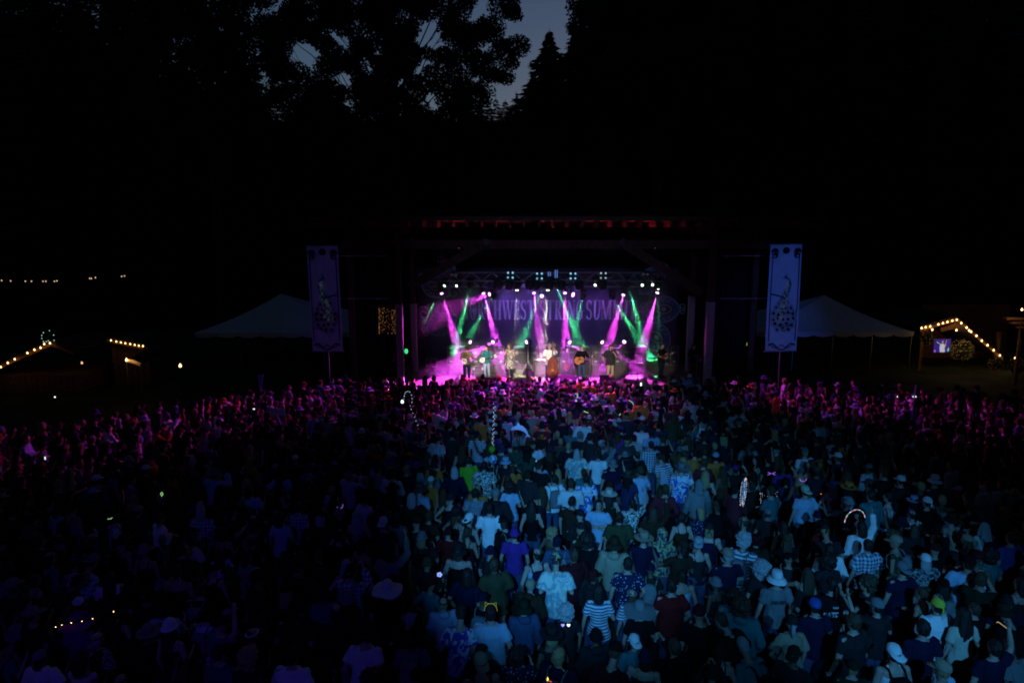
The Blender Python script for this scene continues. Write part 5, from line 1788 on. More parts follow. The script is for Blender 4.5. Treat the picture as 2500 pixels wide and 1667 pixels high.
M_canvas = mat("white_tent_canvas", (0.58, 0.60, 0.64), .8, .15, bump=.2, bscale=2, var=.08, vscale=.5)
def tent(label, px0, px1, pyE, pxA, pyA, Y):
    a, b, ap = P(px0, pyE, Y), P(px1, pyE, Y), P(pxA, pyA, Y + 4)
    W_ = b.x - a.x
    D = W_ * .8
    cx = (a.x + b.x) / 2
    t = thing("marquee_tent", label, "tent", (cx, Y + D / 2, GZ), 0, "white marquee tents")
    ze, za = a.z - GZ, ap.z - GZ
    # hipped, slightly sagging roof
    g_ = G()
    n, m_ = 28, 14
    cor = [(-W_ / 2, -D / 2), (W_ / 2, -D / 2), (W_ / 2, D / 2), (-W_ / 2, D / 2)]
    axx = ap.x - cx
    for s in range(4):
        (xa, ya), (xb, yb) = cor[s], cor[(s + 1) % 4]
        vs_ = []
        for j in range(m_ + 1):
            u = j / m_
            for i in range(n + 1):
                v = i / n
                x, y = xa + (xb - xa) * v, ya + (yb - ya) * v
                k = 1 - u
                sag = -.16 * math.sin(math.pi * u) - .05 * abs(math.sin(6 * math.pi * v)) * k
                vs_.append((x * k + axx * u, y * k, ze + (za - ze) * (u ** 1.06) + sag))
        g_.add(vs_, [(j * (n + 1) + i, j * (n + 1) + i + 1, (j + 1) * (n + 1) + i + 1, (j + 1) * (n + 1) + i) for j in range(m_) for i in range(n)])
    g_.build("canopy", M_canvas, t, smooth=True)
    for s in range(4):
        (xa, ya), (xb, yb) = cor[s], cor[(s + 1) % 4]
        v_ = G()
        N_ = 88
        pts_ = []
        for i in range(N_ + 1):
            u = i / N_
            sc_ = (u * 8) % 1
            drop = .20 + .13 * math.sin(math.pi * sc_) ** .6
            pts_.append((xa + (xb - xa) * u, ya + (yb - ya) * u, drop))
        for i in range(N_):
            p, q_ = pts_[i], pts_[i + 1]
            v_.add([(p[0], p[1], ze - .01), (q_[0], q_[1], ze - .01), (q_[0], q_[1], ze - q_[2]), (p[0], p[1], ze - p[2])], [(0, 1, 2, 3)])
        v_.build("scalloped_valance", M_canvas, t)
    for i in range(5):
        for y in (-D / 2 + .08, D / 2 - .08):
            x = -W_ / 2 + .1 + (W_ - .2) * i / 4
            G().tube([(x, y, 0), (x, y, ze)], .035, 8).build("pole", M_steel, t)
tent("white marquee tent with scalloped edge left of the stage", 475, 895, 812, 683, 718, 40)
tent("white marquee tent with scalloped edge right of the stage", 1840, 2232, 810, 2012, 720, 40)

# ---- warm festoon bulbs
WARM = (1.0, 0.62, 0.30)
M_bulb = mat("lit_festoon_bulb", (1, .8, .5), .3, emit=(1.0, 0.56, 0.22), estr=4.5)
M_bulbdim = mat("lit_dim_bulb", (.6, .4, .2), .3, emit=(1.0, 0.55, 0.25), estr=1.2)
M_cable = mat("black_cable", (.01, .01, .01), .6, .3)
BULB = {}
def bulb_mesh(m, r):
    k = (m.name, r)
    if k not in BULB:
        me = G().loft([(0, 0, -r, r * .35, r * .35), (0, 0, -r * .7, r * .8, r * .8), (0, 0, 0, r, r), (0, 0, r * .6, r * .75, r * .75), (0, 0, r * 1.1, r * .4, r * .4), (0, 0, r * 1.6, r * .38, r * .38)], 10).mesh("bulb", True)
        me.materials.append(m)
        BULB[k] = me
    return BULB[k]
def festoon(label, pix, Y, r=.065, m=None, sag=.05):
    pts_ = [P(x, y, Y if not isinstance(Y, (list, tuple)) else Y[0] + (Y[1] - Y[0]) * i / max(1, len(pix) - 1)) for i, (x, y) in enumerate(pix)]
    t = thing("string_lights", label, "string lights", pts_[0])
    o0 = pts_[0]
    cab = []
    for i, p in enumerate(pts_):
        cab.append(p - o0 + Vector((0, 0, r * 1.7)))
        if i < len(pts_) - 1:
            cab.append((p + pts_[i + 1]) / 2 - o0 + Vector((0, 0, r * 1.7 - sag)))
    if len(cab) > 1:
        G().tube(cab, .012, 5).build("cable", M_cable, t)
    for p in pts_:
        obj("bulb", bulb_mesh(m or M_bulb, r), t, p - o0)
    return t
def glow(loc, pw, r=.15, col=WARM):
    l = bpy.data.lights.new("festoon_light", 'POINT')
    l.energy = pw
    l.color = col
    l.shadow_soft_size = r
    o = bpy.data.objects.new("festoon_light", l)
    COL.objects.link(o)
    o.location = loc

M_cedar = mat("cedar_boards", (0.22, 0.10, 0.05), .8, .2, bump=.3, bscale=16, var=.35, vscale=6)
M_shingle = mat("dark_roof_shingles", (0.05, 0.04, 0.035), .9, .1, bump=.5, bscale=14)
# right-hand shelter with a gable roof
t = thing("timber_shelter", "timber shelter with gable roof outlined by warm bulbs on the right", "shelter", P(2336, 900, 40))
o0 = t.location.copy()
Yf = 40
pk, le, ri = P(2336, 774, Yf), P(2246, 801, Yf), P(2448, 872, Yf)
def rel(p):
    return Vector(p) - o0
def slab(a, b, d0, th, name, m, par, w=.25):
    a, b = rel(a), rel(b)
    dz = Vector((0, 0, th))
    dy = Vector((0, d0, 0))
    G().add([a, b, b + dz, a + dz, a + dy, b + dy, b + dz + dy, a + dz + dy], [(0, 1, 2, 3), (5, 4, 7, 6), (4, 0, 3, 7), (1, 5, 6, 2), (3, 2, 6, 7), (4, 5, 1, 0)]).build(name, m, par)
slab(le, pk, 5, .1, "roof_slope", M_shingle, t)
slab(pk, ri, 5, .1, "roof_slope", M_shingle, t)
slab(le - Vector((0, .06, .22)), pk - Vector((0, .06, .22)), .05, .2, "barge_board", M_cedar, t)
slab(pk - Vector((0, .06, .22)), ri - Vector((0, .06, .22)), .05, .2, "barge_board", M_cedar, t)
for k in range(6):     # gable boards under the peak
    a = P(2300 + 8 * k, 806 - 2.4 * k, Yf + .3)
    G().box(rel((a.x, Yf + .3, a.z - .02 + .06)), (.20, .03, .26 + .02 * k)).build("gable_board", M_cedar, t)
for px in (2252, 2440):
    p = P(px, 806, Yf + .4)
    G().box(rel((p.x, Yf + .4, (p.z + GZ) / 2 - .1)), (.18, .18, p.z - GZ)).build("post", M_cedar, t)
G().box(rel((P(2350, 850, Yf + 4.5).x, Yf + 4.6, -.5)), (6.0, .1, 3.7)).build("back_wall", M_cedar, t)
pixR = [(2250, 801), (2260, 799), (2271, 797), (2291, 792), (2302, 789), (2313, 786), (2325, 783), (2336, 781), (2347, 789), (2360, 800), (2366, 807), (2371, 810), (2384, 820), (2397, 832), (2411, 843), (2426, 855), (2441, 868)]
festoon("warm bulbs running up and down the gable of the right shelter", pixR, Yf - .15, .05)
festoon("two warm bulbs hanging under the right shelter roof", [(2276, 805), (2335, 806)], Yf + 1.5, .055)
festoon("single warm bulb right of the shelter", [(2479, 874)], 38, .055)
festoon("single warm bulb above the slatted roof at the right edge", [(2495, 756)], 36, .055)
for px, py in ((2275, 800), (2320, 790), (2350, 800), (2400, 838), (2440, 872), (2478, 880)):
    glow(P(px, py + 3, Yf - .35), 3.2)
glow(P(2330, 812, Yf + .9), 9)
# slatted roof corner at the right edge
t = thing("slatted_awning", "brown slatted awning corner at the right edge", "awning", P(2500, 790, 36))
o0 = t.location.copy()
for k, (xa, py) in enumerate(((2452, 777), (2468, 787), (2484, 798))):
    a, b = P(xa, py, 36), P(2560, py + 1, 36)
    G().box((rel(a) + rel(b)) / 2, ((b - a).length, .3, .12)).build("slat", M_cedar, t)
for px in (2500, 2550):
    a = P(px, 775, 36.2)
    G().box(rel((a.x, 36.3, (a.z + GZ) / 2)), (.14, .14, a.z - GZ)).build("post", M_cedar, t)
glow(P(2488, 764, 35.2), 10)
# screen that relays the show
M_scr = mat("screen_violet_picture", (.02, .01, .05), .3, emit=(.035, .012, .16), estr=1.0)
M_scrw = mat("screen_white_shirt_picture", (.1, .1, .1), .3, emit=(.42, .42, .5), estr=1.0)
M_scrs = mat("screen_skin_picture", (.1, .1, .1), .3, emit=(.30, .14, .12), estr=1.0)
M_scrg = mat("screen_green_picture", (.1, .1, .1), .3, emit=(.10, .50, .22), estr=1.0)
M_scrp = mat("screen_purple_picture", (.1, .1, .1), .3, emit=(.30, .12, .75), estr=1.0)
a, b = P(2280, 828, Yf + 1.2), P(2320, 860, Yf + 1.2)
t = thing("video_screen", "flat screen relaying a musician in white under the right shelter", "screen", (a + b) / 2, R(6))
w, h = b.x - a.x, a.z - b.z
G().box((0, .04, 0), (w + .06, .06, h + .06)).build("frame", M_blackmetal, t)
G().box((0, 0, 0), (w, .01, h)).build("picture", M_scr, t)
pic = G()
pic.add([(-.12, -.012, -h * .48), (.22, -.012, -h * .48), (.2, -.012, -.05), (.10, -.012, .13), (-.14, -.012, .12), (-.17, -.012, -.1)], [(0, 1, 2, 3, 4, 5)])
pic.build("pictured_shirt", M_scrw, t)
G().ball((0, -.016, .24), (.07, .006, .10), 10, 6).build("pictured_face", M_scrs, t)
G().add([(-.40, -.013, .22), (-.14, -.013, .09), (-.14, -.013, .13), (-.40, -.013, .28)], [(0, 1, 2, 3)]).add([(.16, -.014, -.02), (.27, -.014, -.02), (.24, -.014, .12), (.17, -.014, .12)], [(0, 1, 2, 3)]).add([(.38, -.014, -.36), (.52, -.014, -.36), (.46, -.014, -.1), (.38, -.014, -.2)], [(0, 1, 2, 3)]).build("pictured_glow", M_scrg, t)
G().add([(-.52, -.013, -.40), (-.43, -.013, -.40), (-.43, -.013, -.26), (-.52, -.013, -.26)], [(0, 1, 2, 3)]).build("pictured_lamp", M_scrp, t)
G().tube([(.16, -.02, -.25), (.26, -.02, .38)], .02, 6).build("pictured_bass_neck", M_scrs, t)
# hanging flower baskets
M_petal = mat("pale_flowers", (0.55, 0.45, 0.22), .7, .2, var=.3, vscale=30)
M_green = mat("basket_leaves", (0.05, 0.08, 0.03), .8, .2)
def basket(label, px, py, Y, r, seed, flowers=130):
    c = P(px, py, Y)
    t = thing("flower_basket", label, "flower basket", c, 0, "flower baskets by the right shelter")
    G().loft([(0, 0, -r * .9, r * .3, r * .3), (0, 0, -r * .4, r * .6, r * .6), (0, 0, 0, r * .65, r * .65)], 14).build("pot", M_blackmetal, t)
    G().tube([(-r * .5, 0, 0), (0, 0, r * 1.8), (r * .5, 0, 0)], .01, 5).build("hanger", M_cable, t)
    v, f = leaf_cloud([(0, 0, 0)], [r * 1.05], 900 / max(.2, r) ** 1.2 * .5, (.06, .11), seed)
    obj("leaves", np_mesh("leaves", v, f, M_green), t)
    q = random.Random(seed)
    fl_ = G()
    for k in range(flowers):
        d_ = Vector((q.gauss(0, 1), q.gauss(0, 1), q.gauss(0, .9))).normalized()
        if d_.y > .5:
            continue
        fl_.ball(d_ * r * q.uniform(.9, 1.15) * 1.0, (.035, .025, .03), 6, 4)
    fl_.build("flowers", M_petal, t)["kind"] = "stuff"
basket("largest flower basket, lit yellow beside the screen", 2347, 855, 38.8, .60, 4, 200)
basket("dim flower basket under the left end of the shelter roof", 2264, 826, 39.2, .42, 5, 90)
basket("flower basket below the end of the bulb row", 2432, 886, 38, .40, 6, 90)
basket("flower basket at the right edge", 2482, 894, 38, .48, 7, 100)
glow(P(2352, 838, 37.7), 16)  # extra lamp without a bulb, added to brighten the largest basket
# dusty plant lit from below near the shelter
# ---- left side: cabins with bulbs
def cabin(label, pixroof, Y, depth, par_m):
    pts_ = [P(x, y, Y) for x, y in pixroof]
    t = thing("cabin", label, "cabin", (pts_[1].x, Y, GZ))
    o_ = t.location.copy()
    for i in range(len(pts_) - 1):
        a, b = pts_[i] - o_, pts_[i + 1] - o_
        dz, dy = Vector((0, 0, .12)), Vector((0, depth, 0))
        G().add([a, b, b + dz, a + dz, a + dy, b + dy, b + dz + dy, a + dz + dy], [(0, 1, 2, 3), (5, 4, 7, 6), (4, 0, 3, 7), (1, 5, 6, 2), (3, 2, 6, 7), (4, 5, 1, 0)]).build("roof_slope", M_shingle, t)
        bb = Vector((0, -.05, -.18))
        G().add([a + bb, b + bb, b + bb + Vector((0, 0, .17)), a + bb + Vector((0, 0, .17)), a + bb + Vector((0, .03, 0)), b + bb + Vector((0, .03, 0)), b + bb + Vector((0, .03, .17)), a + bb + Vector((0, .03, .17))], [(0, 1, 2, 3), (5, 4, 7, 6), (3, 2, 6, 7), (4, 5, 1, 0), (4, 0, 3, 7), (1, 5, 6, 2)]).build("barge_board", par_m, t)
    x0_, x1_ = pts_[0].x - o_.x, pts_[-1].x - o_.x
    zm = max(.5, min(p.z for p in pts_) - GZ)
    G().box(((x0_ + x1_) / 2, depth / 2 + .2, zm / 2), (abs(x1_ - x0_) * .9, depth * .9, zm)).build("wall", M_cedar, t)
    nb_ = int(abs(x1_ - x0_) * .9 / .3)
    for k in range(nb_):
        G().box((x0_ + (x1_ - x0_) * (.06 + .88 * k / max(1, nb_ - 1)), depth / 2 + .2 - depth * .45 - .02, zm / 2), (.27, .035, zm - .05)).build("wall_board", M_cedar, t)
    return t
cabin("dark cabin at the left edge with bulbs along its sloping eave", [(-60, 918), (125, 836), (180, 858)], 34, 4, M_cedar)
festoon("warm bulbs climbing the cabin eave at the left edge", [(2, 896), (19, 886), (36, 877), (67, 862), (84, 854), (99, 849), (108, 840), (122, 838)], 33.8, .042)
for px, py in ((20, 887), (66, 863), (100, 849)):
    glow(P(px, py + 2, 33.5), .5)
cabin("low dark booth left of the tent with a short row of bulbs", [(262, 827), (352, 846)], 36, 3, M_cedar)
festoon("short row of warm bulbs descending over the booth", [(271, 831), (284, 834), (295, 836), (306, 838), (318, 840), (329, 842), (339, 844), (349, 845)], 35.8, .04)
glow(P(300, 838, 35.4), .6)
M_arch = mat("pale_canvas_edge", (0.6, 0.4, 0.2), .8, .1)
a = P(343, 891, 32)
t = thing("garden_canopy", "curved canopy edge glowing orange beside a bulb on the left", "canopy", (a.x, 32, GZ))
arc = [P(308 + 35 * k / 10, 880 + 11 * (k / 10) ** 1.8, 32) - t.location for k in range(11)]
G().tube(arc, [.045] * 11, 8, 2.0).build("canopy_edge", M_arch, t)
g_ = G()
for k in range(10):
    p, q_ = arc[k], arc[k + 1]
    g_.add([p, q_, q_ + Vector((0, 2.2, .25)), p + Vector((0, 2.2, .25))], [(0, 1, 2, 3)])
g_.build("canopy_cloth", M_black, t)
for p in (arc[0], arc[-1]):
    G().tube([p, (p.x, p.y, 0)], .025, 6).build("pole", M_steel, t)
festoon("single bulb at the tip of the curved canopy", [(309, 879)], 31.9, .06)
glow(P(314, 876, 31.7), 5)
festoon("lone bright bulb left of the tent", [(440, 893)], 32, .07)
festoon("faint reddish bulb on the left", [(200, 886)], 32, .05, M_bulbdim)
M_far = mat("lit_far_bulb", (.8, .6, .4), .3, emit=(1.0, 0.62, 0.34), estr=.8)
festoon("faint level row of distant bulbs high on the left edge", [(4, 685), (26, 686), (62, 687), (77, 687), (105, 687), (112, 687), (133, 687), (139, 686)], 50, .045, M_far)
festoon("faint distant bulbs among the left trees", [(219, 680), (223, 680), (233, 678), (297, 675), (304, 674)], 50, .045, M_far)
M_green_b = mat("lit_tiny_green_bulb", (.3, .6, .4), .3, emit=(.3, .7, .5), estr=1.0)
festoon("ring of tiny green bulbs above the left cabin", [(106, 834), (102, 826), (102, 819), (106, 812), (121, 807), (131, 818), (132, 831), (118, 832), (113, 834)], 34, .025, M_green_b)
# glittering curtain by the left post
M_glit = mat("gold_glitter", (.7, .4, .15), .3, .5, emit=(1.0, .42, .12), estr=.45)
def glitter(label, px0, py0, px1, py1, Y, n, seed, r=.014):
    q = random.Random(seed)
    c = P((px0 + px1) / 2, py1, Y)
    t = thing("fairy_light_curtain", label, "fairy lights", c)
    g_ = G()
    w_ = G()
    ncol = max(2, int((px1 - px0) / 6))
    for k in range(ncol):
        a = P(px0 + (px1 - px0) * k / (ncol - 1), py0, Y) - c
        b = P(px0 + (px1 - px0) * k / (ncol - 1), py1, Y) - c
        w_.tube([a, b], .004, 4)
    for k in range(n):
        u = q.random() ** 2.2
        p = P(px0 + (px1 - px0) * (u if q.random() < .8 else 1 - .25 * u), py0 + (py1 - py0) * q.random(), Y - q.uniform(0, .1)) - c
        g_.ball(p, r * q.uniform(.35, 1.0) ** 1.3, 5, 4)
    w_.build("wires", M_cable, t)
    g_.build("tiny_bulbs", M_glit, t)["kind"] = "stuff"
glitter("amber fairy-light curtain between the banner and the left post", 925, 752, 965, 815, 33.9, 190, 3, .017)
glitter("small amber fairy-light cluster below the compass star", 1168, 785, 1182, 812, 38.0, 50, 4, .016)
# ================================================================ road cases, amplifiers and stage furniture
M_lam = mat("black_laminate", (0.022, 0.021, 0.026), .45, .4, bump=.1, bscale=60)
M_grille = mat("grey_speaker_cloth", (0.17, 0.16, 0.16), .9, .1, bump=.5, bscale=140)
M_whitebox = mat("cream_casing", (0.70, 0.68, 0.60), .5, .3)
def box_edges(g_, w, d, h, r=.016):
    for x in (-w / 2, w / 2):
        for y in (-d / 2, d / 2):
            g_.tube([(x, y, 0), (x, y, h)], r, 6)
    for z in (0, h):
        for y in (-d / 2, d / 2):
            g_.tube([(-w / 2, y, z), (w / 2, y, z)], r, 6)
        for x in (-w / 2, w / 2):
            g_.tube([(x, -d / 2, z), (x, d / 2, z)], r, 6)
def road_case(label, px0, px1, py0, py1, Y, lid=.72, depth=.75, latches=2, group="black road cases on the stage", body=None):
    Y = min(fl((px0 + px1) / 2, py1).y, 37.25) if Y else Y
    a, b = P(px0, py1, Y), P(px1, py0, Y)
    w, h = b.x - a.x, b.z - a.z
    z0 = a.z
    t = thing("road_case", label, "road case", ((a.x + b.x) / 2, Y + depth / 2, z0), 0, group)
    G().box((0, 0, h / 2), (w - .02, depth - .02, h - .02)).build("shell", body or M_lam, t)
    e = G()
    box_edges(e, w, depth, h)
    e.build("edge_trim", M_alu, t)
    if lid:
        G().tube([(-w / 2, -depth / 2 - .004, h * lid), (w / 2, -depth / 2 - .004, h * lid)], .014, 6).build("lid_trim", M_alu, t)
    for x in (-w / 2, w / 2):
        for z in (0, h):
            G().ball((x, -depth / 2, z), .03, 8, 6).build("corner", M_alu, t)
    for k in range(latches):
        x = -w / 2 + w * (.12 + .76 * k / max(1, latches - 1)) if latches > 1 else 0
        lt = G().box((x, -depth / 2 - .008, h * (lid or .6)), (.14, .016, .15)).tube([(x - .03, -depth / 2 - .02, h * (lid or .6)), (x + .03, -depth / 2 - .02, h * (lid or .6))], .014, 6)
        lt.build("latch", M_alu, t)
        if h > .5:
            G().box((x, -depth / 2 - .006, h * .17), (.16, .012, .11)).tube([(x - .055, -depth / 2 - .025, h * .17), (x + .055, -depth / 2 - .025, h * .17)], .01, 6).build("handle", M_alu, t)
    if z0 - DZ > .04:
        for x in (-w / 2 + .1, w / 2 - .1):
            for y in (-depth / 2 + .1, depth / 2 - .1):
                r = min(.06, (z0 - DZ) / 2)
                G().tube([(x - .02, y, DZ - z0 + r), (x + .02, y, DZ - z0 + r)], r, 10).tube([(x, y, DZ - z0 + r), (x, y, 0)], .02, 6).build("caster", M_blackmetal, t)
    return t
road_case("widest road case behind the camouflage jacket", 1092, 1171, 850, 889, 28.1)
road_case("road case behind the man in the teal shirt", 1174, 1230, 850, 889, 28.1)
road_case("road case behind the white A-frame stand", 1255, 1312, 850, 889, 28.1)
road_case("road case behind the double bass", 1367, 1440, 849, 889, 28.1)
road_case("road case behind the man in the red cap", 1446, 1517, 849, 889, 28.1)
road_case("road case behind the drinks table", 1523, 1579, 848, 889, 28.1)
road_case("low narrow road case between the first two musicians", 1152, 1183, 893, 910, 25.6, None, .5, 2)
road_case("small road case used as a drinks table", 1533, 1570, 886, 912, 25.0, None, .55, 0)
road_case("tall upright case at the right wing", 1637, 1657, 846, 890, 27.6, .7, .6, 1)
road_case("squat case left of the tall upright one", 1618, 1637, 866, 892, 27.3, .8, .6, 1)
road_case("case beside the right front post", 1700, 1721, 873, 913, 24.0, .85, .6, 1)
road_case("dark case in the left wing", 1040, 1064, 876, 896, 27.2, None, .6, 1)

def amp(label, px0, px1, py0, py1, Y, grille, lab_part=True):
    Y = fl(px0, py1).y
    a, b = P(px0, py1, Y), P(px1, py0, Y)
    w, h, d_ = b.x - a.x, b.z - a.z, .55
    t = thing("amplifier", label, "amplifier", ((a.x + b.x) / 2, Y + d_ / 2, a.z), 0, "amplifiers on the stage")
    G().box((0, 0, h / 2), (w - .02, d_ - .02, h - .02)).build("cabinet", M_lam, t)
    G().box((0, -d_ / 2 - .004, h * .48), (w * .90, .02, h * .86)).build("grille", grille, t)
    e = G()
    box_edges(e, w, d_, h, .014)
    e.build("edge_trim", M_alu, t)
    for x in (-w * .38, w * .38):
        G().box((x, -d_ / 2 - .016, h * .86), (.09, .01, .07)).build("handle", M_blackmetal, t)
amp("large grey-fronted amplifier behind the double bass", 1303, 1369, 879, 917, 24.6, M_grille)
amp("black amplifier behind the guitarist", 1399, 1440, 884, 917, 24.7, M_lam)
def simple_box(name, label, cat, px0, px1, py0, py1, Y, d_, m):
    a, b = P(px0, py1, Y), P(px1, py0, Y)
    w, h = b.x - a.x, b.z - a.z
    t = thing(name, label, cat, ((a.x + b.x) / 2, Y + d_ / 2, a.z))
    G().box((0, 0, h / 2), (w, d_, h)).build("casing", m, t)
    G().box((0, -d_ / 2 - .006, h * .28), (w * .86, .012, h * .4)).build("front_panel", M_alu, t)
    for k in range(4):
        G().tube([(-w * .3 + w * .2 * k, -d_ / 2 - .01, h * .28), (-w * .3 + w * .2 * k, -d_ / 2 - .03, h * .28)], .015, 8).build("knob", M_blackmetal, t)
    G().tube([(-w * .2, 0, h), (-w * .15, 0, h + .04), (w * .15, 0, h + .04), (w * .2, 0, h)], .012, 6).build("handle", M_blackmetal, t)
simple_box("small_amplifier", "cream amplifier head on top of the grey amplifier", "amplifier", 1318, 1332, 864, 878.5, 34.2, .3, M_whitebox)
simple_box("power_unit", "pale grey equipment box beside the woman's feet", "equipment box", 1259, 1276, 892, 912, 34.6, .4, M_grille)
# white A-frame lamp stand
c = fl(1289, 912)
t = thing("lamp_stand", "white A-frame stand with a tall mast in mid stage", "stand", c)
M_whitemetal = mat("white_painted_steel", (.75, .74, .68), .4, .4)
zt_ = P(1289, 845, c.y).z - DZ
for s in (-1, 1):
    G().tube([(0, 0, zt_ * .48), (s * .36, -.1, 0)], .022, 8).build("leg", M_whitemetal, t)
G().tube([(0, 0, zt_ * .48), (.05, .4, 0)], .022, 8).build("leg", M_whitemetal, t)
G().tube([(-.2, -.06, zt_ * .22), (.2, -.06, zt_ * .22)], .014, 6).build("cross_bar", M_whitemetal, t)
G().tube([(0, 0, zt_ * .42), (0, 0, zt_)], .02, 8).build("mast", M_whitemetal, t)
G().tube([(0, 0, zt_), (.05, 0, zt_ + .1), (.06, 0, zt_ + .22)], .014, 6).build("hook", M_whitemetal, t)
# microphone stands
def mic_stand(label, px, py, ztop, boom=None):
    c = fl(px, py)
    t = thing("microphone_stand", label, "microphone stand", c, 0, "microphone stands")
    g_ = G().loft([(0, 0, 0, .14, .14), (0, 0, .025, .13, .13), (0, 0, .03, .03, .03)], 16)
    g_.build("base", M_blackmetal, t)
    G().tube([(0, 0, .02), (0, 0, ztop)], .011, 8).build("pole", M_blackmetal, t)
    e = Vector((0, 0, ztop))
    if boom:
        e2 = e + Vector(boom)
        G().tube([e - Vector(boom) * .3, e2], .009, 6).build("boom", M_blackmetal, t)
        e = e2
    G().tube([e, e + Vector((0, .05, .03)), e + Vector((0, .12, .07))], [.010, .014, .018], 8).ball(e + Vector((0, .14, .08)), .026, 8, 6).build("microphone", M_blackmetal, t)
mic_stand("microphone stand right of the camouflage jacket", 1155, 931, 1.45)
mic_stand("microphone stand behind the man in the teal shirt", 1205, 911, 1.5)
mic_stand("microphone stand in front of the woman", 1237, 932, 1.4)
mic_stand("thin microphone stand in front of the white A-frame", 1287, 932, 1.4)
mic_stand("microphone stand in front of the bass player", 1349, 932, 1.5)
mic_stand("boom microphone stand right of the guitarist", 1443, 929, 1.25, (-.25, 0, .4))
mic_stand("boom microphone stand of the man in the red cap", 1499, 930, 1.2, (-.18, .05, .38))
mic_stand("empty boom stand left of the drinks table", 1545, 908, 1.0, (-.2, 0, .3))
mic_stand("thin microphone stand before the drinks table", 1555, 934, 1.2)
mic_stand("music stand pole in the left wing", 989, 930, .9)
# wedge monitors along the front edge
def wedge(label, px, py, w=.75):
    c = fl(px, py)
    t = thing("monitor_wedge", label, "monitor speaker", c, 0, "monitor wedges along the front edge")
    prof = [(-.24, 0), (.24, 0), (.24, .2), (.06, .42), (-.24, .12)]
    G().prism([(-y, z) for y, z in prof][::-1], 'X', -w / 2, w / 2).build("cabinet", M_lam, t)
    G().box((0, -.09 + .2, .30), (w * .9, .012, .36), (R(-48), 0, 0)).build("grille", M_blackmetal, t)
wedge("large black monitor wedge in front of the guitarist", 1386, 937, .8)
wedge("monitor wedge in front of the man in the red cap", 1478, 938, .6)
# rug
M_rug = mat("worn_red_rug", (.25, .07, .04), .95, .1, bump=.3, bscale=80, var=.6, vscale=9)
c = fl(1188, 929)
rg = G()
rg.box((0, 0, .006), (2.2, 1.3, .012))
t = thing("rug", "worn red patterned rug under the two left musicians", "rug", c + Vector((0, 0, .002)))
rg.build("field", M_rug, t)
for y in (-.66, .66):
    f_ = G()
    for k in range(60):
        f_.box((-1.08 + 2.16 * k / 59, y, .004), (.012, .05, .006))
    f_.build("fringe", M_whitebox, t)
# bottles and cups on the drinks table
M_glass = mat("pale_bottle", (.55, .6, .6), .15, .6)
M_cup = mat("red_cup", (.5, .04, .04), .4, .4)
M_towel = mat("white_towel", (.75, .75, .75), .95, .05, bump=.6, bscale=30)
zt_ = P(1550, 886, fl(1550, 912).y).z
YT = fl(1550, 912).y + .25
for px, lab, m, kind in ((1537, "tall white bottle at the left end of the drinks table", M_towel, 0), (1556, "pale cup near the middle of the drinks table", M_cup, 1), (1560, "clear water bottle on the drinks table", M_glass, 0), (1565, "clear water bottle at the right end of the drinks table", M_glass, 0)):
    t = thing("bottle" if kind == 0 else "cup", lab, "bottle" if kind == 0 else "cup", (P(px, 886, YT).x, YT, zt_ + .016), 0, "drinks on the stage table")
    if kind == 0:
        G().loft([(0, 0, 0, .032, .032), (0, 0, .02, .035, .035), (0, 0, .16, .035, .035), (0, 0, .2, .014, .014), (0, 0, .23, .014, .014)], 12).build("glass", m, t, smooth=True)
        G().tube([(0, 0, .229), (0, 0, .25)], .017, 10).build("cap", M_blackmetal, t)
    else:
        G().loft([(0, 0, 0, .03, .03), (0, 0, .12, .043, .043)], 12).build("wall", m, t, smooth=True)
        G().tube([(.043 * math.cos(a_), .043 * math.sin(a_), .12) for a_ in [k * .5236 for k in range(13)]], .004, 5).build("rim", M_towel, t)
tw = G()
for k in range(5):
    tw.ball((.05 * k - .1, .02 * (k % 2), .03), (.07, .06, .03), 10, 6)
tag(obj("towel", solid(tw, "towel", .012, .6, .012, 1, (20, 20, 20)), None, (P(1546, 886, YT).x, YT + .1, zt_ + .016)), "crumpled pale towel on the drinks table", "towel").data.materials.append(M_towel)
# green lamp on a stand in the left wing
c = P(992, 858, 33.2)
t = thing("par_lamp", "green glowing lamp on a black stand in the left wing", "stage lamp", (c.x, c.y, DZ))
hz_ = c.z - DZ
G().tube([(0, 0, 0), (0, 0, hz_ - .2)], .02, 8).build("stand", M_blackmetal, t)
G().tube([(0, .12, hz_), (0, -.02, hz_ + .02)], [.09, .11], 14).build("can", M_blackmetal, t)
G().ball((0, -.03, hz_ + .02), (.10, .03, .13), 14, 8).build("lens", mat("lit_green_lens", (.1, .6, .3), .3, emit=(.05, .9, .28), estr=.9), t, smooth=True)
for a_ in (0, 2.1, 4.2):
    G().tube([(0, 0, .4), (.3 * math.cos(a_), .3 * math.sin(a_), 0)], .012, 6).build("leg", M_blackmetal, t)

M_eye = mat("dark_eyes", (.02, .015, .012), .3, .5)
M_lip = mat("lips", (.30, .12, .10), .5, .3)
EYES_ME = G().ball((.031, .090, .008), (.011, .006, .006), 8, 6).ball((-.031, .090, .008), (.011, .006, .006), 8, 6).tube([(.012, .097, .030), (.033, .094, .035), (.052, .080, .030)], .004, 5).tube([(-.012, .097, .030), (-.033, .094, .035), (-.052, .080, .030)], .004, 5).mesh("eyes")
EYES_ME.materials.append(M_eye)
LIP_ME = G().ball((0, .097, -.066), (.022, .005, .006), 10, 6).mesh("mouth")
LIP_ME.materials.append(M_lip)
def face_of(t, HM):
    for nm, me in (("eyes", EYES_ME), ("mouth", LIP_ME)):
        obj(nm, me, t).matrix_local = HM
face_of(TURNED, VAR['folded']['HM'])
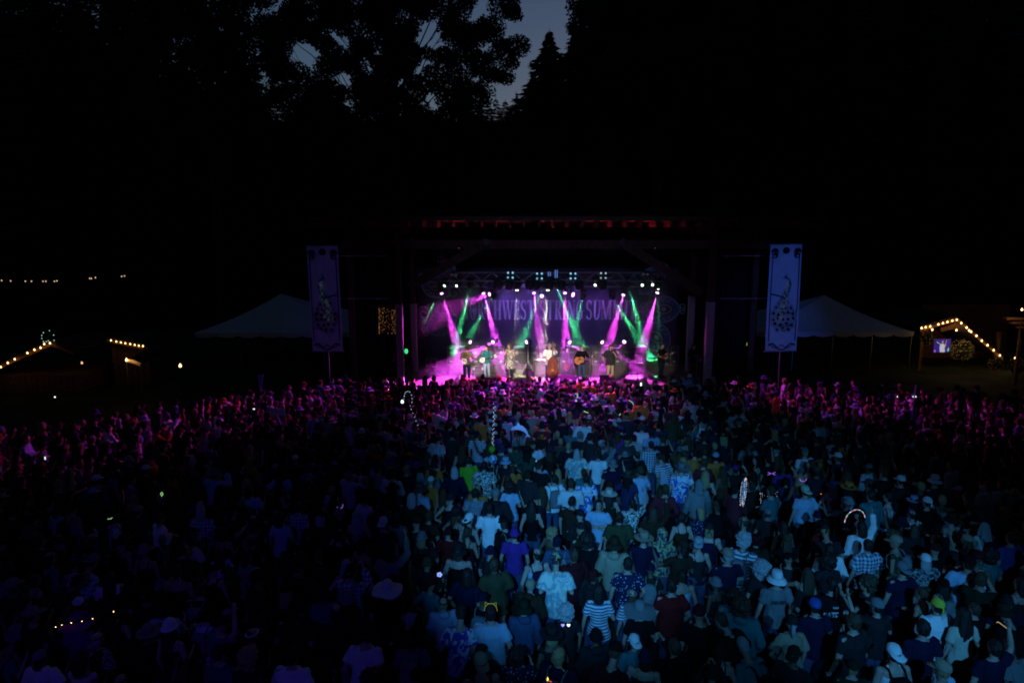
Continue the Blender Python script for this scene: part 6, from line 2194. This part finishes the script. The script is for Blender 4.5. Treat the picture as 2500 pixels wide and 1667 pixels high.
# ================================================================ the band
def performer(label, px, py, yaw, top, topcol, trcol, hair, haircol, hat, hatcol, arms, fem=False, fat=1.0, sc=1.0, hyaw=0, hpitch=0, shoes='black', curl=(.8, .9), lean=0, hatflip=False, knee=(0, 0), palm=(None, None), stance=.11):
    V = build_person(dict(arms=arms, tops=(top,), seed=px % 17, fem=fem, fat=fat, yaw=hyaw, pitch=hpitch, shoes=True, voxel=.0115, dec=.4, curl=curl, lean=lean, knee=knee, palm=palm, stance=stance))
    c = fl(px, py)
    t = dress_person(label, None, top, topcol, trcol, 0, hair, haircol, hat, hatcol, None, "musicians on the stage", (c.x, c.y, DZ), math.pi + yaw, sc, V, hatflip, shoes)
    face_of(t, V['HM'])
    return t, V
def with_person(name, label, cat, t):
    o = thing(name, label, cat, t.location, t.rotation_euler[2])
    o.scale = t.scale
    return o
M_spruce = mat("orange_spruce", (.55, .22, .06), .3, .5, var=.2, vscale=12)
M_mahog = mat("red_brown_varnish", (.20, .045, .02), .25, .5, var=.3, vscale=8)
M_neck = mat("dark_fingerboard", (.03, .02, .015), .5, .3)
M_skinhead = mat("white_drum_skin", (.75, .73, .66), .5, .2)
M_string = mat("steel_string", (.6, .6, .6), .3, .5, .9)
def neck_parts(o, a, b, w, head=.16):
    a, b = Vector(a), Vector(b)
    d_ = (b - a).normalized()
    q = d_.to_track_quat('X', 'Z').to_matrix()
    G().box((a + b) / 2, ((b - a).length, .025, w), q).build("neck", M_neck, o)
    G().box(b + d_ * head / 2, (head, .02, w * 1.7), q).build("headstock", M_neck, o)
    for k in range(4):
        for s in (-1, 1):
            c_ = b + d_ * head * (.2 + .2 * k) + q @ Vector((0, 0, s * w * 1.1))
            G().tube([c_, c_ + q @ Vector((0, 0, s * .02))], .008, 6).build("tuning_peg", M_string, o)
def banjo(label, t):
    o = with_person("banjo", label, "banjo", t)
    c = Vector((.13, .215, 1.02))
    n = 28
    ring = [(c.x + .145 * math.cos(2 * math.pi * k / n), c.z + .145 * math.sin(2 * math.pi * k / n)) for k in range(n)]
    G().prism(ring, 'Y', c.y - .035, c.y + .035).build("pot", M_mahog, o)
    ring2 = [(c.x + .133 * math.cos(2 * math.pi * k / n), c.z + .133 * math.sin(2 * math.pi * k / n)) for k in range(n)]
    G().prism(ring2, 'Y', c.y + .036, c.y + .042).build("drum_skin", M_skinhead, o)
    G().tube([(c.x + .145 * math.cos(2 * math.pi * k / n), c.y + .036, c.z + .145 * math.sin(2 * math.pi * k / n)) for k in range(n + 1)], .009, 6).build("tension_hoop", M_string, o)
    neck_parts(o, c + Vector((-.13, .04, .045)), c + Vector((-.72, .07, .27)), .038)
    G().box(c + Vector((.03, .05, 0)), (.008, .02, .06)).build("bridge", M_neck, o)
def guitar(label, t, sc=1.0, m=None, name="guitar", z=1.05, ang=.26):
    o = with_person(name, label, name, t)
    c = Vector((.15, .225, z))
    pts_ = []
    for k in range(48):
        a_ = 2 * math.pi * k / 48
        u = math.cos(a_)
        wv = .195 - .03 * u - .055 * math.exp(-((u - .12) / .33) ** 2)
        pts_.append((.245 * u * sc, wv * math.sin(a_) * sc))
    ca, sa = math.cos(math.pi - ang), math.sin(math.pi - ang)
    def tr(p):
        return (c.x + p[0] * ca - p[1] * sa, c.z + p[0] * sa + p[1] * ca)
    G().prism([tr(p) for p in pts_], 'Y', c.y - .05 * sc, c.y + .05 * sc).build("body", m or M_spruce, o)
    n = 18
    hole = [tr((.07 * sc + .05 * sc * math.cos(2 * math.pi * k / n), .05 * sc * math.sin(2 * math.pi * k / n))) for k in range(n)]
    G().prism(hole, 'Y', c.y + .051 * sc, c.y + .053 * sc).build("sound_hole", M_neck, o)
    bp = tr((-.11 * sc, 0))
    G().box((bp[0], c.y + .056 * sc, bp[1]), (.03, .012, .14 * sc), (0, -ang, 0)).build("bridge", M_neck, o)
    a_, b_ = tr((.16 * sc, 0)), tr((.60 * sc if sc > .9 else .52 * sc, 0))
    neck_parts(o, (a_[0], c.y + .055 * sc, a_[1]), (b_[0], c.y + .06, b_[1]), .05 * sc)
    st_ = G()
    for k in range(4):
        off_ = (k - 1.5) * .012
        p0, p1 = tr((-.11 * sc, off_)), tr((.6 * sc, off_ * .7))
        st_.tube([(p0[0], c.y + .068, p0[1]), (p1[0], c.y + .078, p1[1])], .0015, 4)
    st_.build("strings", M_string, o)
    if sc > .9:
        pg = [tr((.02 + .07 * math.cos(k * .5), -.07 + .045 * math.sin(k * .5))) for k in range(12)]
        G().prism(pg, 'Y', c.y + .0505, c.y + .052).build("pickguard", M_mahog, o)
PICK = ((.32, -.01, 1.14), (.12, .285, 1.06))
FRET = ((.34, .06, 1.13), (.44, .30, 1.22))
t1, V1 = performer("musician in a camouflage jacket, dark jeans and brown cap playing a banjo", 1140, 927, .12, 'long', 'camouflage', 'navy', 'short', 'brown', 'cap', 'brown', (FRET, PICK), sc=.99, hpitch=-.15, fat=1.06)
banjo("banjo held by the man in the camouflage jacket", t1)
t2, V2 = performer("musician in a teal shirt and pale jeans with rolled sleeves", 1189, 924, -.45, 'long', 'teal', 'pale blue', 'short', 'dark', None, None, (FRET, PICK), sc=.98, hyaw=-.4)
banjo("banjo held by the man in the teal shirt", t2)
t3, V3 = performer("woman with long brown hair in a white and black floral dress", 1244, 922, -.4, 'dress', 'white floral', 'charcoal', 'long', 'brown', None, None, (((.30, .04, 1.16), (.10, .27, 1.24)), ((.30, .02, 1.15), (.08, .25, 1.20))), True, 1.18, 1.02, hyaw=-.5, shoes='brown', curl=(1.1, 1.1))
t4, V4 = performer("bass player in a white shirt and grey knitted cap", 1341, 927, -.15, 'shirt', 'white', 'denim', 'short', 'brown', 'beanie', 'grey', (((.33, .18, 1.36), (.28, .34, 1.55)), ((.30, .12, 1.12), (.05, .40, 1.05))), sc=1.05, hyaw=-.5, curl=(1.0, .9))
# double bass
o = with_person("double_bass", "red-brown double bass standing in front of the bass player", "double bass", t4)
c = Vector((-.20, .44, 0))
prof = []
for k in range(60):
    a_ = 2 * math.pi * k / 60
    u = math.sin(a_)
    wv = .30 - .045 * u - .085 * math.exp(-((u - .12) / .22) ** 2)
    prof.append((wv * math.cos(a_) * (1 - .25 * max(0, u) ** 6), .55 * u))
G().prism([(c.x + x, .70 + z) for x, z in prof], 'Y', c.y - .09, c.y + .08).build("body", M_mahog, o)
G().tube([(c.x + x, c.y + .082, .70 + z) for x, z in prof] + [(c.x + prof[0][0], c.y + .082, .70 + prof[0][1])], .012, 6).build("purfling", M_neck, o)
G().box((c.x, c.y + .11, 1.32), (.05, .05, .75)).build("neck", M_neck, o)
G().tube([(c.x, c.y + .10, 1.70), (c.x, c.y + .09, 1.86), (c.x, c.y + .13, 1.90), (c.x, c.y + .14, 1.85)], [.035, .03, .035, .02], 8).build("scroll", M_mahog, o)
for k in range(4):
    s = (-1) ** k
    G().tube([(c.x, c.y + .1, 1.72 + .035 * k), (c.x + s * .10, c.y + .1, 1.73 + .035 * k)], .010, 6).ball((c.x + s * .11, c.y + .1, 1.73 + .035 * k), (.022, .01, .018), 8, 5).build("tuning_peg", M_string, o)
G().box((c.x, c.y + .13, .60), (.12, .03, .09)).build("bridge", M_spruce, o)
G().add([(c.x - .035, c.y + .1, .5), (c.x + .035, c.y + .1, .5), (c.x + .02, c.y + .11, .22), (c.x - .02, c.y + .11, .22)], [(0, 1, 2, 3)]).build("tailpiece", M_neck, o)
for s in (-1, 1):
    G().tube([(c.x + s * .13, c.y + .083, .76), (c.x + s * .10, c.y + .084, .70), (c.x + s * .13, c.y + .084, .62), (c.x + s * .10, c.y + .083, .56)], [.014, .006, .006, .014], 6).build("f_hole", M_neck, o)
sg = G()
for k in range(4):
    sg.tube([(c.x + (k - 1.5) * .02, c.y + .15, .60), (c.x + (k - 1.5) * .01, c.y + .14, 1.72)], .003, 4)
sg.build("strings", M_string, o)
G().tube([(c.x, c.y, .16), (c.x, c.y + .03, 0)], .01, 6).build("end_pin", M_string, o)
t5, V5 = performer("guitarist in a dark long-sleeved top and jeans", 1419, 928, .08, 'long', 'black', 'denim', 'short', 'dark', None, None, (FRET, PICK), sc=1.03, hyaw=.1)
guitar("orange acoustic guitar held by the man in the dark top", t5)
t6, V6 = performer("stout bearded singer in a dark shirt, khaki trousers and red cap", 1489, 927, .25, 'shirt', 'charcoal', 'khaki', 'short', 'brown', 'cap', 'maroon', (((.30, .06, 1.13), (.06, .30, 1.40)), ((.36, -.10, 1.12), (.30, -.12, .95))), fat=1.22, sc=1.04, hyaw=.3, curl=(1.1, .6), hatflip=True, shoes='brown')
bg = G().ball((0, .075, -.10), (.05, .04, .05), 12, 8).ball((0, .05, -.07), (.062, .05, .04), 12, 8)
b_ = obj("beard", solid(bg, "beard", .009, .6, .008, 1, (40, 40, 40)), t6)
b_.data.materials.append(HAIRM['brown'])
b_.matrix_local = V6['HM']
t7, V7 = performer("musician in a black tee with tattooed arms at the right end of the band", 1613, 921, .75, 'tee', 'black', 'navy', 'short', 'dark', None, None, (FRET, PICK), sc=1.02, hyaw=.1, fat=1.05)
guitar("small mandolin held by the man in the black tee", t7, .62, M_mahog, "mandolin", 1.10, .30)
t8, V8 = performer("stagehand in dark top and red trousers waiting behind the right post", 1690, 921, .5, 'hoodie', 'navy', 'red', 'bob', 'brown', None, None, ('cross', 'cross'), sc=1.0)
# spare guitar on a stand
c = fl(1384, 912)
o = thing("electric_guitar", "spare guitar upright on a stand left of the guitarist", "guitar", c)
pts_ = [((.16 - .02 * math.sin(a_) - .04 * math.exp(-((math.sin(a_) - .1) / .3) ** 2)) * math.cos(a_), .22 * math.sin(a_) + .42) for a_ in [2 * math.pi * k / 36 for k in range(36)]]
G().prism(pts_, 'Y', -.025, .025).build("body", M_mahog, o)
neck_parts(o, (0, -.02, .60), (0, .02, 1.16), .045)
G().box((0, -.035, 1.26), (.10, .012, .2)).build("headstock_face", M_whitebox, o)
G().tube([(-.18, -.15, 0), (-.08, .03, .25), (0, .06, .6), (.08, .03, .25), (.18, -.15, 0)], .012, 6).tube([(0, .06, .6), (0, .3, 0)], .012, 6).build("stand", M_blackmetal, o)
# ================================================================ things carried in the crowd
def lit(name, col, s):
    return mat(name, tuple(min(.8, c) for c in col), .4, emit=col, estr=s)
M_fairy = lit("lit_fairy_white", (.9, .75, .65), 1.6)
M_fairyc = lit("lit_fairy_cool", (.75, .85, 1.0), 1.8)
M_stick = lit("lit_glow_stick_green", (.45, .9, .35), .7)
M_redled = lit("lit_red_led", (.9, .16, .18), .6)
M_whiteled = lit("lit_white_led", (.8, .8, .75), .55)
M_grnled = lit("lit_green_led", (.15, .5, .3), .5)
M_purpled = lit("lit_purple_led", (.4, .15, 1.0), 1.6)
M_yelled = lit("lit_yellow_led", (.40, .42, .05), .45)
M_phone = lit("lit_phone_screen", (.85, .9, 1.0), 1.6)
M_pole = mat("dark_wooden_pole", (.02, .017, .014), .8, .2)
def PH(px, py, h):
    x, y = head_spot(px, py, h)
    return Vector((x, y, ground_z(x, y) + h))
def dots(name, pts_, r, m, par):
    g_ = G()
    for p in pts_:
        g_.ball(p, r, 6, 4)
    o = g_.build(name, m, par)
    o["kind"] = "stuff"
    return o
# peace sign on a pole
c = PH(1815, 1200, 2.4)
t = thing("peace_sign_totem", "peace sign wound with fairy lights on a dark pole", "totem", (c.x, c.y, ground_z(c.x, c.y)), R(62))
rr = .275
h = 2.4
M_ring = mat("pale_blue_tubing", (.25, .42, .5), .5, .3)
circ = [(rr * math.cos(a_), 0, h + rr * math.sin(a_)) for a_ in [2 * math.pi * k / 40 for k in range(41)]]
G().tube(circ, .017, 8).build("ring", M_ring, t)
sp_ = G().tube([(0, 0, h + rr), (0, 0, h - rr)], .016, 8)
for s in (-1, 1):
    sp_.tube([(0, 0, h), (s * rr * .7, 0, h - rr * .71)], .016, 8)
sp_.build("spokes", M_ring, t)
q = random.Random(2)
pp = [(x + q.gauss(0, .008), -.02 * q.choice((-1, 1)), z + q.gauss(0, .008)) for x, y, z in circ for _ in range(2)]
for k in range(22):
    u = q.random()
    pp.append((q.gauss(0, .012), -.02 * q.choice((-1, 1)), h - rr + 2 * rr * u))
    s = q.choice((-1, 1))
    pp.append((s * rr * .7 * u, -.02 * q.choice((-1, 1)), h - rr * .71 * u))
dots("fairy_lights", pp, .0048, M_fairy, t)
G().tube([(0, 0, h - rr), (0, .02, 1.0)], .014, 8).build("pole", M_pole, t)
# light-up hoop
c = PH(2087, 1272, 2.0)
t = thing("light_up_hoop", "hoop with red and white lit stripes held over the crowd", "hoop", c, R(15))
rr = .24
N_ = 28
for k in range(N_):
    a0, a1 = 2 * math.pi * k / N_, 2 * math.pi * (k + .92) / N_
    m = [M_redled, M_whiteled, M_redled, M_whiteled, M_grnled, M_whiteled][k % 6] if math.sin(a0) > .15 else M_pole
    G().tube([(rr * math.cos(a0 + (a1 - a0) * j / 4), 0, rr * math.sin(a0 + (a1 - a0) * j / 4)) for j in range(5)], .008, 7).build("lit_segment" if m is not M_pole else "dark_segment", m, t)
# vertical string totem with hearts
b = PH(1203, 1085, 1.75)
a = P(1207, 985, b.y)
zg = ground_z(b.x, b.y)
a.z -= zg
b.z -= zg
t = thing("string_light_pole", "tall pole wound with white lights and leaf shapes", "totem", (b.x, b.y, zg))
G().tube([(0, 0, .9), (a.x - b.x, 0, a.z)], .014, 7).build("pole", M_pole, t)
q = random.Random(6)
dots("fairy_lights", [((a.x - b.x) * u + .025 * math.cos(u * 60), -.02 + .02 * math.sin(u * 60), b.z + (a.z - b.z) * u) for u in [k / 30 for k in range(31)]], .008, M_fairyc, t)
M_leafp = mat("silver_leaf_shape", (.35, .4, .45), .4, .4)
for k in range(7):
    z = b.z + (a.z - b.z) * (.3 + .1 * k)
    s = (-1) ** k
    G().prism([(0, z), (s * .07, z + .05), (s * .13, z + .02), (s * .14, z - .04), (s * .06, z - .06)], 'Y', -.015, -.008).build("leaf_shape", M_leafp, t)
# hooked giraffe-neck totem
t = thing("hooked_light_totem", "hook-shaped totem outlined in tiny lights among the magenta crowd", "totem", PH(1024, 1046, 1.8) - Vector((0, 0, 1.8)))
o0 = t.location.copy()
path = [(985, 975), (986, 965), (990, 958), (997, 956), (1003, 963), (1005, 976), (1002, 990), (1006, 1003), (1012, 1017), (1018, 1032), (1024, 1046)]
pts_ = [P(x, y, o0.y) - o0 for x, y in path]
G().tube(pts_, [.03, .06, .07, .07, .06, .05, .035, .03, .025, .02, .02], 8).build("neck", mat("dark_blue_foam", (.01, .015, .06), .8), t)
G().tube([pts_[-1], (pts_[-1].x + .05, 0, 1.0)], .016, 6).build("pole", M_pole, t)
dd = []
for i in range(len(pts_) - 1):
    for u in (0, .33, .66):
        dd.append(pts_[i].lerp(pts_[i + 1], u) + Vector((.03 if i < 6 else 0, -.07 if i < 6 else -.03, .04 if i < 4 else 0)))
dots("fairy_lights", dd[::2], .009, M_fairyc, t)
G().ball(pts_[0] + Vector((-.03, -.05, -.06)), (.05, .03, .06), 8, 6).build("lit_nose", M_fairyc, t)
# balloons
def balloon(label, px, py, Y, r, m, cat="balloon"):
    c = PH(px, py, Y)
    t = thing("balloon", label, cat, c)
    G().loft([(0, 0, -r * 1.25, .01, .01), (0, 0, -r * 1.1, r * .25, r * .25), (0, 0, -r * .6, r * .78, r * .78), (0, 0, 0, r, r), (0, 0, r * .6, r * .82, r * .82), (0, 0, r * .95, r * .35, r * .35), (0, 0, r * 1.02, r * .05, r * .05)], 18).build("skin", m, t, smooth=True)
    G().ball((0, 0, -r * 1.28), .014, 6, 4).build("knot", m, t)
    G().tube([(0, 0, -r * 1.3), (.03, 0, -r * 2), (0, 0, -r * 3)], .003, 4).build("string", M_towel, t)
balloon("lime green balloon below the wound light pole", 1201, 1096, 1.78, .10, CLOTH['lime green'])
balloon("patterned pale balloon below the green one", 1204, 1121, 1.75, .12, CLOTH['blue tie-dye'])
balloon("dark green balloon at the back right of the crowd", 1993, 907, 2.2, .22, CLOTH['dark green'])
# lit dolphin
c = PH(1268, 1050, 2.1)
t = thing("dolphin_totem", "pale blue lit dolphin figure carried on a stick", "totem", c)
M_dol = mat("inflatable_blue_white", (.45, .6, .85), .35, .4, emit=(.08, .18, .5), estr=.5)
dp = [Vector((-.24, 0, .02)), Vector((-.17, 0, .06)), Vector((-.06, 0, .09)), Vector((.06, 0, .07)), Vector((.16, 0, 0)), Vector((.23, 0, -.10)), Vector((.25, 0, -.16))]
G().tube(dp, [.02, .05, .075, .075, .055, .03, .015], 12).build("body", M_dol, t, smooth=True)
G().prism([(-.08, .14), (-.05, .26), (.03, .15)], 'Y', -.012, .012).build("fin", M_dol, t)
G().prism([(.23, -.14), (.17, -.22), (.25, -.18), (.33, -.22), (.28, -.14)], 'Y', -.012, .012).build("tail", M_dol, t)
G().ball((-.16, -.045, .075), .012, 6, 5).build("eye", M_pole, t)
G().tube([(0, 0, 0), (.0, .02, -.8)], .012, 6).build("stick", M_pole, t)
# folded white board, violet pennant, thin totem pole
c = PH(678, 1005, 2.0)
t = thing("white_board", "folded white board held up in the left crowd", "sign", c)
G().box((-.14, 0, 0), (.27, .012, .27), (0, R(3), R(8))).build("panel", CLOTH['white'], t)
G().box((.14, 0, -.005), (.27, .012, .27), (0, R(-2), R(-8))).build("panel", CLOTH['white'], t)
c = PH(637, 948, 2.2)
t = thing("pennant", "narrow violet pennant standing above the left crowd", "flag", c)
G().prism([(-.13, .55), (.13, .55), (.02, -.15), (-.02, -.15)], 'Y', -.006, .006).build("cloth", mat("violet_pennant", (.2, .15, .5), .8), t)
G().tube([(-.15, .02, .56), (.15, .02, .56)], .012, 6).tube([(0, .02, .56), (0, .02, -1.2)], .014, 6).build("pole", M_pole, t)
b = PH(2227, 1012, 1.7)
a = P(2236, 940, b.y)
zg = ground_z(b.x, b.y)
t = thing("thin_light_pole", "thin leaning pole with two white lights on the right", "totem", (b.x, b.y, zg))
G().tube([(0, 0, 1.0), (a.x - b.x, 0, a.z - zg)], .02, 6).build("pole", M_ring, t)
dots("fairy_lights", [(P(2229, 968, b.y - .05) - t.location), (P(2236, 968, b.y - .05) - t.location)], .022, M_fairyc, t)
# leafy lit wand
c = PH(1409, 972, 2.2)
t = thing("lit_leafy_wand", "wand with green sparkling leaves above the dark heads", "totem", c)
q = random.Random(9)
dots("sparkles", [(q.gauss(0, .05), q.gauss(0, .03), q.uniform(-.12, .25)) for _ in range(16)], .014, M_stick, t)
lv = G()
for k in range(7):
    a_ = k * .9
    lv.prism([(0, .05 * k - .15), (.10 * math.cos(a_), .05 * k - .10), (.14 * math.cos(a_), .05 * k - .02), (.03 * math.cos(a_), .05 * k - .08)], 'Y', -.004 + .003 * k, .003 * k)
lv.build("leaves", M_green, t)
G().tube([(0, 0, 0), (.1, 0, -.5)], .01, 6).build("stick", M_pole, t)
# glow sticks and hoops
def stick(label, pix, Y, r, m, name="glow_stick", cat="glow stick"):
    Y = PH(*pix[0], Y).y
    pts_ = [P(x, y, Y) for x, y in pix]
    t = thing(name, label, cat, pts_[0], 0, "glow sticks and glowing bands")
    G().tube([p - pts_[0] for p in pts_], r, 6).build("lit_tube", m, t)
    for p in (pts_[0], pts_[-1]):
        G().ball(p - pts_[0], r * 1.5, 6, 4).build("cap", M_pole, t)
stick("straight green glow stick in the middle rows", [(1424, 1003), (1437, 1008)], 2.0, .012, M_stick)
stick("arched green glow band in the middle rows", [(1534, 977), (1540, 979), (1545, 984), (1547, 989)], 1.95, .011, M_stick)
stick("short curved glow band right of the straight stick", [(1511, 1014), (1516, 1009)], 1.95, .011, M_stick)
stick("faint glow band near the left edge of the blue light", [(395, 1200), (392, 1205), (395, 1211), (398, 1206), (395, 1200)], 1.8, .008, M_stick)
stick("thin glow band low on the left", [(262, 1266), (270, 1266), (275, 1262)], 1.8, .007, M_stick)
stick("bent thin glow band at the lower right", [(2432, 1519), (2437, 1517), (2461, 1535), (2459, 1541)], 1.85, .005, lit("lit_amber_band", (.7, .45, .2), .6))
stick("tiny orange light low right of the hoop", [(2004, 1207), (2005, 1203)], 1.85, .012, lit("lit_orange_led", (1.0, .2, .05), 1.2))
# phones
def phone(label, px, py, Y, w=.07, h=.14, rz=0):
    t = thing("phone", label, "phone", PH(px, py, Y), rz, "lit phones in the crowd")
    G().box((0, .006, 0), (w + .006, .008, h + .006)).build("casing", M_pole, t)
    G().box((0, 0, 0), (w, .003, h)).build("lit_screen", M_phone, t)
phone("phone screen lit white in front of the stage", 1565, 938, 1.9)
phone("bright phone lamp beside the pale hand in mid crowd", 1312, 1127, 1.8, .08, .06)
phone("tiny lit phone far out in the left crowd", 134, 969, 1.8, .06, .06)
phone("tiny lit phone left of the white board", 620, 998, 1.8, .07, .04)
phone("small lit phone in the dark left crowd", 110, 1118, 1.8, .03, .08)
phone("lit phone low in the right crowd", 2190, 968, 1.8, .06, .05)
# bow tie and necklaces of lights
c = PH(1883, 1155, 1.85)
t = thing("light_up_bow_tie", "bow of tiny purple and white lights right of the peace sign", "light-up costume", c)
dots("lit_dots", [(s * (.02 + .022 * k), -.02, ss * .011 * k) for s in (-1, 1) for k in range(4) for ss in (-1, 1)], .007, M_purpled, t)
G().prism([(-.09, .04), (0, .008), (.09, .04), (.09, -.04), (0, -.008), (-.09, -.04)], 'Y', -.01, 0).build("bow", M_pole, t)
c = PH(1960, 1168, 1.8)
t = thing("light_up_necklace", "hanging curve of purple lights in the right crowd", "light-up costume", c)
dots("lit_dots", [(.08 * math.cos(a_), -.02, .06 * math.sin(a_)) for a_ in [math.pi * (1.0 + k / 11) for k in range(12)]], .0065, M_purpled, t)
G().tube([(.08 * math.cos(a_), 0, .06 * math.sin(a_)) for a_ in [math.pi * (1.0 + k / 11) for k in range(12)]], .004, 5).build("wire", M_cable, t)
c = PH(830, 1232, 1.8)
t = thing("light_up_necklace", "hanging curve of violet lights on the left", "light-up costume", c)
dots("lit_dots", [(.07 * math.cos(a_), -.02, .07 * math.sin(a_)) for a_ in [math.pi * (1.2 + k / 9) for k in range(9)]], .006, M_purpled, t)
G().tube([(.07 * math.cos(a_), 0, .07 * math.sin(a_)) for a_ in [math.pi * (1.2 + k / 9) for k in range(9)]], .004, 5).build("wire", M_cable, t)
t = thing("sequin_cape", "dark cape with scattered sparkles right of the peace sign", "costume", PH(1875, 1205, 1.5))
q = random.Random(12)
cp = G().loft([(0, 0, -.35, .24, .14), (0, 0, -.1, .22, .14), (0, 0, .1, .17, .11), (0, 0, .18, .07, .07)], 18)
t2_ = obj("cloth", solid(cp, "cloth", .018, .5, .015, 2), t)
t2_.data.materials.append(CLOTH['black'])
dots("sparkles", [(.21 * math.cos(a_), -abs(.15 * math.sin(a_)) - .01, z) for a_, z in [(q.uniform(3.2, 6.2), q.uniform(-.3, .08)) for _ in range(46)]], .004, M_fairyc, t)
# heart-shaped lit glasses on the back of a head
c = PH(1381, 1525, 1.8)
t = thing("light_up_glasses", "pair of glowing white and purple hearts near the bottom", "light-up glasses", c)
for s in (-1, 1):
    hp_ = [(s * .042 + .026 * math.sin(a_) ** 3, .022 * math.cos(a_) - .008 * math.cos(2 * a_) - .003 * math.cos(3 * a_)) for a_ in [2 * math.pi * k / 24 for k in range(24)]]
    G().prism(hp_, 'Y', -.006, .0).build("lit_heart", lit("lit_heart_white", (.9, .75, 1.0), 1.6) if s > 0 else lit("lit_heart_violet", (.45, .35, 1.0), 1.0), t)
G().tube([(-.02, 0, 0), (.02, 0, 0)], .004, 5).build("bridge", M_pole, t)
# flower light, cat ears, candle
c = PH(1073, 1402, 1.85)
t = thing("lit_flower", "small blue-white glowing flower in the dark lower middle", "light-up flower", c)
for k in range(5):
    G().ball((.028 * math.cos(k * 1.257), 0, .028 * math.sin(k * 1.257)), (.02, .006, .02), 8, 5).build("petal", lit("lit_petal_blue", (.35, .45, 1.0), .9), t)
G().ball((0, -.008, 0), .01, 6, 4).build("centre", M_pole, t)
Vc = VAR['big']
hm = CAT.matrix_basis @ Vc['HM']
t = thing("cat_ear_band", "thin yellow-green lit band with cat ears", "headband", hm.translation)
t.rotation_euler = CAT.rotation_euler
band = [(.10 * math.cos(a_), 0, .03 + .125 * math.sin(a_)) for a_ in [math.pi * k / 20 for k in range(21)]]
G().tube(band, .0035, 6).build("lit_band", M_yelled, t)
for s in (-1, 1):
    G().tube([(s * .085, 0, .105), (s * .085, 0, .175), (s * .035, 0, .152)], .0035, 6).build("lit_ear", M_yelled, t)
c = PH(1337, 1658, 1.85)
t = thing("lit_candle", "small yellow flame at the bottom edge", "candle", c)
G().loft([(0, 0, -.012, .006, .006), (0, 0, 0, .012, .012), (0, 0, .015, .009, .009), (0, 0, .04, .001, .001)], 10).build("flame", lit("lit_flame", (1.0, .62, .08), 2.2), t)
G().tube([(.02, 0, -.02), (.05, 0, -.03)], .006, 6).build("red_tip", lit("lit_red_tip", (1.0, .1, .05), .8), t)
G().tube([(0, 0, -.16), (0, 0, -.013)], .014, 8).build("wax", CLOTH['cream'], t)
# brimmed hat with a string of bulbs, bottom left
aud(190, 1512, 'stand', 'tee', 'purple', "person in a big brimmed hat hung with bulbs, bottom left", hat='sunhat', hatcol='purple')
festoon("little warm bulbs strung past the brimmed hat, bottom left", [(136, 1529), (151, 1524), (174, 1519), (200, 1515), (226, 1509), (277, 1492)], PH(190, 1515, 1.75).y, .008, M_bulb, .005)
# LED sign by the right banner
c = P(1831, 840, 34)
t = thing("led_sign", "tiny sign with glowing yellow rows by the right banner", "sign", c)
G().box((0, .03, 0), (.42, .04, .2)).build("housing", M_blackmetal, t)
for r_ in range(3):
    for k in range(7):
        G().box((-.165 + .055 * k, 0, .055 - .055 * r_), (.032, .01, .018)).build("lit_cell", lit("lit_yellow_cell", (.75, .8, .25), .8), t)
G().tube([(0, .05, -.1), (0, .05, GZ - c.z)], .03, 6).build("post", M_blackmetal, t)
# lettering on shirts
def print_on(person, V, text, z, size, y, m, x=0):
    cu = bpy.data.curves.new("lettering", 'FONT')
    cu.body = text
    cu.size = size
    cu.align_x = 'CENTER'
    cu.extrude = .012
    tmp = bpy.data.objects.new("tmp", cu)
    COL.objects.link(tmp)
    me = bpy.data.meshes.new_from_object(tmp.evaluated_get(bpy.context.evaluated_depsgraph_get()))
    bpy.data.objects.remove(tmp)
    me.materials.clear()
    me.materials.append(m)
    o = obj("lettering", me, person, (x, y, z), (math.pi / 2, 0, 0))
    o.scale = (.82, 1, 1)
M_print = mat("white_screen_print", (.75, .75, .75), .8)
M_print2 = mat("grey_screen_print", (.10, .10, .11), .8)
print_on(JERSEY, None, "DATS'", 1.17, .115, -.150, M_print, -.075)
print_on(JERSEY, None, "K", 1.17, .115, -.143, M_print, .145)
print_on(JERSEY, None, "Reebok", 1.32, .036, -.150, M_print, 0)
BUCKET = [o for o in bpy.data.objects if o.get("label", "").startswith("man in a bright white bucket hat")][0]
print_on(BUCKET, None, "MENTAL", 1.27, .085, -.150, M_print2, 0)
